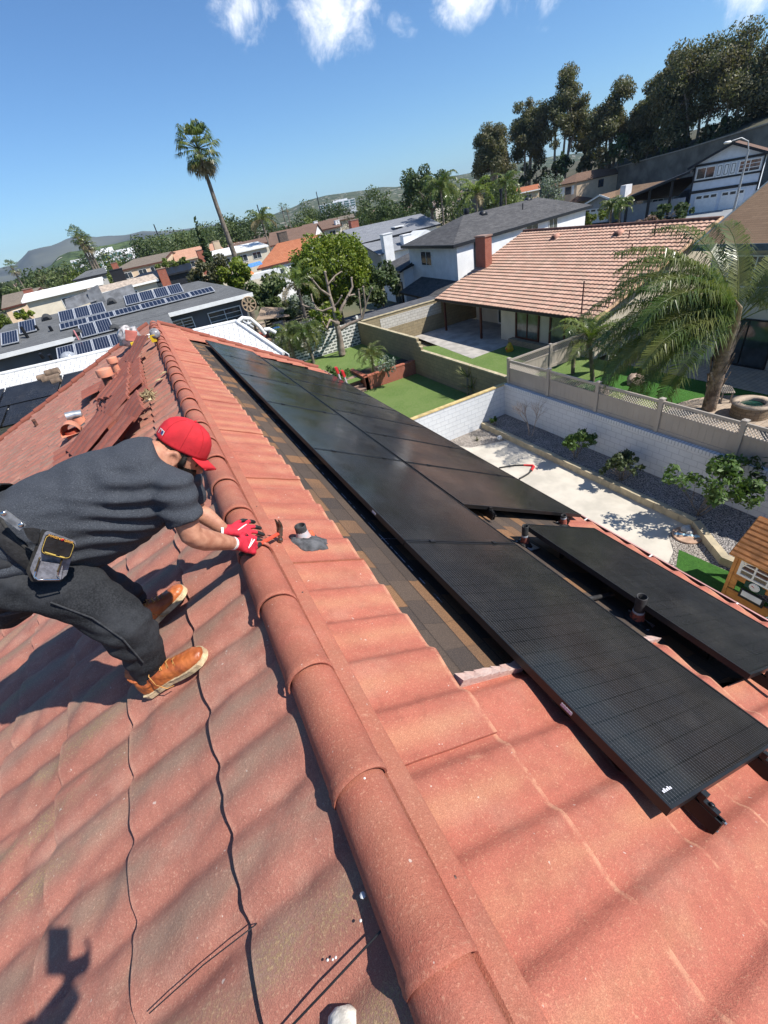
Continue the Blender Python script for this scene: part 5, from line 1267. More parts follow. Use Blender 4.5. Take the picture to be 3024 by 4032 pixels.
c = Vector((17.6, 25.2, G)); 
t = thing('chair', 'white and dark patio chair beside the sliding door', 'chair', (22.3, 25.6, G)); c = Vector((22.3, 25.6, G)); mb = MB()
for sx in (-0.22, 0.22):
    for sy in (-0.22, 0.22): mb.tube([c+Vector((sx, sy, 0)), c+Vector((sx*0.9, sy, 0.45 if sx < 0 else 0.9))], 0.016, 6)
mb.build('frame', M_WHT, t); mb = MB(); mb.box(c+Vector((0, 0, 0.44)), (0.45, 0.45, 0.04)); mb.box(c+Vector((0.2, 0, 0.72)), (0.04, 0.42, 0.4)); mb.build('seat', M_BLACKP, t)
c = atz(2005, 1372, G+0.2); t = thing('garden_bag', 'crumpled yellow bag by the window corner on the shaded lawn', 'bag', c)
mb = MB(); mb.ball(c, 0.28, 14, (0.9, 0.7, 1.0)); mb.v = [tuple(Vector(p)+(Vector(p)-c)*0.6*mnoise.noise(Vector(p)*5)) for p in mb.v]; mb.build('bag', mat('yellow_plastic', (0.60, 0.38, 0.03), 0.5, 0.2), t)
mb = MB(); mb.ball(c+Vector((-0.18, 0.0, 0.02)), 0.09, 8); mb.build('red_print', M_REDPL, t)
# ---------------------------------------------------------------- houses around
def V3(p): return Vector(p)
def slab(mb, e0, e1, r1, r0, th=0.10):
    """roof slope: eave e0-e1, ridge r0-r1; uv runs along the eave and up the slope in metres"""
    e0, e1, r0, r1 = map(Vector, (e0, e1, r0, r1)); ax = (e1-e0).normalized(); n = (e1-e0).cross(r0-e0)
    if n.length < 1e-6: n = (e1-e0).cross(r1-e0)
    n.normalize(); n = -n if n.z < 0 else n; up = n.cross(ax); up = -up if up.z < 0 else up
    U = lambda p: ((p-e0).dot(ax), (p-e0).dot(up))
    top = [e0, e1, r1, r0]; d = Vector((0, 0, -th)); bot = [p+d for p in top]
    if (r1-r0).length < 1e-3: top.pop(); bot.pop()
    m = len(top); c = (top[1]-top[0]).cross(top[2]-top[0]).z
    if c < 0: top.reverse(); bot.reverse()
    mb.add(top, [tuple(range(m))], [[U(p) for p in top]])
    mb.add(bot, [tuple(reversed(range(m)))], [[(0, 0)]*m])
    for i in range(m):
        j = (i+1) % m; mb.add([top[i], bot[i], bot[j], top[j]], [(0, 1, 2, 3)], [[(0, 0)]*4])
def fascia(parent, pts, matl, w=0.06, h=0.22, drop=0.12, name='fascia'):
    mb = MB()
    for a, b in zip(pts, pts[1:]):
        a, b = Vector(a), Vector(b); mb.bar(a-Vector((0, 0, drop)), b-Vector((0, 0, drop)), w, h)
    return mb.build(name, matl, parent)
def window(parent, c, u, n, w, h, fr, gl, cols=2, rows=1, name='window', fw=0.06):
    c, u, n = Vector(c), Vector(u).normalized(), Vector(n).normalized(); up = Vector((0, 0, 1)); u = (u-up*u.z).normalized(); R_ = Matrix((u, n, up)).transposed()
    if R_.determinant() < 0: R_ = Matrix((-u, n, up)).transposed()
    mb = MB()
    for s_ in (-1, 1):
        mb.box(c+u*s_*(w/2)+n*0.03, (fw, 0.08, h+fw), M=R_); mb.box(c+up*s_*(h/2)+n*0.031, (w-fw, 0.08, fw), M=R_)
    for k in range(1, cols): mb.box(c-u*(w/2-w*k/cols)+n*0.025, (fw*0.7, 0.06, h-fw), M=R_)
    for k in range(1, rows): mb.box(c-up*(h/2-h*k/rows)+n*0.024, (w-fw, 0.05, fw*0.5), M=R_)
    f = mb.build(name, fr, parent)
    mb = MB(); mb.box(c+n*0.008, (w-fw*0.5, 0.03, h-fw*0.5), M=R_); mb.build('pane', gl, f); return f
M_GLS = glassy('window_glass'); M_GLSG = glassy('window_glass_curtain', (0.05, 0.06, 0.055), 0.1)
M_WST = mat('white_stucco', (0.76, 0.76, 0.76), 0.9, 0.07, 1.2, 0.35, 30)
M_CST = mat('cream_wall', (0.60, 0.54, 0.43), 0.9, 0.08, 1.0, 0.35, 30); M_TST = mat('tan_wall', (0.60, 0.46, 0.32), 0.9, 0.08, 1.0, 0.2, 30)
M_DST = mat('grey_stucco', (0.13, 0.135, 0.14), 0.9, 0.1, 1.0, 0.2, 30); M_DKTR = mat('dark_trim_paint', (0.012, 0.013, 0.017), 0.5, 0.2, 3)
M_WFR = mat('white_trim', (0.76, 0.76, 0.74), 0.55, 0.06, 3); M_BRF = mat('brown_trim', (0.09, 0.028, 0.018), 0.6, 0.2, 3)
S_DK = shingle_mat('charcoal_shingle', (0.075, 0.073, 0.075), (0.155, 0.15, 0.148), (0.03, 0.03, 0.03), 0.33, 0.19)
S_GR = shingle_mat('grey_shingle', (0.30, 0.31, 0.33), (0.20, 0.21, 0.235), (0.11, 0.115, 0.13), 0.55, 0.24)
S_BR = shingle_mat('brown_roof', (0.21, 0.135, 0.085), (0.28, 0.185, 0.115), (0.085, 0.055, 0.036), 0.3, 0.17)
S_BRF = shingle_mat('brown_far_roof', (0.185, 0.115, 0.085), (0.235, 0.15, 0.11), (0.10, 0.065, 0.05), 0.5, 0.25)
S_GYB = shingle_mat('grey_brown_roof', (0.20, 0.165, 0.13), (0.25, 0.205, 0.165), (0.10, 0.085, 0.07), 0.5, 0.25)
S_SL = shingle_mat('slate_roof', (0.12, 0.125, 0.13), (0.18, 0.185, 0.19), (0.06, 0.062, 0.065), 0.4, 0.16, contrast=0.8)
S_PCH = shingle_mat('peach_tile_roof', (0.56, 0.30, 0.19), (0.62, 0.36, 0.25), (0.35, 0.17, 0.10), 0.3, 0.36)
S_ORG = shingle_mat('orange_tile_roof', (0.42, 0.145, 0.07), (0.50, 0.20, 0.105), (0.17, 0.055, 0.03), 0.3, 0.40)
M_WROOF = mat('white_roof', (0.76, 0.75, 0.72), 0.8, 0.06, 1.0)
def gable_house(name, label, e0, e1, r0, r1, wallm, roofm, trim, ground=G, inset=0.5, gin=0.35, group=None, back=True, th=0.14, fas=True):
    e0, e1, r0, r1 = map(Vector, (e0, e1, r0, r1))
    b0 = Vector((2*r0.x-e0.x, 2*r0.y-e0.y, e0.z)); b1 = Vector((2*r1.x-e1.x, 2*r1.y-e1.y, e1.z))
    t = thing(name, label, 'house', ((e0.x+r1.x)/2, (e0.y+r1.y)/2, ground), group)
    mb = MB(); slab(mb, e0, e1, r1, r0, th); slab(mb, b1, b0, r0, r1, th); mb.build('roof', roofm, t)
    if fas: fascia(t, [r0, e0, e1, r1], trim)
    fi = lambda e, r: e.lerp(Vector((r.x, r.y, e.z)), inset/max(0.1, math.hypot(r.x-e.x, r.y-e.y)))
    ax = (e1-e0).normalized()*gin; dz = Vector((0, 0, -th))
    w0, w1, v1, v0 = fi(e0, r0)+ax, fi(e1, r1)-ax, fi(b1, r1)-ax, fi(b0, r0)+ax
    def zat(p, e, r): f = math.hypot(p.x-e.x, p.y-e.y)/max(0.1, math.hypot(r.x-e.x, r.y-e.y)); return e.z+(r.z-e.z)*min(1, f)-th-0.01
    mb = MB(); pts = [w0, w1, v1, v0]; lo = [Vector((p.x, p.y, ground-0.35)) for p in pts]; zz = [zat(w0, e0, r0-ax*0), zat(w1, e1, r1), zat(v1, b1, r1), zat(v0, b0, r0)]
    hi = [Vector((p.x, p.y, z)) for p, z in zip(pts, zz)]
    mb.add(lo+hi, [(0, 1, 5, 4), (1, 2, 6, 5), (2, 3, 7, 6), (3, 0, 4, 7)])
    a0 = Vector((r0.x, r0.y, r0.z-th-0.01))+ax; a1 = Vector((r1.x, r1.y, r1.z-th-0.01))-ax
    mb.poly([hi[0], hi[3], a0]); mb.poly([hi[2], hi[1], a1]); mb.build('wall', wallm, t)
    return t, (w0, w1, v1, v0)
def chimney(parent, c, w, d, ztop, matl, zb=None, rz=0.0, top=True, name='chimney'):
    mb = MB(); zb = G if zb is None else zb; R_ = Matrix.Rotation(rz, 3, 'Z')
    for i in range(4):
        p = [Vector((-w/2, -d/2, 0)), Vector((w/2, -d/2, 0)), Vector((w/2, d/2, 0)), Vector((-w/2, d/2, 0))]
        a, b = R_ @ p[i], R_ @ p[(i+1) % 4]; l = (b-a).length; c0 = Vector((c[0], c[1], 0))
        mb.quad(c0+a+Vector((0, 0, zb)), c0+b+Vector((0, 0, zb)), c0+b+Vector((0, 0, ztop)), c0+a+Vector((0, 0, ztop)), uv=[(0, zb), (l, zb), (l, ztop), (0, ztop)])
    mb.quad(*[Vector((c[0], c[1], ztop))+R_ @ q for q in p], uv=[(0, 0), (w, 0), (w, d), (0, d)])
    if top: mb.box((c[0], c[1], ztop+0.03), (w+0.12, d+0.12, 0.10), M=R_)
    return mb.build(name, matl, parent)
def roof_vent(parent, p, n, name='roof_vent', matl=None, r=0.25, d=(-1, 0, 0)):
    mb = MB(); p = Vector(p); d = Vector(d); s_ = Vector((-d.y, d.x, 0)); rings = []
    for f, k in ((0.0, 1.0), (1.0, 0.9), (1.6, 0.15)):
        rings.append([p-d*f*r*1.3+s_*math.cos(math.pi*i/10)*r*k+Vector((0, 0, math.sin(math.pi*i/10)*r*k+f*r*0.35)) for i in range(11)])
    mb.loft(rings, cap=True); v = mb.build(name, matl, parent)
    mb = MB(); 
    for k in range(3): mb.box(p+d*0.012+Vector((0, 0, 0.06+0.07*k)), (0.02, r*1.5*(1-0.22*k), 0.045), M=Matrix((d, s_, Vector((0, 0, 1)))).transposed())
    mb.build('louvre', M_DKTR, v); return v
# ---- tile-roofed house with the porch
def tilehouse_mat():
    t = NT('salmon_tile'); uv = t.sep(t.tc.outputs['UV']); cell = t.comb(t.math('FLOOR', uv[0]), t.math('FLOOR', uv[1]), 0.0)
    wn = t.n('TexWhiteNoise'); wn.noise_dimensions = '2D'; t.L.new(cell, wn.inputs['Vector'])
    c = t.mix(wn.outputs['Value'], (0.52, 0.31, 0.22), (0.62, 0.40, 0.295)); r2 = t.sep(wn.outputs['Color'])
    c = t.mix(t.math('MULTIPLY', t.math('GREATER_THAN', r2[1], 0.78), 0.5), c, (0.40, 0.29, 0.21)); c = t.mix(t.math('MULTIPLY', t.ramp(t.noise(0.45, 4), 0.4, 0.7), 0.35), c, (0.46, 0.30, 0.21))
    f = t.math('FRACT', uv[1]); fu = t.math('ABSOLUTE', t.math('SUBTRACT', t.math('FRACT', uv[0]), 0.5)); c = t.mix(t.ramp(fu, 0.36, 0.5, 0.0, 0.38), c, (0.30, 0.18, 0.13)); c = t.mix(t.ramp(f, 0.86, 0.98, 0.0, 0.45), c, (0.13, 0.06, 0.04))
    return t.done(c, 0.85, t.bump(t.noise(30, 3), 0.3, 0.02), 0, 0.25)
M_T2 = tilehouse_mat()
TE, TX, TRX, TRZ, TY0, TY1 = -6.6, 19.93, 28.7, -3.6, 16.55, 31.6
th_ = thing('tile_roof_house', 'house with a broad salmon tile roof over a porch on dark posts', 'house', (24, 24, G))
sT = (TRZ-TE)/(TRX-TX); cT = 1/math.hypot(1, sT); ET, NTn = Vector((-cT, 0, -sT*cT)), Vector((-sT*cT, 0, cT)); LT = (TRX-TX)/cT
mb = MB(); nc = 25
for k in range(nc):
    v0, v1 = LT*k/nc, LT*(k+1)/nc; per = 0.30; O = Vector((TRX, 0, TRZ))
    n_ = int((TY1-TY0)/per*6); vs = []; uv = []
    for r_, f in enumerate((0.0, 1.0, 1.001)):
        for i in range(n_+1):
            y = TY0+(TY1-TY0)*i/n_; h = 0.035*abs(math.sin(math.pi*y/per))**0.8+(0.05*f if r_ < 2 else -0.01)
            vs.append(O+EY*y+ET*(v0+(v1-v0)*f)+NTn*h); uv.append((y/per, k+min(f, 0.999)))
    fs = [(r_*(n_+1)+i, r_*(n_+1)+i+1, (r_+1)*(n_+1)+i+1, (r_+1)*(n_+1)+i) for r_ in range(2) for i in range(n_)]
    mb.add(vs, fs, [tuple(uv[q] for q in f) for f in fs], False)
mb.build('front_tile_slope', M_T2, th_)
mb = MB(); b0 = Vector((2*TRX-TX, TY0, TE)); b1 = Vector((2*TRX-TX, TY1, TE)); slab(mb, b1, b0, (TRX, TY0, TRZ), (TRX, TY1, TRZ)); mb.build('back_tile_slope', M_T2, th_)
mb = MB(); mb.tube([(TRX, TY0, TRZ+0.05), (TRX, TY1, TRZ+0.05)], 0.11, 8); mb.build('ridge_tiles', mat('dark_ridge', (0.15, 0.075, 0.055), 0.85, 0.3, 3), th_)
mb = MB()
for k in range(30): a = Vector((TRX, TY0, TRZ))+ET*(LT*k/30)+NTn*0.05; mb.tube([a, a+ET*(LT/30+0.04)+NTn*0.02], 0.10, 8)
mb.build('rake_tiles', mat('pale_rake', (0.60, 0.39, 0.24), 0.85, 0.3, 3), th_)
mb = MB(); slab(mb, (TX+0.05, TY0+0.1, TE-0.06), (TX+0.05, TY1-0.05, TE-0.06), (TRX, TY1-0.05, TRZ-0.06), (TRX, TY0+0.1, TRZ-0.06), 0.10); mb.build('eave_board', mat('soffit', (0.30, 0.26, 0.22), 0.8, 0.1), th_)
mb = MB(); mb.bar((TX-0.02, TY0, TE-0.05), (TX-0.02, TY1, TE-0.05), 0.10, 0.12); mb.build('gutter', M_DKTR, th_)
mb = MB(); wx, wx2, ym = 20.75, 23.4, 24.9
def zt(x): return TE+sT*(x-TX)-0.22
mb.add([(wx, TY0+0.55, G), (wx, ym, G), (wx, ym, zt(wx)), (wx, TY0+0.55, zt(wx))], [(0, 1, 2, 3)]); mb.add([(wx, ym, G), (wx2, ym, G), (wx2, ym, zt(wx2)), (wx, ym, zt(wx))], [(0, 1, 2, 3)])
mb.add([(wx2, ym, G), (wx2, TY1-0.5, G), (wx2, TY1-0.5, zt(wx2)), (wx2, ym, zt(wx2))], [(0, 1, 2, 3)]); xb = 2*TRX-TX-0.6
mb.add([(wx, TY0+0.55, G), (wx, TY0+0.55, zt(wx)), (TRX, TY0+0.55, TRZ-0.25), (xb, TY0+0.55, TE), (xb, TY0+0.55, G)], [(0, 1, 2, 3, 4)]); mb.add([(wx2, TY1-0.5, G), (xb, TY1-0.5, G), (xb, TY1-0.5, TE), (TRX, TY1-0.5, TRZ-0.25), (wx2, TY1-0.5, zt(wx2))], [(0, 1, 2, 3, 4)])
mb.build('stucco_wall', M_CST, th_)
for y in (30.7, 26.3): mb = MB(); mb.box((20.15, y, (G+zt(20.15))/2), (0.13, 0.13, zt(20.15)-G)); mb.build('porch_post', M_BRF, th_)
window(th_, (wx2-0.02, 27.2, G+1.12), (0, 1, 0), (-1, 0, 0), 2.2, 2.1, M_WFR, M_GLSG, 2, name='sliding_door', fw=0.09)
window(th_, (wx-0.02, 22.35, G+1.25), (0, 1, 0), (-1, 0, 0), 2.0, 1.75, M_BRF, M_GLSG, 2, fw=0.12); window(th_, (wx-0.02, 19.3, G+1.25), (0, 1, 0), (-1, 0, 0), 2.2, 1.75, M_BRF, M_GLSG, 2, fw=0.12)
M_STN = brick_mat('ledge_stone', (0.36, 0.29, 0.2), (0.30, 0.24, 0.17), (0.12, 0.10, 0.07), 0.3, 0.1, 0.008)
mb = MB(); wall_block(mb, (wx-0.5, 20.0), (wx-0.5, 23.6), G, G+0.35, -0.4); mb.build('planter_ledge', M_STN, th_)
def on_t(px, py, h=0.0): d = ray(px, py); P = Vector((TRX, 0, TRZ))+NTn*h; return d*(P.dot(NTn)/d.dot(NTn))
M_TV = mat('painted_vent', (0.52, 0.26, 0.18), 0.7, 0.15)
for p in ((2178, 945), (2425, 932)): roof_vent(th_, on_t(*p), NTn, matl=M_TV, r=0.30)
for p, h in (((2575, 932), 0.75), ((2475, 942), 0.45), ((2485, 1000), 0.5), ((2288, 1245), 1.7)):
    mb = MB(); q = on_t(*p); mb.tube([q, q+Vector((0, 0, h))], 0.035, 8); mb.build('vent_pipe', mat('rust_pipe', (0.10, 0.04, 0.035), 0.7, 0.2), th_)
q = on_t(1905, 1055); chimney(th_, (q.x+0.2, 30.9), 0.62, 1.15, aty(1900, 925, 30.9).z-0.1, M_BRK)
# ---- white two-storey house with the charcoal hip roof
wh = thing('white_house', 'white two-storey house with a charcoal hip roof and small dark lower roofs', 'house', (34, 40, G))
A, B, D = Vector((23.7, 34.2, -3.6)), Vector((24.4, 44.1, -3.6)), Vector((44.5, 38.9, -3.6)); C_ = B+(D-A)
ra, rb = Vector((29.2, 40.2, -2.05)), Vector((40.2, 42.2, -2.05))
mb = MB(); slab(mb, B, A, ra, ra, 0.14); slab(mb, A, D, rb, ra, 0.14); slab(mb, D, C_, rb, rb, 0.14); slab(mb, C_, B, ra, rb, 0.14); mb.build('roof', S_DK, wh)
fascia(wh, [B, A, D, C_], M_DKTR, 0.10, 0.24, 0.10)
def inq(q, d): c = sum(q, Vector())/4; return [p+(c-p).normalized()*d for p in q]
wq = inq([A, B, C_, D], 0.75); mb = MB(); lo = [Vector((p.x, p.y, G-0.3)) for p in wq]; hi = [Vector((p.x, p.y, -3.7)) for p in wq]
mb.add(lo+hi, [(0, 1, 5, 4), (1, 2, 6, 5), (2, 3, 7, 6), (3, 0, 4, 7)]); mb.build('wall', M_WST, wh)
ua = (wq[1]-wq[0]); ua.z = 0; ua.normalize(); na = Vector((-1, 0.08, 0)); ub = (wq[3]-wq[0]); ub.normalize(); nb_ = Vector((ub.y, -ub.x, 0))
window(wh, wq[0]+ua*5.6+Vector((0, 0, -1.15)), ua, na, 2.1, 1.15, M_WFR, M_GLS, 2)
window(wh, wq[0]+ub*10.5+Vector((0, 0, -0.75)), ub, nb_, 1.9, 1.1, M_WFR, M_GLSG, 2); window(wh, wq[0]+ub*14.0+Vector((0, 0, -0.75)), ub, nb_, 1.4, 1.1, M_WFR, M_GLSG, 2)
mb = MB(); p = wq[0]+ub*2.2+nb_*0.08; mb.bar(p+Vector((0, 0, -0.1)), p+Vector((0, 0, -5)), 0.10, 0.08, ub); mb.build('downpipe', M_DKTR, wh)
mb = MB(); p = wq[0]; q0, q1 = p-Vector((0, 0, 2.75))-ub*0.05, p+ua*7.0-Vector((0, 0, 2.75)); o_ = na*2.6+Vector((0, 0, -0.85))
slab(mb, q0+o_-ua*0.5, q1+o_, q1, q0, 0.12); mb.build('porch_roof', S_DK, wh); fascia(wh, [q0-ua*0.4, q0+o_-ua*0.5, q1+o_, q1], M_DKTR, 0.08, 0.16, 0.08, 'porch_fascia')
for k in (0.0, 3.2, 6.6): mb = MB(); c = q0+o_+ua*k-na*0.2; mb.box((c.x, c.y, (G+c.z)/2), (0.14, 0.14, c.z-G-0.1)); mb.build('porch_post', M_DKTR, wh)
g0, g1 = wq[1]-ua*0.9, wq[1]+ua*5.2; zz = -5.6
mb = MB(); slab(mb, Vector((g0.x, g0.y, zz))+na*1.6, Vector((g1.x, g1.y, zz))+na*1.6, Vector((g1.x, g1.y, zz+0.9))-na*3, Vector((g0.x, g0.y, zz+0.9))-na*3, 0.12); mb.build('low_roof', S_DK, wh)
fascia(wh, [Vector((g0.x, g0.y, zz+0.5))+na*0.2, Vector((g0.x, g0.y, zz))+na*1.6, Vector((g1.x, g1.y, zz))+na*1.6], M_DKTR, 0.08, 0.18, 0.08, 'low_fascia')
mb = MB(); lo = [Vector((q.x, q.y, G)) for q in (g0+na*1.1+ua*0.4, g1+na*1.1, g1-na*2, g0-na*2+ua*0.4)]; hi = [Vector((q.x, q.y, zz+0.05)) for q in lo]; mb.add(lo+hi, [(0, 1, 5, 4), (1, 2, 6, 5), (3, 0, 4, 7)]); mb.build('low_wall', M_WST, wh)
window(wh, Vector((g0.x, g0.y, G+1.1))+na*1.12+ua*2.0, ua, na, 2.0, 2.1, M_DKTR, M_GLS, 2, name='dark_door')
for p, k in (((1910, 850), 0), ((2087, 795), 0)): 
    nrm = (D-A).cross(ra-A).normalized(); d = ray(*p); roof_vent(wh, d*(A.dot(nrm)/d.dot(nrm)), nrm, matl=M_DKTR, r=0.35, d=(0.1, -1, 0))
d = ray(2058, 830); q = d*(A.dot(nrm)/d.dot(nrm)); mb = MB(); mb.tube([q, q+Vector((0, 0, 0.6))], 0.05, 8); mb.build('vent_pipe', M_DKTR, wh)
q = rb.lerp(ra, 0.45)+Vector((0, 0.8, -0.2)); mb = MB(); mb.tube([q, q+Vector((0, 0, 1.5))], 0.12, 10); mb.tube([q+Vector((0, 0, 1.35)), q+Vector((0, 0, 1.6))], 0.2, 10); mb.build('flue', M_DKTR, wh)
q = ra+Vector((1.5, 1.5, -0.25)); mb = MB(); mb.tube([q, q+Vector((0, 0, 0.35)), q+Vector((0, 0, 0.7))], [0.15, 0.3, 0.2], 12); mb.build('turbine_vent', M_DKTR, wh)
# pergola and low dark roofs in the white house's yard
pg = thing('pergola', 'black open-sided pergola with a flat dark roof behind the tan block wall', 'pergola', (17.5, 36, G))
a, b = aty(1430, 1215, 34.0), aty(1640, 1155, 34.0); mb = MB(); mb.hexa([Vector((x, y, z)) for z in (-7.05, -6.95) for x, y in ((14.2, 33.0), (21.5, 33.0), (21.5, 35.2), (14.2, 35.2))]); mb.build('roof', mat('dark_grey_roof', (0.10, 0.10, 0.105), 0.7, 0.2, 2), pg)
for x in (14.4, 17.8, 21.3):
    for y in (33.1, 35.1): mb = MB(); mb.box((x, y, (G-7.05)/2), (0.12, 0.12, -7.05-G)); mb.build('post', M_DKTR, pg)
sheet('paved_terrace', [(13.5, 32.1), (24, 32.1), (24, 46), (13.5, 46)], G+0.01, mat('dark_terrace', (0.12, 0.12, 0.115), 0.9, 0.3, 0.5))
# corrugated shed roof beyond the dark-and-white wall
sh = thing('shed', 'small shed with a grey corrugated roof behind the pollarded tree', 'shed', (10, 35, G)); mb = MB(); n_ = 40
P00, P10, P01 = Vector((6.9, 33.6, -7.3)), Vector((11.9, 33.6, -7.3)), Vector((6.9, 37.6, -6.7)); vs = []
for j in (0, 1):
    for i in range(n_+1): vs.append(P00.lerp(P10, i/n_)+(P01-P00)*j+Vector((0, 0, 0.05*(i % 2))))
mb.add(vs, [(i, i+1, n_+2+i, n_+1+i) for i in range(n_)]); mb.build('roof', mat('corrugated_grey', (0.17, 0.18, 0.17), 0.6, 0.3, 1.5, col2=(0.10, 0.10, 0.09)), sh)
mb = MB(); mb.hexa([Vector((x, y, z)) for z in (G, -7.42) for x, y in ((7.2, 33.9), (11.6, 33.9), (11.6, 37.3), (7.2, 37.3))]); mb.build('wall', M_DST, sh)
# ---- house with the brown shingle roof behind the big palm
bh = thing('brown_roof_house', 'two-storey cream house with a brown shingle roof behind the big drooping palm', 'house', (27, 8, G))
e0, e1 = Vector((22.6, 14.0, -3.75)), Vector((22.6, -6, -3.75)); rz_ = aty(3024, 715, 14.0); sl_ = (rz_.z+3.75)/(rz_.x-22.6); r0 = Vector((30.0, 14.0, -3.75+sl_*7.4)); r1 = Vector((30.0, -6, r0.z))
mb = MB(); slab(mb, e1, e0, r0, r1, 0.14); slab(mb, (37.4, 14, -3.75), (37.4, -6, -3.75), r1, r0, 0.14); mb.build('roof', S_BR, bh); fascia(bh, [r0, e0, e1], mat('blue_grey_trim', (0.10, 0.13, 0.15), 0.6, 0.2), 0.08, 0.25, 0.12)
mb = MB(); mb.add([(23.3, 13.5, G), (23.3, -6, G), (23.3, -6, -3.6), (23.3, 13.5, -3.6)], [(0, 1, 2, 3)]); mb.add([(23.3, 13.5, G), (23.3, 13.5, -3.6), (30, 13.5, r0.z-0.2), (36.8, 13.5, -3.6), (36.8, 13.5, G)], [(0, 1, 2, 3, 4)]); mb.build('wall', M_CST, bh)
window(bh, (23.28, 8.6, -6.9), (0, 1, 0), (-1, 0, 0), 2.3, 1.3, M_WFR, M_GLSG, 2, fw=0.10); window(bh, (23.28, 11.6, -4.9), (0, 1, 0), (-1, 0, 0), 2.0, 1.2, M_WFR, M_GLSG, 2); window(bh, (23.28, 11.2, -7.8), (0, 1, 0), (-1, 0, 0), 2.2, 2.0, M_DKTR, M_GLS, 2, name='sliding_door')
# ---- grey-shingle house with two white chimneys
gh, wl = gable_house('grey_roof_house', 'white house with a pale grey shingle roof and two white chimneys', (29.5, 65.5, -3.9), (42.2, 63.6, -3.6), (30.5, 72.5, -2.15), (43.0, 70.2, -2.1), M_WST, S_GR, M_DKTR, inset=0.8)
for px, py, y in ((1519, 922, 60.5), (1597, 925, 61.5)): q = aty(px, py, y); chimney(gh, (q.x, q.y), 1.35, 0.9, q.z, M_WST)
ex, ey = aty(1640, 925, 61.0), 61.0
mb = MB(); slab(mb, (30, 60.5, -5.3), (39.5, 60.0, -5.3), (39.5, 64.5, -3.95), (30, 65.5, -4.0), 0.12); mb.build('lower_roof', S_GR, gh)
mb = MB(); mb.add([(30.5, 61, G), (39, 60.6, G), (39, 60.6, -5.4), (30.5, 61, -5.4)], [(0, 1, 2, 3)]); mb.build('lower_wall', M_WST, gh)
gp = Vector((38.0, 60.8, -4.6)); mb = MB(); mb.prism([(34.2, 60.3, -5.2), (40.5, 59.6, -5.2), (37.4, 60.0, -3.7)], (0, 3.5, 0)); mb.build('gable', M_WST, gh)
mb = MB(); d = ray(1565, 890); q = aty(1565, 892, 67.0); mb.box(q, (1.6, 1.2, 0.12)); mb.build('skylight', M_WHT, gh); window(gh, (38.2, 59.8, -4.6), (1, -0.1, 0), (0, -1, 0), 0.7, 0.9, M_WFR, M_GLS, 1)
q = aty(1393, 885, 74); chimney(gh, (q.x, q.y), 1.3, 1.0, q.z+0.6, M_BRK)
# ---- hillside street: beige house, grey house, half-timbered garage house
def facing(p, q): d = (Vector(q)-Vector(p)); d.z = 0; d.normalize(); return d, Vector((d.y, -d.x, 0))
be = thing('beige_house', 'beige two-storey house with a brown hip roof below the eucalyptus trees', 'house', (108, 101, G))
z_ = -3.4; A, B, C2_ = Vector((103.0, 105.1, z_)), Vector((108.0, 100.6, z_)), Vector((124.3, 97.6, z_)); D_ = A+(C2_-B); cen = (A+B+C2_+D_)/4; ra = cen+(A+B-C2_-D_)/4*0.45+Vector((0, 0, 1.7)); rb = cen-(A+B-C2_-D_)/4*0.45+Vector((0, 0, 1.7))
mb = MB(); slab(mb, A, B, ra, ra, 0.2); slab(mb, B, C2_, rb, ra, 0.2); slab(mb, C2_, D_, rb, rb, 0.2); slab(mb, D_, A, ra, rb, 0.2); mb.build('roof', S_BRF, be)
wq = inq([A, B, C2_, D_], 0.9); lo = [Vector((p.x, p.y, G-0.3)) for p in wq]; hi = [Vector((p.x, p.y, z_-0.1)) for p in wq]; mb = MB(); mb.add(lo+hi, [(0, 1, 5, 4), (1, 2, 6, 5), (2, 3, 7, 6), (3, 0, 4, 7)]); mb.build('wall', M_TST, be)
u, n_ = facing(wq[0], wq[1]); 
for f in (0.25, 0.68):
    c = wq[0].lerp(wq[1], f)+Vector((0, 0, -1.6)); window(be, c, u, n_, 1.5, 1.7, M_TST, M_GLS, 1, fw=0.1)
    for s_ in (-1, 1): mb = MB(); mb.box(c+u*s_*1.15+n_*0.05, (0.6, 0.1, 1.9), M=Matrix((u, n_, Vector((0, 0, 1)))).transposed()); mb.build('shutter', M_WFR, be)
u, n_ = facing(wq[1], wq[2])
for f in (0.48, 0.86): window(be, wq[1].lerp(wq[2], f)+Vector((0, 0, -1.4)), u, n_, 1.5, 1.6, M_BRF, M_GLS, 2)
mb = MB(); p = wq[0].lerp(wq[1], 0.7); mb.prism([p+Vector((-1.5, -1, -4.3)), p+Vector((3.2, -5.5, -4.3)), p+Vector((1.2, -1.8, -3.1))], (2.5, 2, 0)); mb.build('porch_roof', S_BRF, be)
gy = thing('grey_house', 'single-storey grey house with white garage door and a brown roof across the street', 'house', (72, 58, G))
p0, p1 = atz(2290, 885, G), atz(2640, 850, G); u, n_ = facing(p0, p1); P0 = p0; L_ = (p1-p0).length; W3 = lambda l, z, o=0.0: Vector((p0.x+u.x*l+n_.x*o, p0.y+u.y*l+n_.y*o, z))
gw = L_*0.44; bk = -9.0
M_GYW = mat('grey_paint', (0.30, 0.315, 0.345), 0.85, 0.08, 2)
mb = MB(); lo = [W3(0, G), W3(L_, G), W3(L_, G, bk), W3(0, G, bk)]; hi = [Vector((p.x, p.y, -6.1)) for p in lo]; mb.add(lo+hi, [(0, 1, 5, 4), (1, 2, 6, 5), (2, 3, 7, 6), (3, 0, 4, 7)]); mb.prism([W3(0, -6.1, 0.01), W3(gw, -6.1, 0.01), W3(gw/2, -4.9, 0.01)], n_*-0.2); mb.build('wall', M_GYW, gy)
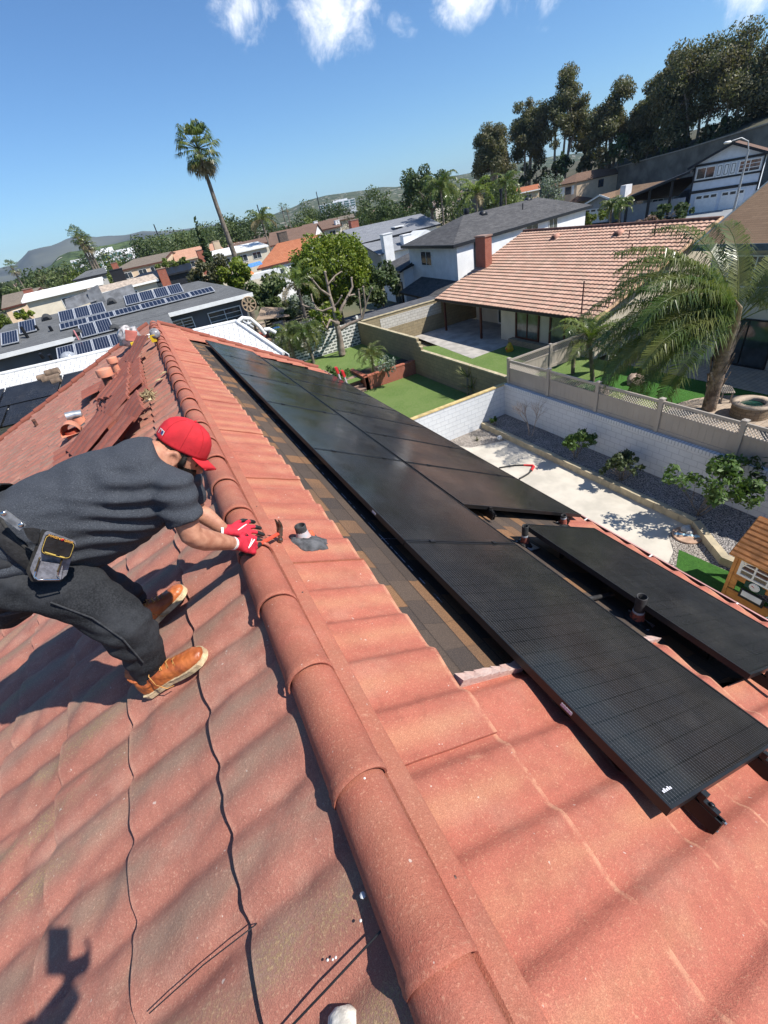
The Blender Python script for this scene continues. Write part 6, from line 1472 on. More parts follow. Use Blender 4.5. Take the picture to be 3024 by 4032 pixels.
mb = MB(); slab(mb, W3(-0.6, -6.25, 0.7), W3(-0.6, -6.25, bk), W3(gw/2, -4.75, bk), W3(gw/2, -4.75, 0.7)); slab(mb, W3(gw+0.6, -6.25, bk), W3(gw+0.6, -6.25, 0.7), W3(gw/2, -4.75, 0.7), W3(gw/2, -4.75, bk)); slab(mb, W3(gw*0.6, -6.2, 0.9), W3(L_+1, -6.2, 0.9), W3(L_+1, -4.4, -5), W3(gw*0.6, -4.4, -5)); mb.build('roof', S_BR, gy)
fascia(gy, [W3(-0.6, -6.25, 0.72), W3(gw/2, -4.75, 0.72), W3(gw+0.6, -6.25, 0.72)], M_WFR, 0.1, 0.25, 0.05)
mb = MB(); mb.box(W3(gw*0.40, -7.75, 0.03), (gw*0.66, 0.08, 2.1), M=Matrix((u, n_, Vector((0, 0, 1)))).transposed()); gd = mb.build('garage_door', M_WFR, gy)
mb = MB()
for k in range(4): mb.box(W3(gw*(0.14+0.17*k), -6.95, 0.08), (gw*0.12, 0.03, 0.28), M=Matrix((u, n_, Vector((0, 0, 1)))).transposed())
mb.build('door_light', M_GLS, gd)
q = W3(gw*1.0, 0, -1.5); chimney(gy, (q.x, q.y), 1.5, 1.0, -4.0, M_WST, top=False); mb = MB(); mb.box(W3(gw*0.93, -7.2, 0.8), (0.35, 1.5, 3.4), M=Matrix((u, n_, Vector((0, 0, 1)))).transposed()); mb.build('wing_wall', M_GYW, gy)
window(gy, W3(L_*0.66, -7.5, 0.02), u, n_, 1.1, 2.6, M_WFR, M_GLS, 1, 2, name='front_door'); window(gy, W3(L_*0.85, -7.2, 0.02), u, n_, 1.6, 1.5, M_WFR, M_GLS, 2)
td = thing('half_timbered_house', 'pale two-storey house with dark half-timber trim above white garage doors', 'house', (82, 44, G))
p0, p1 = atz(2702, 835, G+0.3), None; d93 = math.hypot(p0.x, p0.y); u = Vector((0.46, -0.888, 0)); n_ = Vector((-0.888, -0.46, 0)); L_ = 8.2
M_PBL = mat('pale_blue_stucco', (0.62, 0.66, 0.72), 0.9, 0.05, 2); ze, zp = -2.95, -1.15; RT = Matrix((u, n_, Vector((0, 0, 1)))).transposed()
mb = MB(); lo = [W3(0, G), W3(L_, G), W3(L_, G, -12), W3(0, G, -12)]; hi = [Vector((p.x, p.y, ze)) for p in lo]; mb.add(lo+hi, [(0, 1, 5, 4), (1, 2, 6, 5), (2, 3, 7, 6), (3, 0, 4, 7)]); mb.prism([W3(0, ze, 0.01), W3(L_, ze, 0.01), W3(L_/2, zp, 0.01)], n_*-0.3); mb.build('wall', M_PBL, td)
mb = MB(); slab(mb, W3(-0.8, ze-0.15, 0.9), W3(-0.8, ze-0.15, -12.5), W3(L_/2, zp+0.12, -12.5), W3(L_/2, zp+0.12, 0.9), 0.2); slab(mb, W3(L_+0.8, ze-0.15, -12.5), W3(L_+0.8, ze-0.15, 0.9), W3(L_/2, zp+0.12, 0.9), W3(L_/2, zp+0.12, -12.5), 0.2); mb.build('roof', S_BRF, td)
fascia(td, [W3(-0.8, ze-0.15, 0.92), W3(L_/2, zp+0.12, 0.92), W3(L_+0.8, ze-0.15, 0.92)], M_DKTR, 0.12, 0.3, 0.06)
mb = MB()
for z, h in ((ze-0.05, 0.28), (ze-1.95, 0.22), (ze-3.25, 0.35)): mb.box(W3(L_/2, z, 0.05), (L_, 0.12, h), M=RT)
for l in (0.1, L_-0.1): mb.box(W3(l, (ze+G)/2, 0.06), (0.2, 0.12, ze-G), M=RT)
mb.build('timber_trim', M_DKTR, td)
window(td, W3(1.5, ze-1.05, 0.05), u, n_, 2.2, 1.35, M_WFR, M_GLS, 2, fw=0.14); window(td, W3(6.6, ze-1.05, 0.05), u, n_, 2.4, 1.35, M_WFR, M_GLS, 2, 3, fw=0.14)
for l in (3.15, 3.95, 4.75):
    mb = MB(); mb.box(W3(l, ze-1.05, 0.10), (0.68, 0.08, 1.5), M=RT); pn = mb.build('shutter_panel', M_WFR, td)
    mb = MB()
    for s_ in (-1, 1): mb.box(W3(l+s_*0.19, ze-1.05, 0.145), (0.06, 0.02, 1.16), M=RT); mb.box(W3(l, ze-1.05+s_*0.55, 0.146), (0.32, 0.02, 0.06), M=RT)
    mb.build('panel_moulding', M_DKTR, pn)
for l in (2.2, 5.4): 
    mb = MB(); mb.box(W3(l, G+1.15, 0.06), (2.8, 0.1, 2.25), M=RT); gd = mb.build('garage_door', M_WFR, td); mb = MB()
    for k in range(3): mb.box(W3(l-0.9+0.9*k, G+1.95, 0.12), (0.65, 0.03, 0.32), M=RT)
    mb.build('door_light', M_GLS, gd)
cp = thing('carport', 'dark open carport on posts between the grey house and the half-timbered house', 'carport', W3(-4, G, 0))
mb = MB(); slab(mb, W3(-9.0, ze-2.6, 3.5), W3(-9.0, ze-2.6, -6), W3(-0.1, ze-0.35, -6), W3(-0.1, ze-0.35, 3.5), 0.3); mb.build('roof', M_DKTR, cp)
for l in (-8.0, -5.0, -2.2): mb = MB(); z1 = ze-2.6+(l+9)*2.25/8.9; c = W3(l, (G+z1)/2, 2.6); mb.box(c, (0.35, 0.35, z1-G-0.2), M=RT); mb.build('post', M_DKTR, cp)
mb = MB(); mb.box(W3(-4.5, G+1.2, 1.5), (8.5, 0.2, 2.3), M=RT); mb.build('side_wall', M_GYW, cp)
mb = MB(); mb.quad(W3(-1, G+0.02, 0), W3(L_+6, G+0.02, 0), W3(L_+6, G+0.02, 16), W3(-1, G+0.02, 16)); struct(mb.build('driveway', mat('pale_drive', (0.26, 0.27, 0.28), 0.9, 0.1, 1)))
# street lamp
q = atd(2896, 800, 70.0); t = thing('street_lamp', 'grey street lamp with a curved arm in front of the half-timbered house', 'street lamp', (q.x, q.y, G)); tp = aty(2957, 575, q.y)
mb = MB(); mb.tube([(q.x, q.y, G), (q.x, q.y, tp.z-0.3)], [0.14, 0.085], 10); mb.build('pole', mat('galvanised', (0.42, 0.43, 0.44), 0.5, 0.15, metal=0.3), t)
mb = MB(); mb.tube([(q.x, q.y, tp.z-0.35), (q.x-0.15, q.y+0.15, tp.z+0.45), (q.x-0.7, q.y+0.6, tp.z+0.85), (q.x-1.3, q.y+1.1, tp.z+0.75)], 0.06, 8); mb.build('arm', MATS['galvanised'], t)
mb = MB(); mb.ball((q.x-1.6, q.y+1.35, tp.z+0.7), 0.32, 10, (1.5, 1.0, 0.45)); mb.build('lamp_head', M_WHT, t)
# long retaining wall under the eucalyptus grove
rw = thing('retaining_wall', 'long grey retaining wall climbing below the eucalyptus grove', 'wall', (100, 80, G)); M_RWL = mat('retaining_concrete', (0.17, 0.165, 0.145), 0.95, 0.25, 0.4, 0.2, 4)
rp = [(1850, 770, 180), (2170, 722, 170), (2400, 668, 158), (2700, 588, 142), (3060, 478, 126), (3350, 400, 118)]
R3 = [atd(*p) for p in rp]; mb = MB()
for a, b in zip(R3, R3[1:]): mb.add([(a.x, a.y, G-2), (b.x, b.y, G-2), b, a], [(0, 1, 2, 3)]); o_ = Vector((b.y-a.y, -(b.x-a.x), 0)).normalized()*0.35; o_ = o_ if o_.x > 0 else -o_; mb.add([a, b, b+o_, a+o_], [(0, 1, 2, 3)])
mb.build('wall', M_RWL, rw); mb = MB()
for a, b in zip(R3, R3[1:]): mb.bar(a+Vector((0, 0, 0.1)), b+Vector((0, 0, 0.1)), 0.5, 0.22)
mb.build('coping', mat('wall_coping', (0.30, 0.29, 0.26), 0.9, 0.2), rw)
def bank(n1, n2):
    mb = MB(); rows = []
    for f, dz in ((0, -0.3), (12, 1.2), (40, 3.2), (90, 4.2), (200, 3.5)):
        rows.append([p+Vector((p.x, p.y, 0)).normalized()*f+Vector((0, 0, dz)) for p in R3])
    m = len(R3); mb.add([p for r in rows for p in r], [(i*m+k, i*m+k+1, (i+1)*m+k+1, (i+1)*m+k) for i in range(4) for k in range(m-1)], None, True); o = mb.build('hillside', mat('dry_slope', (0.085, 0.075, 0.05), 0.95, 0.4, 0.15, 0.4, 1.0, col2=(0.05, 0.055, 0.03))); struct(o)
bank(0, 0)
# ---------------------------------------------------------------- left side: white-roofed neighbour, dark house with solar panels, far houses
M_WTL = mat('white_tile_paint', (0.74, 0.73, 0.71), 0.8, 0.1, 1.5)
def whitetile():
    t = NT('white_roof_tile'); b = t.n('TexBrick'); b.offset = 0.5
    for k, v in (('Scale', 1.0), ('Brick Width', 0.34), ('Row Height', 0.17), ('Mortar Size', 0.016), ('Mortar Smooth', 0.4), ('Bias', 0.0)): b.inputs[k].default_value = v
    b.inputs['Color1'].default_value = (0.76, 0.75, 0.73, 1); b.inputs['Color2'].default_value = (0.70, 0.70, 0.69, 1); b.inputs['Mortar'].default_value = (0.40, 0.40, 0.40, 1)
    t.L.new(t.tc.outputs['UV'], b.inputs['Vector']); c = t.mix(t.math('MULTIPLY', t.ramp(t.noise(0.6, 4), 0.5, 0.8), 0.25), b.outputs['Color'], (0.45, 0.44, 0.42))
    y = t.math('FRACT', t.math('DIVIDE', t.sep(t.tc.outputs['UV'])[1], 0.17))
    return t.done(c, 0.8, t.bump(t.math('SUBTRACT', t.math('SUBTRACT', 1.0, b.outputs['Fac']), t.math('MULTIPLY', y, 1.2)), 0.8, 0.03), 0, 0.3)
M_WT = whitetile()
wn_ = thing('white_roof_house', 'neighbouring house with a white painted tile roof just beyond our gable', 'house', (-2, 20, G))
Rr, Rl, Ee = Vector((2.65, 17.6, -2.55)), Vector((-14.0, 21.6, -2.55)), Vector((3.35, 14.75, -3.42)); El_ = Rl+(Ee-Rr)*1.6
El2 = Ee+(Rl-Rr)
mb = MB(); slab(mb, El2, Ee, Rr, Rl, 0.12); Eb = Rr*2-Ee; Eb.z = Ee.z; Ebl = Eb+(Rl-Rr); Eb.z = Ebl.z = Ee.z-0.6; slab(mb, Eb, Ebl, Rl, Rr, 0.12)
mb.build('white_tile_roof', M_WT, wn_)
mb = MB()
for a, b in ((Ee, Rr), (Rr, Rl)): mb.tube([a+Vector((0, 0, 0.03)), b+Vector((0, 0, 0.03))], 0.06, 8)
mb.build('ridge_trim', M_WTL, wn_)
mb = MB(); d = (Ee-Rr)*1.0; mb.bar(Ee+Vector((0.10, 0, -0.12)), Rr+Vector((0.10, 0, -0.12)), 0.08, 0.12); mb.build('gutter', M_DKTR, wn_); mb = MB(); mb.bar(Ee+Vector((0.16, 0, -0.08)), Rr+Vector((0.16, 0, -0.08)), 0.03, 0.08); mb.build('gutter_lip', M_WFR, wn_)
mb = MB(); q = [Ee+Vector((-0.6, 0.6, 0)), Eb+Vector((-0.6, -0.6, 0)), Ebl, El2+Vector((0, 0.6, 0))]; lo = [Vector((p.x, p.y, G)) for p in q]; hi = [Vector((p.x, p.y, -3.75)) for p in q]; mb.add(lo+hi, [(0, 1, 5, 4), (1, 2, 6, 5), (2, 3, 7, 6), (3, 0, 4, 7)]); mb.build('wall', M_CST, wn_)
WN = (Ee-Rr).cross(Rl-Rr).normalized(); WN = WN if WN.z > 0 else -WN
def on_w(px, py, h=0.0): d = ray(px, py); P = Rr+WN*h; return d*(P.dot(WN)/d.dot(WN))
wa = (Rr-Rl).normalized(); wd = (Ee-Rr); wd = (wd-wa*wd.dot(wa)).normalized()
mb = MB()
for (a, b) in (((180, 1472), (232, 1458)), ((178, 1485), (150, 1492)), ((170, 1500), (235, 1482)), ((240, 1495), (205, 1507))): mb.tube([on_w(*a, 0.10), on_w(*b, 0.10)], 0.11, 10)
mb.build('brown_roof_tiles', mat('brown_barrel', (0.23, 0.16, 0.11), 0.85, 0.3, 6), wn_)
mb = MB()
for pts in (((935, 1268), (955, 1252), (985, 1255), (1020, 1285), (1045, 1315)), ((1040, 1298), (1060, 1296), (1085, 1310))):
    mb.tube([aty(*p, 17.5) for p in pts], 0.07, 10)
tag(mb.build('white_duct', M_WTL), 'white curved ducts arching above the corner of the white tile roof', 'duct')
M_PV2 = pv_mat('plain_black_cells', 12, 6, (0.012, 0.014, 0.018), (0.03, 0.03, 0.035), 0.25)
i = 0
for r_ in range(2):
    for c_ in range(4):
        base = on_w(440, 1432, 0.12)+wd*(1.08*r_)-wa*(1.80*(c_+1))+wa*(0.35 if r_ else 0.0)+wa*0.25
        solar_panel(base, wa, wd, 1.74, 1.03, f'plain black solar panel on the white tile roof, {("upper", "lower")[r_]} row, {("first", "second", "third", "fourth")[c_]} from our gable', 'black panels on the white roof', mats=(M_FR, M_PV2), nrm=WN)
# dark house with many small silver-framed panels
dh = thing('dark_house', 'two-storey dark grey house with slate roof carrying rows of silver-framed solar panels', 'house', (-2, 40, G))
ey0, ez, ry, rzz = 36.4, -3.65, 41.0, -2.45
Dn = Vector((0, -(rzz-ez), ry-ey0)).normalized()
a0, a1, r1, r0 = Vector((-11, ey0, ez)), Vector((7.3, ey0, ez)), Vector((4.4, ry, rzz)), Vector((-9.0, ry, rzz))
mb = MB(); slab(mb, a0, a1, r1, r0, 0.12); slab(mb, a1, Vector((7.3, 45.5, ez)), r1, r1, 0.12); slab(mb, Vector((7.3, 45.5, ez)), Vector((-11, 45.5, ez)), r0, r1, 0.12)
w0 = Vector((-4.7, ey0-0.02, ez-0.01)); w1 = Vector((1.2, ey0-0.02, ez-0.01)); sD = (rzz-ez)/(ry-ey0); dn = Vector((0, -8.0, -8.0*sD))
mb.build('roof', S_SL, dh)
mb = MB(); slab(mb, Vector((-7.2, ey0-8.0, ez-8*sD)), Vector((1.2, ey0-8.0, ez-8*sD)), w1, w0, 0.12); mb.build('wing_roof', S_SL, dh)
fascia(dh, [a0, w0+Vector((0, 0, 0.01))], M_WFR, 0.10, 0.26, 0.12); fascia(dh, [w1+Vector((0, 0, 0.0)), a1], M_WFR, 0.10, 0.26, 0.12)
mb = MB(); lo = [Vector(p) for p in ((-10.4, ey0+0.7, G), (6.7, ey0+0.7, G), (6.7, 45, G), (-10.4, 45, G))]; hi = [Vector((p.x, p.y, ez-0.05)) for p in lo]; mb.add(lo+hi, [(0, 1, 5, 4), (1, 2, 6, 5), (2, 3, 7, 6), (3, 0, 4, 7)]); lo = [Vector(p) for p in ((-6.2, ey0-7.5, G), (0.6, ey0-7.5, G), (0.6, ey0+0.7, G), (-4.2, ey0+0.7, G))]; hi = [Vector((p.x, p.y, ez-0.15+(p.y-ey0)*sD)) for p in lo]; mb.add(lo+hi, [(0, 1, 5, 4), (1, 2, 6, 5), (3, 0, 4, 7)]); mb.build('wall', M_DST, dh)
window(dh, (5.0, ey0+0.68, -5.3), (1, 0, 0), (0, -1, 0), 2.4, 1.9, M_WFR, M_GLS, 2, 6); window(dh, (1.9, ey0+0.68, -4.7), (1, 0, 0), (0, -1, 0), 1.5, 0.8, M_WFR, M_GLS, 2, 4)
def on_d(px, py, h=0.0): d = ray(px, py); P = Vector((0, ey0, ez))+Dn*h; return d*(P.dot(Dn)/d.dot(Dn))
M_SIL = mat('silver_frame', (0.62, 0.63, 0.64), 0.4, 0.1, metal=0.4)
def pv3():
    t = NT('blue_black_cells'); uv = t.sep(t.tc.outputs['UV']); fy = t.math('ABSOLUTE', t.math('SUBTRACT', t.math('FRACT', t.math('MULTIPLY', uv[0], 6.0)), 0.5)); fx = t.math('ABSOLUTE', t.math('SUBTRACT', t.math('FRACT', t.math('MULTIPLY', uv[1], 9.0)), 0.5))
    dot = t.math('MULTIPLY', t.math('GREATER_THAN', fy, 0.40), t.math('GREATER_THAN', fx, 0.16)); c = t.mix(dot, (0.012, 0.013, 0.024), (0.24, 0.25, 0.28)); return t.done(c, 0.2, None, 0, 0.5)
M_PV3 = pv3()
def pgrid(px00, px10, px01, n, rows=1):
    """a row of n panels between three surveyed corners on the slate roof"""
    A_, B_, C_ = on_d(*px00, 0.15), on_d(*px10, 0.15), on_d(*px01, 0.15); a = (B_-A_)/n; b = (C_-A_); out = []
    for k in range(n): out.append((A_+a*k, a.normalized(), b.normalized(), a.length-0.03, b.length-0.03))
    return out
rowsP = [('back row left', pgrid((227, 1228), (405, 1187), (236, 1270), 3)), ('back row right', pgrid((486, 1165), (708, 1114), (497, 1202), 4)), ('second row', pgrid((232, 1275), (833, 1127), (237, 1298), 6)), ('pair in the middle', pgrid((306, 1281), (431, 1250), (321, 1330), 2)), ('front row', pgrid((220, 1370), (556, 1286), (228, 1420), 5)), ('far left upper', pgrid((71, 1268), (138, 1253), (76, 1315), 1)), ('far left lower', pgrid((2, 1311), (70, 1296), (5, 1360), 1))]
ords = ['first', 'second', 'third', 'fourth', 'fifth', 'sixth']
for rn, ps in rowsP:
    for k, (c, a, b, la, lb) in enumerate(ps):
        t = thing('solar_panel', f'silver-framed panel on the slate roof, {rn}' + (f', {ords[k]} from left' if len(ps) > 1 else ''), 'solar panel', c, 'silver-framed panels on the slate roof')
        mb = MB(); P = lambda u, v, h: c+a*u+b*v+Dn*h; f = 0.05
        for u0, u1, v0, v1 in ((0, la, 0, f), (0, la, lb-f, lb), (0, f, f, lb-f), (la-f, la, f, lb-f)): mb.hexa([P(u0, v0, -0.05), P(u1, v0, -0.05), P(u1, v1, -0.05), P(u0, v1, -0.05), P(u0, v0, 0), P(u1, v0, 0), P(u1, v1, 0), P(u0, v1, 0)])
        mb.build('frame', M_SIL, t); mb = MB(); mb.quad(P(f, f, -0.01), P(la-f, f, -0.01), P(la-f, lb-f, -0.01), P(f, lb-f, -0.01), uv=[(0, 0), (1, 0), (1, 1), (0, 1)]); mb.build('cell_glass', M_PV3, t)
for p in ((186, 1262), (443, 1198), (455, 1305), (310, 1322)): roof_vent(dh, on_d(*p), Dn, matl=S_SL, r=0.33, d=(0, -1, 0))
for p in ((110, 1330), (205, 1303), (150, 1300), (170, 1410), (205, 1415)): mb = MB(); q = on_d(*p); mb.tube([q, q+Vector((0, -0.1, 0.7 if p[0] == 110 else 0.3))], 0.1, 8); mb.build('vent_pipe', M_DKTR, dh)
mb = MB(); q = on_d(270, 1408, 0.05); mb.lathe(q, [(0.45, 0), (0.4, 0.18), (0.2, 0.32), (0.001, 0.36)], 14, M=Matrix.Identity(3)); mb.build('skylight_dome', mat('clear_dome', (0.35, 0.37, 0.40), 0.2, 0.2), dh)
mb = MB(); q = on_d(310, 1338, 0.0); mb.tube([q, q+Vector((0, 0, 0.6))], 0.05, 8); mb.build('pink_pipe', mat('pink_pipe', (0.65, 0.25, 0.25), 0.6, 0.1), dh)
# stacked sheets leaning on its far ridge
for k, (p, w, h, l, lab) in enumerate((((368, 1158), 1.1, 1.0, 0.25, 'tilted ribbed grey sheet leaning at the ridge of the slate roof'), ((305, 1172), 2.2, 0.5, 0.6, 'dark panels piled flat at the ridge of the slate roof'), ((445, 1152), 3.0, 0.5, 0.5, 'slate-grey angled cover behind the ridge of the slate roof'))):
    q = aty(*p, 42.6); mb = MB(); mb.hexa([q+Vector(v) for v in ((-w/2, 0, -h/2-0.4), (w/2, 0, -h/2-0.2), (w/2, l, -h/2-0.2), (-w/2, l, -h/2-0.4), (-w/2+0.2, l, h/2-0.2), (w/2-0.1, l, h/2), (w/2, l+0.1, h/2), (-w/2+0.2, l+0.1, h/2-0.2))]); tag(mb.build('roof_sheet', mat('sheet_grey', (0.16, 0.165, 0.175), 0.6, 0.3, 2, 0.5, 4)), lab, 'sheet', 'sheets at the far ridge')
# railing, star ornament and wheel on the balcony of the dark house
t = thing('balcony', 'terrace with black iron railing beside the dark grey house', 'balcony', (9.0, 37, G)); mb = MB(); mb.box((8.6, 37.5, -7.2), (4.6, 4, 0.15)); mb.build('floor', M_DST, t); mb = MB()
for k in range(24): x = 6.5+0.19*k; mb.bar((x, 35.5, -7.1), (x, 35.5, -6.0), 0.03, 0.03)
mb.bar((6.4, 35.5, -6.0), (10.9, 35.5, -6.0), 0.05, 0.05); mb.bar((6.4, 35.5, -6.5), (10.9, 35.5, -6.5), 0.03, 0.03); mb.build('railing', M_DKTR, t)
q = aty(978, 1275, 35.3); mb = MB(); 
for k in range(6): a = k*math.pi/3+0.3; mb.bar(q, q+Vector((math.cos(a)*0.42, 0, math.sin(a)*0.42)), 0.10, 0.05, EY)
mb.ball(q, 0.14, 8); tag(mb.build('star_ornament', M_WHT), 'white star-shaped ornament hanging on the black iron railing', 'ornament')
q = aty(980, 1198, 36.3); t = thing('wagon_wheel', 'pale wooden wheel hung at the corner of the dark grey house', 'wheel', q); mb = MB(); mb.tube([q+Vector((math.cos(a)*0.5, 0, math.sin(a)*0.5)) for a in [2*math.pi*k/20 for k in range(21)]], 0.05, 6); mb.build('rim', mat('old_wood', (0.42, 0.30, 0.19), 0.8, 0.2), t); mb = MB()
for k in range(8): a = k*math.pi/4; mb.bar(q, q+Vector((math.cos(a)*0.5, 0, math.sin(a)*0.5)), 0.10, 0.03, EY)
mb.build('spokes', MATS['old_wood'], t)
t = thing('bin', 'blue lidded bin in the cluttered side yard below the palm', 'bin', aty(1080, 1292, 36)); q = aty(1080, 1300, 36); mb = MB(); mb.lathe((q.x, q.y, G), [(0.3, 0), (0.4, q.z-G)], 12); mb.build('body', M_DKTR, t); mb = MB(); mb.box((q.x, q.y, q.z+0.05), (1.0, 0.9, 0.12)); mb.build('lid', mat('blue_lid', (0.03, 0.14, 0.50), 0.5, 0.2), t)
# ---- farther houses: eave and ridge surveyed, at their own distance
WALLC = {'w': M_WST, 'c': M_CST, 't': M_TST, 'd': M_DST, 'g': mat('mid_grey_wall', (0.36, 0.35, 0.33), 0.9, 0.1, 1), 'k': M_DKTR}
FAR = [  # label, distance, eave left, eave right, ridge left, ridge right, ridge set-back, wall, roof, trim
 ('two-storey pale house with a flat white roof left of the dark roofs', 75, (83, 1187), (405, 1113), (97, 1160), (400, 1087), 6, 'c', M_WROOF, M_WFR),
 ('black-gabled house with a red brick chimney beyond the solar roofs', 78, (455, 1105), (762, 1078), (540, 1043), (760, 1066), 5, 'k', M_DKTR, M_DKTR),
 ('house with a pale pebbled roof in front of the black gable', 66, (372, 1150), (625, 1105), (345, 1140), (600, 1076), 5, 'c', mat('pebble_roof', (0.52, 0.42, 0.33), 0.95, 0.3, 3), M_WFR),
 ('small grey-blue gable with dark eaves at the far left', 95, (285, 1105), (420, 1072), (335, 1062), (412, 1058), 5, 'g', S_SL, M_DKTR),
 ('brown-roofed house at the left edge behind the white flat roof', 92, (0, 1208), (100, 1200), (10, 1165), (160, 1128), 7, 't', S_GYB, M_BRF),
 ('long house with a white roof and cream wall behind the shrubs', 100, (815, 1010), (1058, 972), (800, 998), (1012, 948), 7, 'c', M_WROOF, M_WFR),
 ('house with a peach tile roof left of the tall palm', 125, (690, 1030), (890, 985), (676, 992), (850, 955), 8, 't', S_PCH, M_TST),
 ('house with a grey-brown roof behind the green bush, far left', 118, (430, 1070), (640, 1030), (520, 1005), (680, 1004), 8, 't', S_GYB, M_BRF),
 ('orange tile roofed house behind the round clipped tree', 72, (1012, 1060), (1160, 1020), (1090, 955), (1260, 925), 8, 'w', S_ORG, M_BRF),
 ('brown-roofed house with white gables beyond the orange tile roof', 115, (1055, 965), (1240, 935), (1060, 915), (1250, 880), 8, 'w', S_BRF, M_BRF),
 ('low house with brown roofs and a thin chimney, in the middle distance', 135, (1160, 925), (1345, 890), (1190, 882), (1330, 862), 9, 'c', S_BRF, M_BRF),
 ('long brown-roofed house right of the tall palm', 130, (905, 985), (1060, 950), (895, 965), (1055, 930), 8, 'c', S_BRF, M_BRF),
 ('grey-roofed house in the middle distance below dark trees', 160, (1270, 880), (1400, 855), (1290, 862), (1390, 842), 9, 'c', S_GYB, M_BRF),
 ('orange roofed house with a white dish, far beyond the tall palm', 190, (895, 965), (950, 950), (900, 950), (935, 943), 9, 'c', S_ORG, M_WFR),
 ('terracotta roofed bungalow at the foot of the eucalyptus slope', 125, (2030, 765), (2130, 738), (2035, 742), (2120, 722), 7, 't', S_ORG, M_WFR),
]
for lab, dist, e0, e1, r0, r1, sb, wl_, rf, tr in FAR:
    E0, E1 = atd(*e0, dist), atd(*e1, dist+3); R0, R1 = atd(*r0, dist+sb), atd(*r1, dist+sb+3)
    E0.z = E1.z = (E0.z+E1.z)/2; R0.z = R1.z = max((R0.z+R1.z)/2, E0.z+0.3)
    t, ww = gable_house('house', lab, E0, E1, R0, R1, WALLC[wl_], rf, tr, group='houses beyond the block walls')
    u = (ww[1]-ww[0]); L_ = u.length; u.normalize(); n_ = Vector((u.y, -u.x, 0)); n_ = n_ if n_.dot(ww[0]) < 0 else -n_
    for f in ((0.25, 0.55, 0.8) if L_ > 10 else (0.5,)):
        p = ww[0]+u*L_*f; window(t, (p.x, p.y, E0.z-1.25), u, n_, 1.7, 1.1, M_WFR if wl_ != 'k' else M_DKTR, M_GLS, 2)
def chim(px, py, dist, w, h, matl, lab_parent): q = atd(px, py, dist); hs = [o for o in bpy.data.objects if o.get('label', '').startswith(lab_parent)]; chimney(hs[0], (q.x, q.y), w, w*0.8, q.z, matl, zb=q.z-h)
chim(632, 1058, 74, 1.1, 5, M_BRK, 'black-gabled'); chim(447, 1035, 118, 1.2, 3, M_BRK, 'house with a grey-brown'); chim(455, 1062, 76, 1.6, 4, M_DKTR, 'black-gabled')
chim(848, 950, 128, 1.5, 3, M_TST, 'house with a peach'); chim(785, 985, 101, 1.3, 4, M_BRK, 'long house with a white'); chim(1108, 915, 110, 1.8, 4, mat('dark_brick', (0.13, 0.10, 0.085), 0.9, 0.3), 'brown-roofed house with white'); chim(1241, 872, 137, 1.0, 4, M_WST, 'low house with brown')
chim(106, 1138, 92, 1.2, 2, M_BRK, 'brown-roofed house at'); chim(1325, 868, 140, 1.2, 3, M_WST, 'low house with brown')
# white apartment blocks on the far slope
R_ = random.Random(9)
for k, (px, py, dist, w, h) in enumerate(((360, 1010, 330, 22, 8), (410, 995, 345, 18, 11), (480, 998, 350, 34, 9), (560, 975, 380, 20, 6), (1325, 795, 800, 55, 16))):
    q = atd(px, py, dist); u = Vector((q.y, -q.x, 0)).normalized(); n_ = -Vector((q.x, q.y, 0)).normalized(); t = thing('apartment_block', ('low white block at the left foot of the far slope', 'tallest white block on the far left slope', 'long white and green block on the far left slope', 'small white block right of the long one', 'white blocks on the distant ridge, mid picture')[k], 'building', (q.x, q.y, q.z-h), 'pale blocks on the far slopes')
    RM = Matrix((u, -n_, Vector((0, 0, 1)))).transposed(); mb = MB(); mb.box(q-Vector((0, 0, h)), (w, 10, 2*h), M=RM); mb.box(q+u*w*0.1+Vector((0, 0, 1)), (w*0.4, 6, 2.2), M=RM); mb.build('wall', M_WST, t)
    for r_ in range(3):
        mb = MB()
        for c_ in range(6): mb.box(q+u*w*(-0.42+0.17*c_)+n_*5.05-Vector((0, 0, 1.8+2.8*r_)), (w*0.12, 0.2, 1.5), M=RM)
        mb.build('window_row', mat('green_glass_far', (0.10, 0.19, 0.17), 0.3, 0.2), t)
# clutter in the yard beside the dark house
q = aty(1062, 1240, 39.0); mb = MB(); mb.hexa([q+Vector(v) for v in ((-1.4, -1.0, 0), (1.3, -1.2, -0.3), (1.5, 1.2, 0.1), (-0.2, 1.3, 0.5), (-1.4, -1.0, 0.04), (1.3, -1.2, -0.26), (1.5, 1.2, 0.14), (-0.2, 1.3, 0.54))]); tag(mb.build('shade_sail', mat('tan_sail', (0.30, 0.22, 0.16), 0.9, 0.2, 2)), 'tan shade sail stretched over the cluttered side yard', 'shade sail')
t = thing('screen_fence', 'dark slatted fence behind the tan shade sail', 'fence', (11, 43, G))
for k in range(9): mb = MB(); mb.box((11.2, 43.0, G+0.25+0.24*k), (4.6, 0.05, 0.18)); mb.build('slat', mat('dark_slat', (0.07, 0.065, 0.06), 0.8, 0.3, 2), t)
for x in (9.0, 11.2, 13.4): mb = MB(); mb.box((x, 43.06, G+1.1), (0.1, 0.06, 2.3)); mb.build('post', MATS['dark_slat'], t)
Rc = random.Random(12)
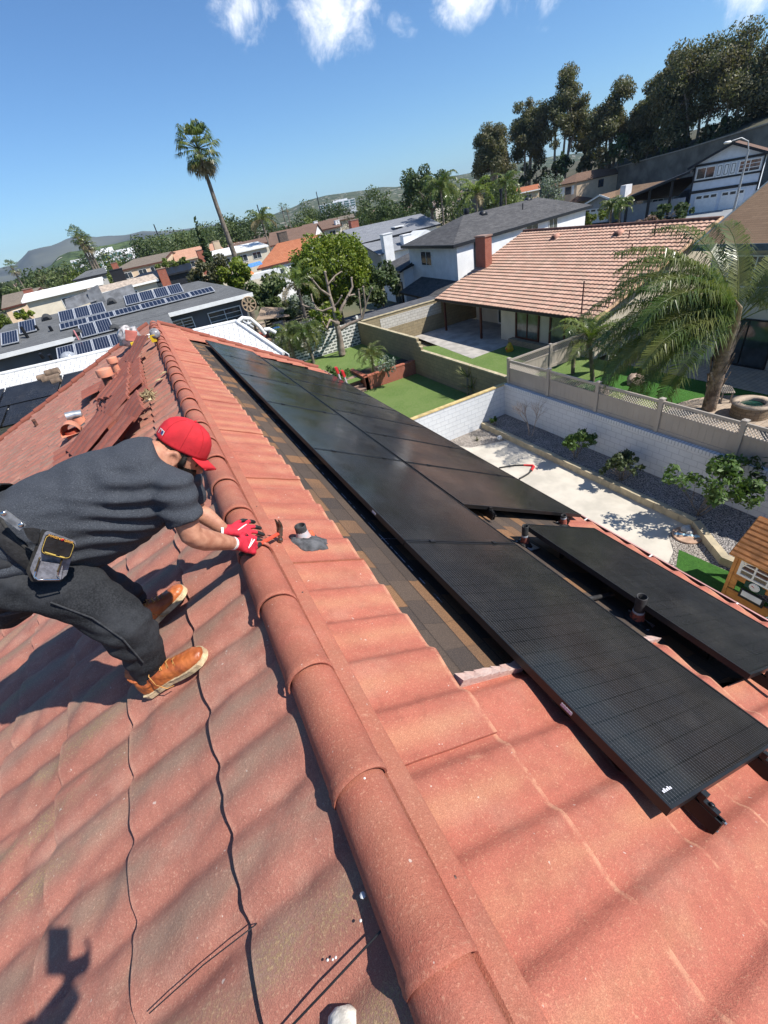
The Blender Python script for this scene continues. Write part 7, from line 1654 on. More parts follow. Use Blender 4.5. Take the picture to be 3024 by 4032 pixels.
for k, (px, py, y, c) in enumerate(((1035, 1312, 36.5, 'red'), (1105, 1325, 35.5, 'white'), (1052, 1340, 35.0, 'brown'), (1140, 1275, 37.0, 'grey'), (1090, 1268, 38.5, 'pale'), (1018, 1275, 37.5, 'tan'))):
    q = aty(px, py, y); w = Rc.uniform(0.5, 0.9); mb = MB(); mb.box((q.x, q.y, (G+q.z)/2), (w, 0.6, q.z-G), Rc.uniform(-0.5, 0.5)); mb.box((q.x, q.y, q.z+0.03), (w+0.08, 0.68, 0.06), 0.1)
    tag(mb.build('crate', mat(c+'_crate', {'red': (0.35, 0.08, 0.06), 'white': (0.65, 0.63, 0.6), 'brown': (0.22, 0.14, 0.09), 'grey': (0.3, 0.3, 0.3), 'pale': (0.5, 0.44, 0.36), 'tan': (0.42, 0.33, 0.24)}[c], 0.8, 0.25, 4)), c + ' storage box in the cluttered side yard', 'box', 'boxes in the cluttered side yard')
# boat-like cluster of outdoor gear behind the shrubs
q = aty(1003, 1047, 55); t = thing('canopy', 'blue canopy over white and orange garden gear behind the clipped bush', 'canopy', q); mb = MB(); mb.hexa([q+Vector(v) for v in ((-0.9, 0, -0.1), (0.9, 0, 0.0), (0.9, 0.8, 0.25), (-0.9, 0.8, 0.2), (-0.9, 0, -0.05), (0.9, 0, 0.05), (0.9, 0.8, 0.3), (-0.9, 0.8, 0.25))]); mb.build('awning', mat('blue_cloth', (0.10, 0.27, 0.62), 0.8, 0.2), t); mb = MB(); mb.box(q+Vector((0.6, -0.5, -0.9)), (3.4, 1.5, 0.5)); mb.build('hull', M_WHT, t); mb = MB(); mb.ball(q+Vector((-1.0, -0.6, -0.7)), 0.6, 10, (1, 1, 0.7)); mb.build('orange_float', mat('orange_plastic', (0.75, 0.18, 0.04), 0.5, 0.1), t)
# ---------------------------------------------------------------- plants
M_BARK = mat('grey_bark', (0.20, 0.165, 0.13), 0.9, 0.3, 3, 0.6, 18, bdist=0.03); M_PALEB = mat('pale_bark', (0.36, 0.31, 0.26), 0.85, 0.35, 2, 0.4, 12, col2=(0.17, 0.13, 0.10), bdist=0.03)
L_EUC = leaf_mat('eucalyptus_leaf', (0.075, 0.088, 0.045), (0.19, 0.185, 0.095), (0.15, 0.125, 0.062), scale=0.22, trans=0.3)
L_DK = leaf_mat('dark_leaf', (0.040, 0.070, 0.024), (0.095, 0.130, 0.045), scale=0.3); L_OL = leaf_mat('olive_leaf', (0.075, 0.080, 0.035), (0.13, 0.125, 0.06), scale=0.6)
L_MID = leaf_mat('mid_leaf', (0.065, 0.10, 0.032), (0.145, 0.175, 0.062), scale=0.3); L_BR = leaf_mat('bright_leaf', (0.095, 0.14, 0.028), (0.18, 0.21, 0.05), scale=0.6, trans=0.3)
L_YG = leaf_mat('clipped_leaf', (0.085, 0.145, 0.016), (0.27, 0.30, 0.030), (0.13, 0.17, 0.022), scale=1.1, trans=0.3); L_PALM = leaf_mat('palm_leaf', (0.035, 0.075, 0.016), (0.105, 0.155, 0.038), (0.17, 0.18, 0.055), rough=0.32, trans=0.30, scale=0.9)
L_PALMY = leaf_mat('young_palm_leaf', (0.13, 0.19, 0.035), (0.24, 0.28, 0.07), rough=0.4, trans=0.35); L_DEAD = leaf_mat('dry_palm_leaf', (0.16, 0.12, 0.06), (0.30, 0.24, 0.13), trans=0.15)
L_SHR = leaf_mat('shrub_leaf', (0.045, 0.10, 0.022), (0.12, 0.19, 0.045), (0.08, 0.13, 0.03), scale=3.0); L_SIL = leaf_mat('silver_leaf', (0.16, 0.20, 0.15), (0.24, 0.28, 0.22), scale=0.6)
def rdir(R): 
    z = R.uniform(-1, 1); a = R.uniform(0, 6.283); s_ = math.sqrt(1-z*z); return Vector((s_*math.cos(a), s_*math.sin(a), z))
def leaves(mb, clumps, n, size, R, elong=1.6, hang=0.0, shell=0.35):
    w = [c[1]**2*(c[2] if len(c) > 2 else 1) for c in clumps]
    for c in R.choices(clumps, w, k=n):
        d = rdir(R); sq = c[3] if len(c) > 3 else (1, 1, 1); r = c[1]*(R.random()**shell); d2 = Vector((d.x*sq[0], d.y*sq[1], d.z*sq[2])); p = Vector(c[0])+d2*r
        nrm = (d*0.7+rdir(R)*0.8+Vector((0, 0, 0.25))).normalized(); a = nrm.cross(rdir(R)); a.normalize(); b = nrm.cross(a)
        if hang: b = (b*(1-hang)+Vector((0, 0, -1))*hang).normalized(); a = (nrm.cross(b)).normalized()
        s_ = size*R.uniform(0.6, 1.35)*0.5; a = a*s_; b = b*s_*elong
        mb.add([p-b, p+a*0.9-b*0.15, p+b, p-a*0.9-b*0.15], [(0, 1, 2, 3)])
def crown_clumps(c, rx, ry, rz, n, R, k=0.42):
    out = []
    for _ in range(n): d = rdir(R); f = R.uniform(0.45, 0.9); out.append((Vector(c)+Vector((d.x*rx*f, d.y*ry*f, d.z*rz*f)), min(rx, rz)*k*R.uniform(0.7, 1.3)))
    return out
def tree(name, label, base, top_z, w, leafm, R, n=900, size=0.5, bottom=0.35, group=None, barkm=None, nclump=12, hang=0.0, cat='tree', k=0.42, trunk=True, elong=1.6):
    base = Vector(base); H = top_z-base.z; t = thing(name, label, cat, base, group); cz = base.z+H*(1+bottom)/2; rz = H*(1-bottom)/2
    cl = crown_clumps((base.x, base.y, cz), w/2, w/2, rz, nclump, R, k)
    mb = MB(); leaves(mb, cl, n, size, R, elong, hang); mb.build('crown', leafm, t)
    if trunk:
        mb = MB(); tp = Vector((base.x, base.y, cz)); r0 = max(0.05, H*0.022); mb.tube([base-Vector((0, 0, 0.2)), base.lerp(tp, 0.55)+Vector((R.uniform(-.3, .3), 0, 0)), tp], [r0*1.3, r0, r0*0.5], 7)
        for c in cl[:7]: mb.tube([base.lerp(tp, R.uniform(0.5, 0.95)), c[0]], [r0*0.5, r0*0.12], 5)
        mb.build('trunk', barkm or M_BARK, t)
    return t
def frond(mb, O, az, el, L, droop, n, ll, lw, R, hangf=0.6, vee=0.5, stem=None):
    """feather frond: arched midrib with two rows of strap leaflets that bend down"""
    h = Vector((math.cos(az), math.sin(az), 0)); s_ = Vector((-h.y, h.x, 0)); pts = []
    p = Vector(O); a = el; st = L/10
    for i in range(11): pts.append(p.copy()); p = p+(h*math.cos(a)+Vector((0, 0, 1))*math.sin(a))*st; a -= droop*(0.35+0.13*i)/1.2
    (stem or mb).tube(pts, [lw*1.1]+[lw*0.9*(1-i/11)+0.004 for i in range(1, 11)], 5, cap=False)
    for i in range(n):
        f = 0.13+0.87*i/n; q = f*10; k = min(9, int(q)); b = pts[k].lerp(pts[k+1], q-k); d = (pts[k+1]-pts[k]).normalized(); up = s_.cross(d); up = up if up.z > 0 else -up
        l = ll*(0.45+0.55*math.sin(math.pi*min(1, 0.18+0.82*f)))*R.uniform(0.8, 1.15)
        for sg in (-1, 1):
            dr = (s_*sg*0.9+d*0.55+up*vee*R.uniform(0.2, 1.0)).normalized(); m = b+dr*l*0.5; hd = (dr*(1-hangf)+Vector((0, 0, -1))*hangf+rdir(R)*0.26).normalized(); e = m+hd*l*0.6; wv = d*lw*0.9
            mb.add([b-wv*0.5, b+wv*0.5, m+wv, m-wv], [(0, 1, 2, 3)]); mb.add([m-wv, m+wv, e], [(0, 1, 2)])
def feather_palm(name, label, base, heart, n, L, leafm, R, droop=0.22, nl=46, ll=0.55, lw=0.018, hangf=0.6, els=(-0.25, 1.3), r=(0.16, 0.12), dead=0, group=None, vee=0.5, bark=None, azs=None, trunk_pts=None, young=None):
    base, heart = Vector(base), Vector(heart); t = thing(name, label, 'palm tree', base, group)
    mb = MB(); tp = trunk_pts or [base-Vector((0, 0, 0.1)), base.lerp(heart, 0.5), heart]; mb.tube(tp, [r[0]+(r[1]-r[0])*i/(len(tp)-1) for i in range(len(tp))], 12); mb.build('trunk', bark or M_BARK, t)
    mb = MB(); mbd = MB(); mby = MB()
    for i in range(n):
        az = (azs[i] if azs and i < len(azs) else 2.39996*i+R.uniform(-0.25, 0.25)); f = (i+0.5)/n; el = els[1]+(els[0]-els[1])*f+R.uniform(-0.1, 0.1); target = mby if (young and i < 3) else (mbd if i >= n-dead else mb)
        frond(target, heart, az, el, L*R.uniform(0.85, 1.1), droop*R.uniform(0.8, 1.2), nl, ll, lw, R, hangf, vee)
    mb.build('fronds', leafm, t)
    if mbd.v: mbd.build('dry_fronds', L_DEAD, t)
    if mby.v: mby.build('young_fronds', young, t)
    return t
def fan_palm(label, base, heart, R, n=46, rr=2.6, r=(0.30, 0.19), trunk_pts=None, group=None, nb=13):
    base, heart = Vector(base), Vector(heart); t = thing('fan_palm', label, 'palm tree', base, group)
    mb = MB(); tp = trunk_pts or [base-Vector((0, 0, 0.2)), base.lerp(heart, 0.5), heart]; mb.tube(tp, [r[0]+(r[1]-r[0])*i/(len(tp)-1) for i in range(len(tp))], 9); mb.build('trunk', M_BARK, t)
    g, d_ = MB(), MB()
    for i in range(n):
        az = 2.39996*i+R.uniform(-0.3, 0.3); f = (i+0.5)/n; el = 1.35-2.55*f+R.uniform(-0.15, 0.15); h = Vector((math.cos(az)*math.cos(el), math.sin(az)*math.cos(el), math.sin(el))); m = heart+h*rr*0.55*R.uniform(0.8, 1.1)-Vector((0, 0, 0.1)); tgt = d_ if f > 0.80 else g
        tgt.tube([heart, m], [0.035, 0.02], 4, cap=False); s_ = h.cross(Vector((0, 0, 1))); s_ = s_.normalized() if s_.length > 1e-3 else Vector((1, 0, 0)); u = s_.cross(h)
        for k in range(nb):
            a = (k/(nb-1)-0.5)*2.5; dr = (h*math.cos(a)+s_*math.sin(a)+u*R.uniform(-0.06, 0.06)).normalized(); l = rr*0.50*(1-0.25*abs(a)/1.3)*R.uniform(0.85, 1.1); e0 = m+dr*l*0.65; e1 = e0+(dr*0.5+Vector((0, 0, -0.75))).normalized()*l*0.42; wv = dr.cross(u).normalized()*rr*0.028
            tgt.add([m, m, e0+wv, e0-wv], [(0, 2, 3)]); tgt.add([e0-wv, e0+wv, e1], [(0, 1, 2)])
    g.build('fronds', L_PALM, t); d_.build('dry_fronds', L_DEAD, t); return t
R = random.Random(21)
# --- eucalyptus grove on the slope
EU = [(1955, 492, 128, 12, 'lowest rounded eucalyptus at the left foot of the grove'), (2085, 372, 132, 12, 'eucalyptus left of the tall twin-topped one'), (2225, 268, 130, 14, 'tall twin-topped eucalyptus standing out left of the sky gap'), (2318, 440, 136, 6, 'slim shorter eucalyptus in the gap right of the twin-topped one'), (2440, 318, 128, 14, 'broad eucalyptus above the beige house, right of the sky gap'), (2560, 372, 134, 10, 'small eucalyptus tucked between the broad one and the next tall one'), (2660, 192, 126, 14, 'tall thin-crowned eucalyptus above the carport'), (2830, 135, 120, 19, 'massive dark eucalyptus leaning over the half-timbered house'), (2985, 72, 118, 19, 'highest eucalyptus, reaching the right edge of the picture'), (3180, 70, 116, 18, 'eucalyptus at the far right end of the grove')]
for px, py, D, w, lab in EU:
    D *= 1.25; w *= 1.2
    tp = atd(px, py, D); x, y = tp.x, tp.y; gz = atd(px, 690-0.2*(px-2200) if px > 2200 else 720, D).z-1.0; H = tp.z-gz; base = Vector((x, y, gz)); t = thing('eucalyptus', 'dark ' + lab, 'tree', base, 'eucalyptus trees along the slope')
    nst = 4; cl = []; mbt = MB()
    for s_ in range(nst):
        ax = Vector((R.uniform(-1, 1), R.uniform(-1, 1), 0))*w*0.26; hs = H*(1.0 if s_ == 0 else R.uniform(0.72, 0.94)); hx = x if s_ == 0 else x+ax.x; hy = y if s_ == 0 else y+ax.y
        b0 = base+Vector((ax.x*0.25, ax.y*0.25, -0.5)); mid = Vector((x+ax.x*0.6, y+ax.y*0.6, gz+H*0.45)); top = Vector((hx, hy, gz+hs*0.96)); mbt.tube([b0, b0.lerp(mid, 0.5)+rdir(R)*0.4, mid, top], [0.42, 0.32, 0.24, 0.05], 6)
        for q in range(11):
            f = R.uniform(0.33, 0.97); c = mid.lerp(top, max(0, (f-0.45)/0.55)) if f > 0.45 else b0.lerp(mid, f/0.45); o = rdir(R)*w*0.31*(1.15-0.55*f); o.z *= 0.55; c2 = c+o; r_ = w*0.125*R.uniform(0.7, 1.4); cl.append((c2, r_, 1, (1, 1, 0.8))); mbt.tube([c, c2], [0.09, 0.03], 4)
        cl.append((top-Vector((0, 0, 0.9)), w*0.10))
    mbt.build('trunk', M_PALEB, t); mb = MB(); leaves(mb, cl, 24000, 0.29, R, 2.0, 0.40, 0.55); mb.build('crown', L_EUC, t)
for i in range(16):
    px = 1900+75*i+R.uniform(-20, 20); D = 166-1.6*i; q = atd(px, 0, D); gz = atd(px, 745-0.21*(px-1900), D).z-1.5
    tree('shrub', 'low scrubby bush among the eucalyptus trunks', (q.x, q.y, gz), gz+R.uniform(3, 7), R.uniform(4, 7), [L_OL, L_EUC, L_DK][i % 3], R, 420, 0.55, 0.05, 'scrub under the eucalyptus grove', cat='bush', hang=0.2)
# --- trees of the middle distance: centre px, top py, distance, width m, foot fraction, leaf, leaves, size
MT = [(1680, 628, 120, 14.0, 0.40, L_DK, 2600, 0.62, 'broad dark pine with a domed crown left of the eucalyptus grove'), (1466, 727, 190, 15, 0.15, L_MID, 1700, 0.7, 'bushy round tree standing above the roofs in the middle distance'),
 (1500, 812, 112, 16, 0.2, L_DK, 1800, 0.5, 'wide dark hedge-like tree behind the grey shingle roof'), (1395, 800, 130, 9, 0.2, L_OL, 420, 0.35, 'thin bare-twigged tree left of the dark hedge-like tree'), (1330, 792, 175, 10, 0.15, L_DK, 900, 0.6, 'dark tree with a flat top right of the conifer'),
 (1276, 785, 172, 10, 0.1, L_DK, 1100, 0.6, 'tall dark conifer beneath the radio mast'), (1215, 848, 150, 11, 0.1, L_BR, 800, 0.6, 'light green round tree in front of the dark conifers'), (1180, 790, 185, 11, 0.1, L_MID, 1000, 0.65, 'greyish pine left of the dark conifer'), (1120, 865, 150, 14, 0.1, L_DK, 900, 0.6, 'low dark trees right of the feather palm'),
 (985, 838, 205, 17, 0.1, L_DK, 1100, 0.8, 'rounded dark tree, right end of the dark tree line'), (935, 845, 200, 16, 0.1, L_DK, 1100, 0.8, 'second dark tree from the right in the dark tree line'), (885, 850, 200, 16, 0.1, L_MID, 1100, 0.8, 'dark green tree right behind the tall palm trunk'), (835, 862, 195, 15, 0.1, L_DK, 1000, 0.8, 'dark tree between the cypress and the tall palm trunk'), (800, 895, 180, 12, 0.1, L_MID, 700, 0.7, 'tree just right of the cypress'),
 (745, 900, 230, 16, 0.1, L_MID, 900, 0.9, 'hazy grey-green tree behind the cypress'), (692, 903, 160, 15, 0.1, L_MID, 1100, 0.7, 'large round tree left of the cypress'), (650, 952, 140, 9, 0.05, L_DK, 600, 0.55, 'small dark round tree above the grey-brown roof'), (610, 928, 210, 14, 0.1, L_MID, 800, 0.8, 'grey-green tree left of the large round tree'), (560, 932, 220, 16, 0.1, L_MID, 800, 0.85, 'tree with a ragged top right of the white blocks'), (520, 940, 215, 13, 0.1, L_DK, 700, 0.85, 'dark ragged tree above the long white block'),
 (420, 1010, 150, 8, 0.1, L_BR, 420, 0.6, 'light feathery tree in front of the white blocks'), (350, 1030, 170, 10, 0.1, L_MID, 500, 0.7, 'tree at the foot of the three fan palms'), (275, 1048, 125, 11, 0.05, L_BR, 900, 0.6, 'bright green dense tree left of the three fan palms'), (225, 1045, 150, 13, 0.05, L_MID, 900, 0.7, 'dark green tree left of the bright dense one'), (190, 1062, 160, 11, 0.05, L_OL, 700, 0.7, 'brownish tree in the left tree belt'), (150, 1058, 175, 13, 0.05, L_MID, 800, 0.75, 'green tree in the middle of the left tree belt'), (110, 1068, 190, 13, 0.05, L_DK, 700, 0.8, 'dark tree toward the left end of the belt'), (60, 1105, 210, 14, 0.05, L_MID, 700, 0.85, 'low tree near the left edge below the mountains'), (15, 1125, 220, 14, 0.05, L_DK, 600, 0.85, 'dark low tree at the very left edge'),
 (95, 1120, 120, 9, 0.05, L_MID, 700, 0.55, 'low green tree above the brown roof at far left'), (330, 985, 290, 16, 0.1, L_DK, 500, 1.0, 'distant tree below the green hill, left'), (430, 960, 300, 20, 0.1, L_DK, 600, 1.1, 'distant tree clump on the green hill'),
 (1975, 672, 108, 8, 0.2, L_MID, 800, 0.5, 'leafy yellow-green tree left of the bungalow'), (2040, 735, 100, 6, 0.05, L_BR, 700, 0.4, 'yellowish bottlebrush shrub behind the charcoal roof'), (2165, 672, 121, 6.5, 0.15, L_SIL, 700, 0.45, 'silvery olive tree left of the beige house'), (1800, 745, 98, 8, 0.1, L_MID, 700, 0.5, 'mid green tree between the two queen palms'), (1620, 770, 150, 14, 0.1, L_DK, 700, 0.6, 'dark tree left of the domed pine')]
for px, py, D, w, bt, lm, n, sz, lab in MT:
    q = atd(px, py, D); tree('tree', lab, (q.x, q.y, min(G, q.z-6)), q.z, w, lm, R, int(n*2.4), sz*0.62, bt, 'trees of the middle distance', nclump=26, k=0.40)
# cypress, tall fan palm, three fan palms, far small palms
q0, q1 = atd(768, 860, 88), atd(832, 1020, 88); t = thing('cypress', 'narrow dark cypress leaning beside the tall fan palm', 'tree', (q0.x, q0.y, G)); mb = MB(); cl = [(Vector((q0.x, q0.y, G+1+(q0.z-G-1.2)*f)), 1.0*(1-f)**0.6*0.95+0.14, 1, (1, 1, 1.6)) for f in [i/16 for i in range(17)]]; leaves(mb, cl, 1500, 0.42, R, 2.0); mb.build('crown', L_DK, t); mb = MB(); mb.tube([(q0.x, q0.y, G), (q0.x, q0.y, q0.z-1)], [0.2, 0.05], 6); mb.build('trunk', M_BARK, t)
hp_ = atd(778, 585, 62); bs = Vector((hp_.x+0.25, hp_.y, G)); fan_palm('very tall fan palm standing against the blue sky', bs, hp_, R, 52, 2.75, (0.36, 0.17), [bs, Vector((hp_.x+0.35, hp_.y, G+7)), Vector((hp_.x+0.1, hp_.y, hp_.z-5)), hp_])
for px, py, lab in ((300, 925, 'left of the three slim fan palms against the hill'), (322, 945, 'middle one of the three slim fan palms against the hill'), (340, 958, 'right one of the three slim fan palms against the hill')): q = atd(px, py, 122); fan_palm(lab, (q.x+0.3, q.y, G), q, R, 26, 2.3, (0.3, 0.2), nb=9, group='slim fan palms against the hill')
q = atd(45, 1052, 170); fan_palm('lone wind-bent fan palm at the left edge', (q.x+0.4, q.y, G), q, R, 22, 2.6, (0.25, 0.2), nb=9)
for k, (px, py) in enumerate(((1108, 815), (1127, 818))): q = atd(px, py, 260); fan_palm(('left', 'right')[k] + ' of two small far fan palms above the roofs', (q.x, q.y, G), q, R, 18, 2.4, (0.25, 0.2), nb=7, group='far fan palms')
def fp(label, px, py, D, n, L, lm, **kw): q = atd(px, py, D); return feather_palm('feather_palm', label, (q.x+kw.pop('lean', 0.2), q.y, G), q, n, L, lm, R, **kw)
fp('feather palm with arching fronds beyond the long white roof', 1030, 865, 105, 15, 3.6, L_PALM, nl=16, ll=1.0, lw=0.10, droop=0.25, dead=3)
fp('left queen palm in front of the domed pine', 1735, 742, 78, 18, 3.6, L_PALM, nl=20, ll=0.95, lw=0.08, droop=0.26, hangf=0.65)
fp('right queen palm with pale upright fronds', 1875, 762, 92, 17, 4.2, L_PALMY, nl=20, ll=1.0, lw=0.09, droop=0.22, dead=2)
fp('queen palm hidden behind the charcoal roof ridge', 1990, 720, 90, 14, 3.0, L_PALM, nl=16, ll=0.9, lw=0.08)
for px, py, lab in ((2408, 815, 'left of two small palms by the grey house entry'), (2442, 812, 'right of two small palms by the grey house entry')): fp(lab, px, py, 64, 13, 1.9, L_PALM, nl=16, ll=0.5, lw=0.05, droop=0.3, r=(0.14, 0.1), group='small palms at the grey house')
# radio masts
for px, py, p2, D, lab in ((605, 883, 935, 300, 'thin mast left of the cypress on the skyline'), (1012, 806, 850, 320, 'slim pole above the feather palm'), (1245, 755, 795, 420, 'dark mast above the tall conifer')):
    a, b = atd(px, py, D), atd(px+(p2-py)*0.25, p2, D); mb = MB(); mb.tube([(a.x, a.y, b.z-14), a], [0.5, 0.3], 6); tag(mb.build('mast', M_DKTR), lab, 'mast', 'masts on the skyline')
# --- nearer shrubs and trees of the left gardens
def bush(label, px, py_top, py_bot, D, w, lm, n, sz, nclump=16, name='bush', k=0.42): a, b = atd(px, py_top, D), atd(px, py_bot, D); return tree(name, label, (b.x, b.y, min(b.z, a.z-1)), a.z, w, lm, R, n, sz, 0.02, cat='bush', nclump=nclump, k=k)
bush('olive-grey shrub at the end of the slate roof', 845, 1000, 1135, 50, 4.2, L_OL, 2600, 0.20); bush('dense bright clipped shrub right of the olive-grey one', 950, 1012, 1145, 49, 3.6, L_YG, 2600, 0.22); bush('light green bush behind the black gable', 697, 1010, 1060, 86, 6.5, L_BR, 1000, 0.34); bush('green bush at the left edge by the slate roof', 12, 1232, 1320, 52, 3.4, L_BR, 1400, 0.2); bush('small round bush by the white flat-roofed house', 105, 1215, 1250, 70, 2.6, L_YG, 500, 0.25)
bush('shaded greenery below the orange tile roof', 1055, 1060, 1190, 46, 5.0, L_MID, 2200, 0.24); bush('dark leafy mass under the round clipped tree', 1510, 1040, 1200, 48, 4.6, L_DK, 2400, 0.24); bush('yellow-green shrub in front of the white garage door', 2318, 832, 900, 60, 3.4, L_BR, 1200, 0.22); bush('dark shrub before the carport', 2640, 800, 880, 74, 5.5, L_DK, 900, 0.32); bush('low pinkish hedge along the sloping street', 2560, 850, 885, 62, 4.4, leaf_mat('pink_leaf', (0.20, 0.10, 0.10), (0.28, 0.20, 0.14)), 900, 0.25); bush('leafy citrus shrub behind the pollarded tree', 1290, 1190, 1290, 33.4, 3.2, L_YG, 1300, 0.16); bush('small leafy shrub beside the palm on the upper lawn', 1530, 1395, 1470, 25.8, 1.1, L_SIL, 500, 0.09); bush('low leafy shrub beside the ladder tips', 1335, 1432, 1500, 27, 1.8, L_SHR, 700, 0.10)
for k, (px, p1, p2, D, w, lm, lab) in enumerate(((1030, 1150, 1215, 45, 3.0, L_DK, 'dark bush at the corner of the dark grey house'), (1105, 1165, 1235, 44, 3.4, L_MID, 'green bush behind the dark slatted fence'), (1195, 1165, 1250, 42, 3.6, L_SIL, 'grey-leaved bush left of the shed'), (1130, 1225, 1275, 40, 2.6, L_DK, 'low dark bush by the shade sail'), (1440, 1105, 1200, 44, 3.6, L_MID, 'bush at the right foot of the clipped tree'), (1235, 1150, 1215, 45, 3.4, L_DK, 'dark bush at the left foot of the clipped tree'))): bush(lab, px, p1, p2, D, w, lm, 1500, 0.2)
# round clipped tree
q, tq = atd(1325, 905, 46), atd(1330, 1195, 46); t = thing('clipped_tree', 'big dense yellow-green tree with a clipped dome-shaped crown', 'tree', (tq.x, tq.y, G)); cl = []
cc = Vector((tq.x, tq.y, (q.z+tq.z)/2)); rz = (q.z-tq.z)/2
for _ in range(300): d = rdir(R); f = R.uniform(0.70, 0.93); cl.append((cc+Vector((d.x*3.9*f, d.y*3.9*f, d.z*rz*f)), R.uniform(0.34, 0.62), 1, (1, 1, 1.5)))
mb = MB(); leaves(mb, cl, 24000, 0.17, R, 1.5, 0.1, 0.3); mb.build('crown', L_YG, t); mb = MB(); mb.tube([(tq.x, tq.y, G), (tq.x, tq.y, cc.z)], [0.35, 0.2], 8); mb.build('trunk', M_BARK, t)
# king palm with hanging yellow fronds; sago-like palms; pollarded tree
q = aty(1168, 1118, 37.5); feather_palm('feather_palm', 'palm with bright upright fronds and hanging yellow ones left of the clipped tree', (q.x+0.1, q.y, G), q, 15, 2.7, L_PALM, R, droop=0.24, nl=30, ll=0.62, lw=0.035, els=(-0.3, 1.45), dead=4, r=(0.16, 0.12), young=L_PALMY)
for px, py, y, lab in ((1135, 1318, 31.2, 'left of the two bushy weeping palms by the dark-and-white wall'), (1205, 1310, 30.6, 'right of the two bushy weeping palms by the dark-and-white wall')):
    q = aty(px, py, y); feather_palm('weeping_palm', lab, (q.x, q.y, ZU), q, 30, 1.75, L_PALM, R, droop=0.34, nl=26, ll=0.42, lw=0.022, els=(-0.4, 1.2), hangf=0.7, r=(0.11, 0.10), group='bushy weeping palms', dead=2)
q = aty(1462, 1400, 24.9); feather_palm('weeping_palm', 'small arching palm in the brick planter bed', (q.x, q.y, ZU), q, 30, 1.25, L_PALM, R, droop=0.30, nl=26, ll=0.26, lw=0.014, els=(-0.1, 1.3), hangf=0.4, r=(0.10, 0.09))
t = thing('pollarded_tree', 'bare pollarded tree with knobbly grey limbs on the upper lawn', 'tree', (11.4, 30.2, ZU)); YT = 30.2
def PT(px, py, dy=0): return aty(px, py, YT+dy)
bs = PT(1345, 1398); bs.z = ZU; mb = MB()
LIMB = [([(1347, 1395), (1338, 1330), (1325, 1272)], [0.26, 0.20, 0.17], 0), ([(1325, 1272), (1312, 1210), (1298, 1165), (1290, 1120), (1280, 1072)], [0.16, 0.13, 0.10, 0.085, 0.07], 0.2), ([(1298, 1165), (1262, 1140), (1228, 1098)], [0.09, 0.07, 0.06], -0.5), ([(1312, 1210), (1270, 1225), (1215, 1210), (1192, 1200)], [0.08, 0.065, 0.055, 0.05], 0.6), ([(1245, 1215), (1232, 1190), (1226, 1160)], [0.05, 0.045, 0.045], 0.5), ([(1325, 1272), (1345, 1215), (1370, 1165), (1388, 1130), (1384, 1095)], [0.13, 0.10, 0.085, 0.07, 0.065], 0.5), ([(1370, 1165), (1395, 1160)], [0.06, 0.05], 0.3), ([(1335, 1300), (1375, 1275), (1425, 1255), (1438, 1205), (1430, 1130)], [0.13, 0.11, 0.09, 0.075, 0.06], -0.6), ([(1438, 1205), (1452, 1165), (1465, 1135)], [0.06, 0.05, 0.045], -0.4), ([(1425, 1255), (1418, 1200), (1412, 1140)], [0.06, 0.05, 0.05], 0.2), ([(1325, 1272), (1300, 1258), (1285, 1292), (1272, 1268)], [0.10, 0.08, 0.07, 0.055], -0.7), ([(1290, 1120), (1320, 1085), (1345, 1070)], [0.05, 0.045, 0.04], 0.4), ([(1312, 1210), (1330, 1190), (1345, 1165)], [0.06, 0.05, 0.05], -0.3)]
for pts, rs, dy in LIMB:
    P_ = [PT(*p, dy*i/(len(pts)-1)) for i, p in enumerate(pts)]; mb.tube([p+rdir(R)*0.02 for p in P_], rs, 9); mb.ball(P_[-1], rs[-1]*1.45, 8)
mb.build('trunk_and_limbs', mat('pollard_bark', (0.27, 0.215, 0.17), 0.9, 0.35, 3, 0.6, 16, col2=(0.15, 0.115, 0.09), bdist=0.03), t)
# yucca against the tan wall
q = atz(1843, 1562, G); t = thing('yucca', 'spiky yellow-green yucca against the shaded tan block wall', 'plant', q)
for h_, n in ((0.45, 26), (0.95, 22)):
    mb = MB(); c = q+Vector((R.uniform(-.2, .2), R.uniform(-.2, .2), h_))
    for i in range(n):
        d = rdir(R); d.z = abs(d.z)*0.9+R.uniform(-0.2, 0.2); d.normalize(); s_ = d.cross(Vector((0, 0, 1))).normalized()*0.035; mb.add([c+d*0.05-s_*0.5, c+d*0.05+s_*0.5, c+d*0.4+s_, c+d*0.4-s_, c+d*0.85], [(0, 1, 2, 3), (3, 2, 4)])
    mb.build('leaf_rosette', leaf_mat('yucca_leaf', (0.16, 0.18, 0.07), (0.30, 0.28, 0.13)), t)
mb = MB(); mb.tube([q, q+Vector((0, 0, 1.0))], 0.06, 8); mb.build('stem', M_BARK, t)
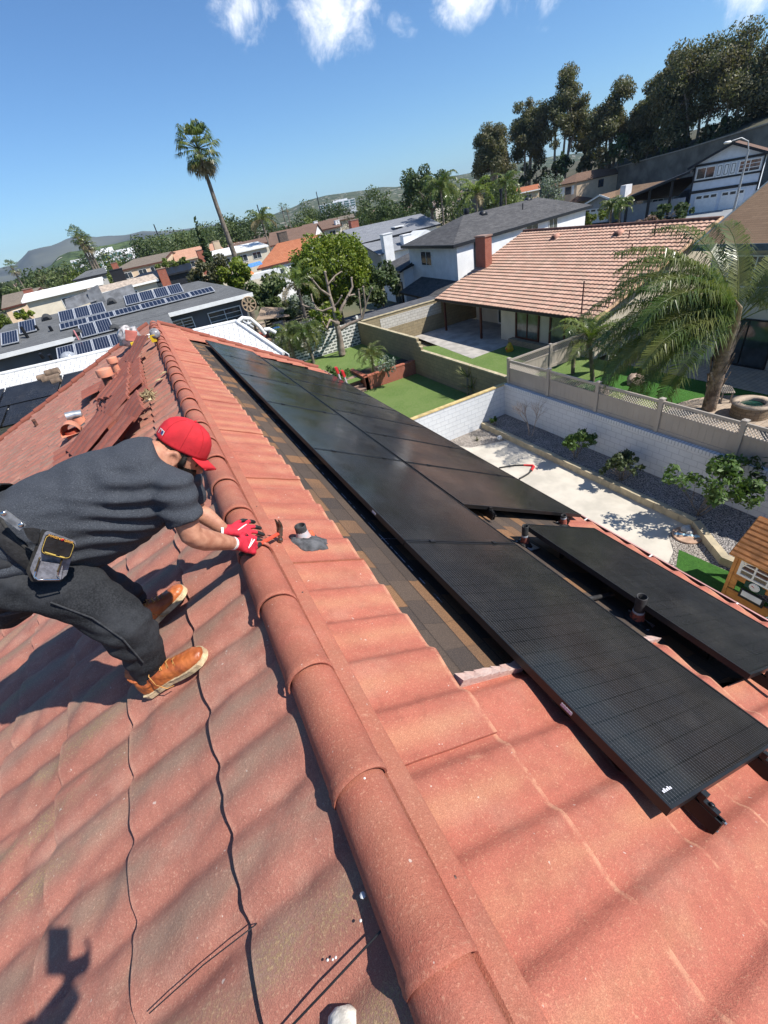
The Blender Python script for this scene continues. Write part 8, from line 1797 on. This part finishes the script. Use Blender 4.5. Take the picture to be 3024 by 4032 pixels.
# --- our gravel bed: bare shrub, shrubs, leafy lemon bush
def twigs(mb, p, d, L, r, dep, R, sp=0.6, tips=None):
    e = p+d*L; mb.tube([p, p.lerp(e, 0.5)+rdir(R)*L*0.06, e], [r, r*0.85, r*0.65], 5, cap=False)
    if dep == 0: (tips.append(e) if tips is not None else None); return
    for _ in range(3 if dep > 1 else 2): twigs(mb, e if R.random() < 0.7 else p.lerp(e, 0.7), (d+rdir(R)*sp+Vector((0, 0, 0.1))).normalized(), L*R.uniform(0.6, 0.85), r*0.62, dep-1, R, sp, tips)
zb = G; q = atz(2083, 1715, zb); t = thing('bare_shrub', 'tall bare branching shrub with pale twigs in the grey gravel bed', 'shrub', q)
mb = MB(); twigs(mb, q, Vector((-0.1, 0.05, 1)).normalized(), 0.55, 0.03, 5, R, 0.55); twigs(mb, q+Vector((0.08, -.1, 0)), Vector((0.15, -0.1, 1)).normalized(), 0.6, 0.022, 4, R, 0.5); mb.build('branches', mat('pale_twig', (0.38, 0.31, 0.27), 0.85, 0.3, 5), t)
def shrub(label, px, py, H, w, n, size, lm, stems=6, dep=2, seed=1, sp=0.6):
    Rr_ = random.Random(seed); q = atz(px, py, zb); t = thing('shrub', label, 'shrub', q); mb = MB(); tips = []
    for k in range(stems): d = Vector((Rr_.uniform(-1, 1)*w/H*0.55, Rr_.uniform(-1, 1)*w/H*0.55, 1)).normalized(); twigs(mb, q+Vector((Rr_.uniform(-.06, .06), Rr_.uniform(-.06, .06), 0)), d, H*0.42, 0.014, dep, Rr_, sp, tips)
    mb.build('stems', M_BARK, t); mb = MB(); leaves(mb, [(p, 0.17*H*0.7) for p in tips], n, size, Rr_, 1.7, 0.15, 0.5); mb.build('leaves', lm, t)
shrub('bushy green shrub against the white wall, second from the corner', 2265, 1800, 1.05, 1.2, 1500, 0.07, L_SHR, 7, 2, 3); shrub('low spreading dark shrub between the bushy one and the leafy bush', 2448, 1892, 0.95, 1.2, 1500, 0.065, leaf_mat('dull_shrub', (0.04, 0.07, 0.025), (0.10, 0.12, 0.045), scale=3), 8, 2, 5, 0.75); shrub('leafy citrus bush with long bare stems by the playhouse', 2752, 2032, 1.75, 1.9, 1900, 0.085, L_SHR, 7, 2, 9, 0.6); shrub('small weedy shrub in the corner of the white walls', 1950, 1672, 0.45, 0.6, 260, 0.07, L_SHR, 5, 1, 12); shrub('leafy shoots climbing the tan fence at the right edge', 2985, 1985, 1.9, 1.7, 520, 0.12, L_DK, 4, 2, 15)
q = atz(1880, 1735, YG); t = thing('grass_tuft', 'small spiky tuft on the sunny gravel by the white side wall', 'plant', q); mb = MB()
for i in range(40): d = rdir(R); d.z = abs(d.z)+0.2; d.normalize(); s_ = d.cross(Vector((0, 0, 1))).normalized()*0.008; mb.add([q-s_, q+s_, q+d*0.28], [(0, 1, 2)])
mb.build('blades', L_OL, t)
# --- the big queen palm and the small palm behind the fence
bs = atz(2790, 1612, G+0.06); hq = aty(2895, 1270, bs.y-0.6); tr = [bs, aty(2835, 1440, bs.y-0.2), aty(2872, 1340, bs.y-0.45), hq]
M_QB = mat('fibrous_palm_bark', (0.27, 0.20, 0.15), 0.95, 0.5, 4, 1.0, 14, col2=(0.11, 0.075, 0.055), bdist=0.06)
az0 = [2.6, 0.9, 2.0, 5.9, 1.4, 2.9, 2.35, 5.3, 2.65, 1.7, 0.2, 3.05, 2.2, 2.75, 1.1, 6.0, 2.45, 2.95, 1.9, 5.6, 2.6, 3.1, 2.3, 2.8, 2.15, 2.5, 3.0, 2.7, 2.25, 2.9, 2.4, 2.0, 3.15, 2.6]
qp = feather_palm('queen_palm', 'large queen palm with long drooping fronds and a shaggy trunk behind the lattice fence', bs, hq, 34, 4.9, L_PALM, R, droop=0.215, nl=105, ll=0.85, lw=0.019, els=(-0.12, 1.2), hangf=0.70, azs=az0, trunk_pts=tr, r=(0.25, 0.16), bark=M_QB, vee=0.35)
mb = MB()
for i in range(46):
    f = R.uniform(0.05, 0.8); k = min(2, int(f*3)); p = tr[k].lerp(tr[k+1], f*3-k); a = R.uniform(0, 6.28); o = Vector((math.cos(a), math.sin(a), 0)); s_ = Vector((-o.y, o.x, 0))*0.06; r_ = 0.24-0.08*f; l = R.uniform(0.25, 0.6); mb.hexa([p+o*r_-s_, p+o*r_+s_, p+o*(r_+0.03)+s_, p+o*(r_+0.03)-s_]+[p+o*(r_+0.05+0.12*R.random())+Vector((0, 0, l))+s_*k2 for k2 in (-0.3, 0.3)]+[p+o*(r_+0.08+0.1*R.random())+Vector((0, 0, l))+s_*k2 for k2 in (0.3, -0.3)])
mb.build('frond_stub', M_QB, qp)
sp_ = aty(2890, 1190, hq.y); mb = MB(); mb.tube([aty(2868, 1380, hq.y-0.25), aty(2905, 1260, hq.y-0.25), aty(2915, 1210, hq.y-0.3), aty(2895, 1180, hq.y-0.35)], [0.05, 0.075, 0.07, 0.02], 8, flat=0.5); mb.build('flower_sheath', mat('tan_sheath', (0.46, 0.32, 0.20), 0.7, 0.3, 6), qp)
bs = atz(2335, 1500, G+0.05); hs = aty(2322, 1345, bs.y); feather_palm('feather_palm', 'smaller palm with bright yellow-green fronds behind the fence corner', bs, hs, 17, 2.1, L_PALM, R, droop=0.25, nl=44, ll=0.52, lw=0.02, els=(-0.2, 1.35), hangf=0.45, r=(0.11, 0.08), young=L_PALMY)
bs = atz(2255, 1470, G+0.05); mb = MB(); mb.tube([bs, aty(2262, 1330, bs.y)], [0.10, 0.08], 8); tag(mb.build('stem', M_BARK), 'thin dark trunk of a young palm just left of the bright one', 'trunk')
# ---------------------------------------------------------------- far hills and mountains
def hills(name, pts, r0, r1, rpk, matl, seed, jag, zoff=-9.5):
    """terrain ridge: az/elevation of its skyline surveyed, rising from r0 to its crest at rpk and falling behind"""
    mb = MB(); cols = []
    n = 160
    for i in range(n+1):
        px = pts[0][0]+(pts[-1][0]-pts[0][0])*i/n
        for (xa, ya), (xb, yb) in zip(pts, pts[1:]):
            if xa <= px <= xb: py = ya+(yb-ya)*(px-xa)/(xb-xa); break
        top = atd(px, py, rpk); u = Vector((top.x, top.y, 0)).normalized(); H = top.z-zoff; col = []
        for j in range(12):
            f = j/9; r = r0+(rpk-r0)*f; hgt = zoff+H*(min(1, f)**1.3 if f <= 1 else 1-(f-1)*1.5)
            nz = mnoise.noise(Vector((u.x*r/rpk*9, u.y*r/rpk*9, seed)))+0.5*mnoise.noise(Vector((u.x*r/rpk*25, u.y*r/rpk*25, seed+7)))
            p = u*r; p.z = hgt+jag*nz*(0.3+min(1, f)) ; col.append(p)
        cols.append(col)
    m = 12; mb.add([p for c in cols for p in c], [(i*m+j, (i+1)*m+j, (i+1)*m+j+1, i*m+j+1) for i in range(n) for j in range(m-1)], None, True); return struct(mb.build(name, matl))
def hillmat(name, a, b, spots):
    t = NT(name); v = t.n('TexVoronoi', Scale=0.045); t.L.new(t.tc.outputs['Object'], v.inputs['Vector']); c = t.mix(t.ramp(t.noise(0.02, 6, 0.7), 0.40, 0.60), a, b); c = t.mix(t.ramp(t.noise(0.09, 4, 0.7), 0.5, 0.62), c, tuple(x*0.5 for x in b))
    if spots: s_ = t.math('MULTIPLY', t.math('LESS_THAN', v.outputs['Distance'], 0.26), t.math('GREATER_THAN', t.sep(v.outputs['Color'])[0], spots)); c = t.mix(s_, c, (0.55, 0.48, 0.42))
    return t.done(c, 0.95, t.bump(t.noise(0.06, 4), 0.6, 6.0), 0, 0.1)
hills('mountains', [(-500, 1080), (-200, 1090), (0, 1058), (60, 1045), (110, 985), (150, 978), (200, 968), (260, 945), (330, 930), (380, 935), (450, 928), (560, 905), (700, 905), (900, 880), (1100, 870)], 3000, 4800, 4500, mat('mountain_scrub', (0.10, 0.10, 0.07), 0.95, 0.3, 0.002), 3.0, 18)
hills('far_hill', [(-400, 1150), (100, 1100), (200, 1045), (230, 1010), (270, 993), (340, 985), (400, 970), (450, 960), (500, 950), (560, 940), (640, 925), (760, 905), (900, 880)], 420, 1300, 1000, hillmat('green_hill', (0.11, 0.15, 0.055), (0.045, 0.065, 0.028), 0.93), 11.0, 5)
hills('far_ridge', [(700, 925), (950, 880), (1050, 846), (1150, 818), (1200, 795), (1280, 778), (1350, 765), (1420, 752), (1500, 735), (1570, 728), (1700, 705), (1800, 690), (1900, 672), (2000, 650), (2150, 625), (2400, 590)], 700, 2600, 2100, hillmat('town_ridge', (0.12, 0.13, 0.075), (0.055, 0.07, 0.038), 0.62), 17.0, 6)
# a belt of far suburb trees, too many to count
mb = MB(); Rf = random.Random(77)
for i in range(2600):
    px = Rf.uniform(-150, 2100); D = Rf.uniform(210, 900); q = atd(px, 1000, D); w = Rf.uniform(3.5, 8); 
    for _ in range(7): d = rdir(Rf)*w*0.5; s_ = w*0.22; p = Vector((q.x, q.y, G+w*0.5))+d; a = rdir(Rf)*s_; b = a.cross(rdir(Rf)).normalized()*s_; mb.add([p-a, p+b, p+a, p-b], [(0, 1, 2, 3)])
tag(mb.build('far_trees', leaf_mat('far_leaf', (0.035, 0.055, 0.022), (0.075, 0.095, 0.04), scale=0.02)), 'far belt of suburban trees between the roofs and the hills', 'trees', None, 'stuff')
mb = MB()
for i in range(420):
    px = Rf.uniform(-150, 1900); D = Rf.uniform(230, 900); q = atd(px, 1000, D); a = Rf.uniform(0, 3.14); w, l, h = Rf.uniform(4, 6), Rf.uniform(6, 10), Rf.uniform(2.5, 5); R3_ = Matrix.Rotation(a, 3, 'Z'); c = Vector((q.x, q.y, G)); P_ = lambda x, y, z: c+R3_ @ Vector((x, y, z))
    mb.hexa([P_(-w, -l, 0), P_(w, -l, 0), P_(w, l, 0), P_(-w, l, 0), P_(-w, -l, h), P_(w, -l, h), P_(w, l, h), P_(-w, l, h)]); mb.add([P_(-w-.4, -l, h), P_(w+.4, -l, h), P_(w+.4, l, h), P_(-w-.4, l, h), P_(0, -l, h+2), P_(0, l, h+2)], [(0, 4, 5, 3), (1, 2, 5, 4), (0, 1, 4), (2, 3, 5)])
def suburb():
    t = NT('far_houses_paint'); g = t.n('NewGeometry'); r = g.outputs['Random Per Island']; z = t.sep(g.outputs['Normal'])[2]; c = t.mix(r, (0.55, 0.50, 0.44), (0.36, 0.33, 0.30)); rc = t.mix(r, (0.30, 0.17, 0.12), (0.17, 0.15, 0.14)); return t.done(t.mix(t.math('GREATER_THAN', z, 0.15), c, rc), 0.9)
tag(mb.build('far_houses', suburb()), 'far scatter of small suburban houses among the distant trees', 'houses', None, 'stuff')
# ---------------------------------------------------------------- loose sheets, flues and tools on the left slope
M_LT = tile_mat('loose_red_tile', (0.36, 0.105, 0.070), (0.29, 0.085, 0.058), (0.50, 0.28, 0.20), (0.24, 0.12, 0.08), 0.6, 0.3, False)
def loose_tile(label, O, a, b, la, lb, amp=0.034, curl=0.0, sag=0.0, seed=0):
    """a loose corrugated steel sheet: la across the waves, lb along them, with a turned-down butt edge"""
    a = Vector(a).normalized(); b = Vector(b); b = (b-a*b.dot(a)).normalized(); n = b.cross(a); n = n if n.z > 0 else -n; O = Vector(O)
    nu, nv = max(10, int(la/PER*12)), 6; vs = []; uv = []
    for j in range(nv+1):
        for i in range(nu+1):
            u, v = la*i/nu, lb*j/nv; h = wave(u/PER, amp)+curl*(v/lb)**2+sag*math.sin(math.pi*u/la)+0.010*mnoise.noise(Vector((u*3, v*5, seed)))
            vs.append(O+a*u+b*v+n*h); uv.append((u/PER, v))
    fs = [(j*(nu+1)+i, j*(nu+1)+i+1, (j+1)*(nu+1)+i+1, (j+1)*(nu+1)+i) for j in range(nv) for i in range(nu)]
    mb = MB(); mb.add(vs, fs, [tuple(uv[k] for k in f) for f in fs], True)
    for row, sg in ((nv, 1), (0, -1)):
        e = vs[row*(nu+1):(row+1)*(nu+1)]; d = [p-n*0.028+b*0.006*sg for p in e]; mb.add(e+d, [(i, i+1, nu+2+i, nu+1+i) for i in range(nu)], [[(i*la/nu/PER, 0)]*4 for i in range(nu)], True)
    return tag(mb.build('roof_tile', M_LT), label, 'roof tile', None and 'x' or 'lifted tile sheets on the left slope')
def lp(px, py, h=0.0): return on_l(px, py, h)
def rs(label, y, v, la, lb, h0, h1, rot=0.0, **k):
    """sheet on the slope: its upper near corner at y, v; la along the ridge, lb down the slope; h0/h1 = lift of upper/lower edge"""
    h0 *= 1.5; h1 *= 1.35; O = Vector((0, y, ZR))+EL*v+NL*h0; a = EY*math.cos(rot)+EL*math.sin(rot); b = EL*math.cos(rot)-EY*math.sin(rot)+NL*((h1-h0)/lb); return loose_tile(label, O, a, b, la, lb, **k)
rs('lowest lifted tile sheet by the rusty flue, its wavy edge facing the ridge', 6.1, 0.80, 2.5, 0.46, 0.055, 0.05, seed=3)
rs('second sheet stacked above the lowest one by the rusty flue', 6.25, 0.62, 2.3, 0.50, 0.095, 0.07, 0.03, seed=4)
rs('third sheet of the lifted stack, lying crooked', 6.35, 0.60, 2.1, 0.48, 0.135, 0.09, -0.03, seed=5)
rs('sheet of the lifted stack nearest the ridge, behind the nest debris', 6.5, 0.37, 1.9, 0.44, 0.075, 0.08, 0.02, seed=6)
rs('top sheet of the stack nearest the ridge', 6.7, 0.39, 1.75, 0.42, 0.115, 0.11, -0.02, seed=12)
rs('small lifted sheet between the nest debris and the red cap', 5.35, 0.40, 0.95, 0.44, 0.13, 0.06, 0.05, seed=2)
rs('large smooth sheet lying askew just behind the red cap', 5.75, 0.78, 0.95, 0.62, 0.15, 0.10, 0.30, amp=0.022, seed=1)
rs('narrower sheet lying askew beside the large one behind the red cap', 5.25, 0.52, 0.52, 0.62, 0.13, 0.09, 0.30, amp=0.022, seed=13)
rs('bent tile flap leaning over the ridge cap near the tools', 8.75, 0.02, 0.85, 0.52, 0.20, 0.10, 0.25, amp=0.018, seed=7)
rs('wavy sheet propped under the bent flap', 8.75, 0.50, 1.3, 0.42, 0.10, 0.06, 0.05, seed=8)
rs('loose sheet below the propped one, near the tool bag', 8.9, 0.92, 1.4, 0.40, 0.09, 0.06, -0.04, seed=10)
rs('tile sheet pried up beside the orange hood vent', 9.0, 1.22, 0.75, 0.40, 0.05, 0.11, 0.1, seed=9)
rs('broken half sheet lying loose across the lifted stack', 7.35, 0.50, 0.8, 0.40, 0.14, 0.12, 0.5, seed=21)
rs('short sheet tipped up against the slim orange flue', 7.9, 0.95, 0.7, 0.42, 0.12, 0.05, -0.3, seed=22)
rs('lifted sheet end with a dark gap under it, below the large askew sheet', 5.7, 1.35, 1.1, 0.40, 0.05, 0.10, 0.12, seed=23)
# flues
def flue(label, base_px, top_px, r, cap_r, pipem, capm, capm2=None, bs_h=0.0, band=None):
    b_ = lp(*base_px, bs_h); up = Vector((0, 0, 1)); t_ = aty(*top_px, b_.y); d = (t_-b_); L_ = d.length; d.normalize(); xa = d.cross(EY).normalized(); Mp = Matrix((xa, d.cross(xa), d)).transposed()
    t = thing('roof_flue', label, 'flue', b_, 'flues on the left slope'); mb = MB(); mb.lathe(b_, [(r*1.05, -0.05), (r, L_*0.5), (r, L_)], 16, M=Mp); mb.build('pipe', pipem, t)
    if cap_r: mb = MB(); mb.lathe(b_+d*(L_-cap_r*0.2), [(cap_r, -0.02), (cap_r, cap_r*0.75), (cap_r*0.97, cap_r*0.8), (0.001, cap_r*0.95)], 18, M=Mp, cap=False); mb.build('flue_cap', capm, t)
    blob(b_, r*1.9, r*1.9, 0.035, 18, MLr, int(base_px[0])).build('mastic', M_MAST, t); return t
M_RUST = mat('rusted_flue', (0.16, 0.065, 0.04), 0.8, 0.6, 12, 0.4, 40, col2=(0.05, 0.03, 0.026)); M_ORP = mat('orange_flue_paint', (0.62, 0.21, 0.12), 0.75, 0.35, 12, 0.3, 40, col2=(0.48, 0.24, 0.16))
flue('fat rusty flue with a wide orange cap on the left slope', (448, 1548), (412, 1470), 0.075, 0.12, M_RUST, M_ORP)
flue('slimmer peeling orange flue behind the fat rusty one', (478, 1497), (442, 1420), 0.06, 0.085, M_ORP, M_ORP)
flue('short thin dark pipe near the left gable edge', (150, 1684), (130, 1652), 0.034, 0, M_RUST, M_ORP)
c = lp(295, 1718, 0.02); t = thing('hood_vent', 'orange hooded roof vent standing on the tiles above the roofer', 'roof vent', c, 'small vents on the left slope')
mb = MB(); rings = []
for f, k in ((0.0, 1.0), (1.0, 1.0), (1.3, 0.5)): rings.append([c+Vector((0.13*math.cos(math.pi*i/12)*k, -0.12+0.20*f, 0.06+0.17*math.sin(math.pi*i/12)*k)) for i in range(13)])
mb.loft(rings, cap=False); mb.build('hood', M_ORP, t); mb = MB(); mb.lathe(c, [(0.11, -0.03), (0.09, 0.08), (0.09, 0.10)], 14); mb.build('neck', mat('deep_red_paint', (0.38, 0.075, 0.04), 0.7, 0.2), t); blob(c, 0.17, 0.15, 0.03, 20, MLr, 44).build('mastic', M_MAST, t)
c = lp(322, 1672, 0.02); t = thing('elbow_vent', 'orange vent with a bare metal elbow above the hooded vent', 'roof vent', c, 'small vents on the left slope'); mb = MB(); mb.lathe(c, [(0.10, -0.03), (0.085, 0.09), (0.085, 0.13)], 16); mb.build('base', M_ORP, t)
mb = MB(); mb.tube([c+Vector((0.08, 0, 0.15)), c+Vector((-0.02, 0, 0.17)), c+Vector((-0.13, -0.02, 0.18))], 0.062, 14); mb.build('elbow', mat('bare_tin', (0.60, 0.62, 0.62), 0.35, 0.2, 10, metal=0.7), t); blob(c, 0.15, 0.14, 0.03, 20, MLr, 45).build('mastic', M_MAST, t)
# nest debris, leaves
c = lp(585, 1555, 0.16); t = thing('nest_debris', 'clump of dry straw and leaves caught under the lifted sheets', 'debris', c); mb = MB(); Rn = random.Random(5)
for i in range(110): d = rdir(Rn)*0.065; p = c+Vector((d.x, d.y, d.z*0.5)); q = p+rdir(Rn)*0.055; mb.bar(p, q, 0.008, 0.004)
mb.build('straw', mat('straw', (0.42, 0.32, 0.17), 0.9, 0.4, 30), t)
mb = MB(); p, q = lp(545, 1600, 0.14), lp(590, 1572, 0.2); mb.bar(p, q, 0.03, 0.02); mb.build('stick', mat('pale_stick', (0.62, 0.50, 0.30), 0.8, 0.2), t)
for px, py, lab in ((645, 1470, 'dry pale leaf lying on the tiles near the ridge'), (622, 1498, 'curled dry leaf below the pale one near the ridge')):
    c = lp(px, py, 0.06); mb = MB(); mb.add([c+Vector(v) for v in ((-0.05, -0.03, 0), (0.02, -0.05, 0.012), (0.08, 0.04, 0.0), (0.0, 0.05, 0.014))], [(0, 1, 2, 3)]); mb.v += []; tag(mb.build('leaf', MATS['straw']), lab, 'leaf')
# tools at the apex
c = lp(518, 1352, 0.10); t = thing('tool_bag', 'crumpled clear plastic bag of red parts by the far end of the ridge', 'bag', c); mb = MB(); mb.ball(c+Vector((0, 0, 0.12)), 0.20, 14, (1.1, 0.8, 0.9)); mb.v = [tuple(Vector(p)+(Vector(p)-c)*0.6*mnoise.noise(Vector(p)*9)) for p in mb.v]; mb.build('plastic', mat('clear_plastic', (0.50, 0.47, 0.46), 0.25, 0.5, 12), t)
mb = MB(); mb.box(c+Vector((0.07, -0.14, 0.16)), (0.22, 0.10, 0.20), M=Matrix.Rotation(0.4, 3, 'Y')); mb.build('red_box', mat('faded_red', (0.62, 0.20, 0.15), 0.6, 0.2), t)
M_YEL2 = mat('tool_yellow', (0.75, 0.50, 0.02), 0.5, 0.1)
c = lp(565, 1350, 0.10); t = thing('cordless_drill', 'yellow and black cordless drill lying on the tiles near the ridge end', 'drill', c); mb = MB(); mb.tube([c+Vector((-0.15, -0.08, 0.04)), c+Vector((-0.08, -0.04, 0.045)), c+Vector((0.06, 0.045, 0.06))], [0.028, 0.04, 0.04], 10); mb.build('handle', M_BLACKP, t); mb = MB(); mb.box(c+Vector((-0.17, -0.09, 0.04)), (0.09, 0.075, 0.065)); mb.build('battery', M_YEL2, t); mb = MB(); mb.tube([c+Vector((0.05, 0.04, 0.06)), c+Vector((0.10, 0.075, 0.07))], [0.042, 0.04], 10); mb.build('motor_housing', M_YEL2, t); mb = MB(); mb.tube([c+Vector((0.10, 0.075, 0.07)), c+Vector((0.20, 0.15, 0.09))], [0.04, 0.03], 10); mb.build('chuck', M_WHT, t)
c = lp(618, 1332, 0.12); t = thing('tape_reel', 'small yellow and grey reel beside the ridge cap at the far end', 'reel', c); mb = MB(); mb.lathe(c+Vector((0, 0, 0.08)), [(0.001, -0.05), (0.085, -0.05), (0.09, 0), (0.085, 0.05), (0.001, 0.05)], 16, M=Matrix.Rotation(1.1, 3, 'X')); mb.build('reel', mat('smoky_grey', (0.25, 0.24, 0.25), 0.3, 0.3, 20), t); mb = MB(); mb.box(c+Vector((-0.06, -0.03, 0.02)), (0.09, 0.07, 0.12)); mb.build('clip', M_YEL2, t)
# black cord lying across the tiles at the bottom of the picture
t = thing('cord', 'thin black cord stretched across the tiles near the bottom edge', 'cord', lp(700, 3950)); mb = MB(); mb.tube([lp(588, 3990, 0.055), lp(800, 3800, 0.055), lp(1008, 3640, 0.055), lp(1010, 3636, 0.03)], 0.0018, 6); mb.build('cord', M_BLACKP, t); t = thing('cord', 'thicker black cord running up to the ridge cap above the pale shoe', 'cord', lp(1300, 3880)); mb = MB(); mb.tube([lp(1120, 4070, 0.07), lp(1300, 3880, 0.07), lp(1500, 3665, 0.055)], 0.0028, 6); mb.build('cord', M_BLACKP, t)
# bird droppings and paint flecks on cap and tile
FL = [((1435, 3065), 0.004, 1), ((1372, 3060), 0.003, 1)]
for (px, py), r, cp_ in FL:
    d = ray(px, py); c = d*((ZR+0.085)/d.z)
    mb = MB(); mb.ball(c, r, 8, (1, 1, 0.35)); mb.build('bird_dropping', M_WHT, house)
for px, py, r in ((1290, 3780, 0.0035), (1310, 3778, 0.003), (1322, 3770, 0.0035), (1420, 3625, 0.004), (1428, 3525, 0.009)): mb = MB(); mb.ball(lp(px, py, 0.05), r, 7, (1, 1, 0.3)); mb.build('bird_dropping', M_WHT, house)
# ---------------------------------------------------------------- the photographer, standing on the left slope just out of frame
ph_ = thing('person', 'photographer holding up a phone, only a pale shoe tip showing at the bottom edge', 'person', (-0.5, -0.1, zl(0.5)))
b = MB(); hx, hy = -0.64, -0.36
hip = Vector((hx, hy, zl(0.4)+0.95)); chest = hip+Vector((0.02, 0.02, 0.36)); neck = chest+Vector((0.02, 0.03, 0.22)); head = neck+Vector((0.0, 0.0, 0.16)); sR = neck+Vector((0.17, 0.03, -0.06)); sL = neck+Vector((-0.19, -0.05, -0.06))
tip = lp(1325, 4045, 0.045); fR = Vector((tip.x-0.09, tip.y-0.25, zl(tip.x-0.09)+0.05)); fL = Vector((-0.62, -0.35, zl(0.62)+0.06))
hand = Vector((0.02, -0.075, -0.06))
b.tube([hip-Vector((0, 0, 0.06)), hip, hip.lerp(chest, 0.5), chest, neck-Vector((0, 0, 0.06))], [0.15, 0.17, 0.165, 0.175, 0.09], 16); b.tube([neck-Vector((0, 0, 0.08)), neck, head-Vector((0, 0, 0.06))], [0.065, 0.06, 0.06], 12); b.ball(head, 0.115, 16, (0.85, 1, 1.15))
eR = sR.lerp(hand, 0.5)+Vector((0.02, -0.03, -0.07)); b.tube([sR, eR, hand+Vector((-0.03, -0.05, -0.03))], [0.06, 0.05, 0.035], 12); eL = sL+Vector((-0.12, 0.08, -0.24)); b.tube([sL, eL, eL+Vector((0.18, 0.12, 0.04))], [0.06, 0.05, 0.035], 12); b.ball(eL+Vector((0.20, 0.13, 0.05)), 0.045, 10)
b.tube([sL, neck-Vector((0, 0, 0.05)), sR], [0.07, 0.09, 0.07], 12)
for f_, s_ in ((fR, 1), (fL, -1)): h_ = hip+Vector((0.09*s_, 0, -0.04)); kn = h_.lerp(f_, 0.5)+Vector((0, 0.05, 0)); b.tube([h_, kn, f_+Vector((0, 0, 0.05))], [0.10, 0.07, 0.05], 12)
b.loft([[hand+Vector((0.035*math.cos(a)*k, -0.012+dy, 0.045*math.sin(a)*k)) for a in [2*math.pi*i/12 for i in range(12)]] for k, dy in ((0.8, -0.02), (1.0, -0.005), (0.9, 0.012))])
for i in range(4): o = hand+Vector((-0.03, 0.0, 0.035-0.022*i)); b.tube([o+Vector((0.0, -0.02, 0)), o+Vector((-0.018, 0.008, 0)), o+Vector((-0.006, 0.032, 0))], [0.010, 0.009, 0.008], 8)
b.tube([hand+Vector((0.03, -0.02, 0.0)), hand+Vector((0.05, 0.0, 0.03)), hand+Vector((0.045, 0.025, 0.05))], [0.011, 0.010, 0.009], 8)
fused('body', b, 0.010, 3, M_SKIN, ph_)
b = MB(); b.tube([hip-Vector((0, 0, 0.05)), hip, hip.lerp(chest, 0.5), chest, neck-Vector((0, 0, 0.05))], [0.16, 0.18, 0.175, 0.185, 0.09], 16); b.tube([sL+Vector((0.02, 0, 0)), neck-Vector((0, 0, 0.06)), sR-Vector((0.02, 0, 0))], [0.085, 0.10, 0.085], 12); b.tube([sR, eR, eR.lerp(hand, 0.35)], [0.075, 0.062, 0.055], 12); b.tube([sL, eL], [0.075, 0.062], 12); fused('shirt', b, 0.011, 4, M_SHIRT, ph_, folds)
b = MB()
for f_, s_ in ((fR, 1), (fL, -1)): h_ = hip+Vector((0.09*s_, 0, -0.02)); kn = h_.lerp(f_, 0.5)+Vector((0, 0.05, 0)); b.tube([h_+Vector((0, 0, 0.08)), h_, kn, f_+Vector((0, 0, 0.07))], [0.115, 0.12, 0.085, 0.075], 14)
fused('trousers', b, 0.011, 4, M_DENIM, ph_, tfolds)
M_PSH = mat('pale_shoe', (0.66, 0.62, 0.55), 0.8, 0.25, 25, 0.3, 90)
for f_, tp_ in ((fR, tip), (fL, fL+Vector((0.05, 0.27, -0.0)))):
    d = (tp_-f_); d = (d-NL*d.dot(NL)); L_ = d.length+0.05; d.normalize(); s_ = NL.cross(d); m = MB(); rings = []
    for x, w, h in ((-0.06, 0.03, 0.06), (0.0, 0.04, 0.085), (0.1, 0.042, 0.075), (L_*0.7, 0.048, 0.055), (L_*0.9, 0.038, 0.045), (L_-0.02, 0.018, 0.032)): rings.append([f_-NL*0.045+d*x+s_*w*math.cos(a)+NL*(0.002+max(0, math.sin(a))*h) for a in [2*math.pi*k/16 for k in range(16)]])
    m.loft(rings); m.build('shoe', M_PSH, ph_)
m = MB(); m.ball(head+Vector((0, -0.01, 0.03)), 0.125, 16, (0.86, 1.0, 1.1)); m.v = [p for p in m.v]; m.build('hair', M_HAIR, ph_)
tph = thing('phone', 'black phone held up by the photographer above the ridge', 'phone', (0, -0.02, 0)); mb = MB(); bk = -FWD; R_ = Matrix((RIGHT, -DOWN, bk)).transposed()
mb.box(bk*0.016-DOWN*-0.045, (0.072, 0.148, 0.008), M=R_); mb.build('case', M_BLACKP, tph); mb = MB(); mb.box(bk*0.0215-DOWN*-0.045, (0.066, 0.142, 0.002), M=R_); mb.build('screen', M_GLS, tph)
# ---------------------------------------------------------------- the air
if HAZE:
    hz = bpy.data.materials.new('haze'); hz.use_nodes = True; N = hz.node_tree.nodes; N.remove(N['Principled BSDF']); pv = N.new('ShaderNodeVolumePrincipled'); pv.inputs['Color'].default_value = (0.42, 0.66, 1.0, 1); pv.inputs['Density'].default_value = HAZE; pv.inputs['Anisotropy'].default_value = 0.1; hz.node_tree.links.new(pv.outputs[0], N['Material Output'].inputs['Volume'])
    mb = MB(); mb.box((0, 2500, 130), (13000, 9000, 290)); tag(mb.build('haze', hz), None, None, None, 'stuff')
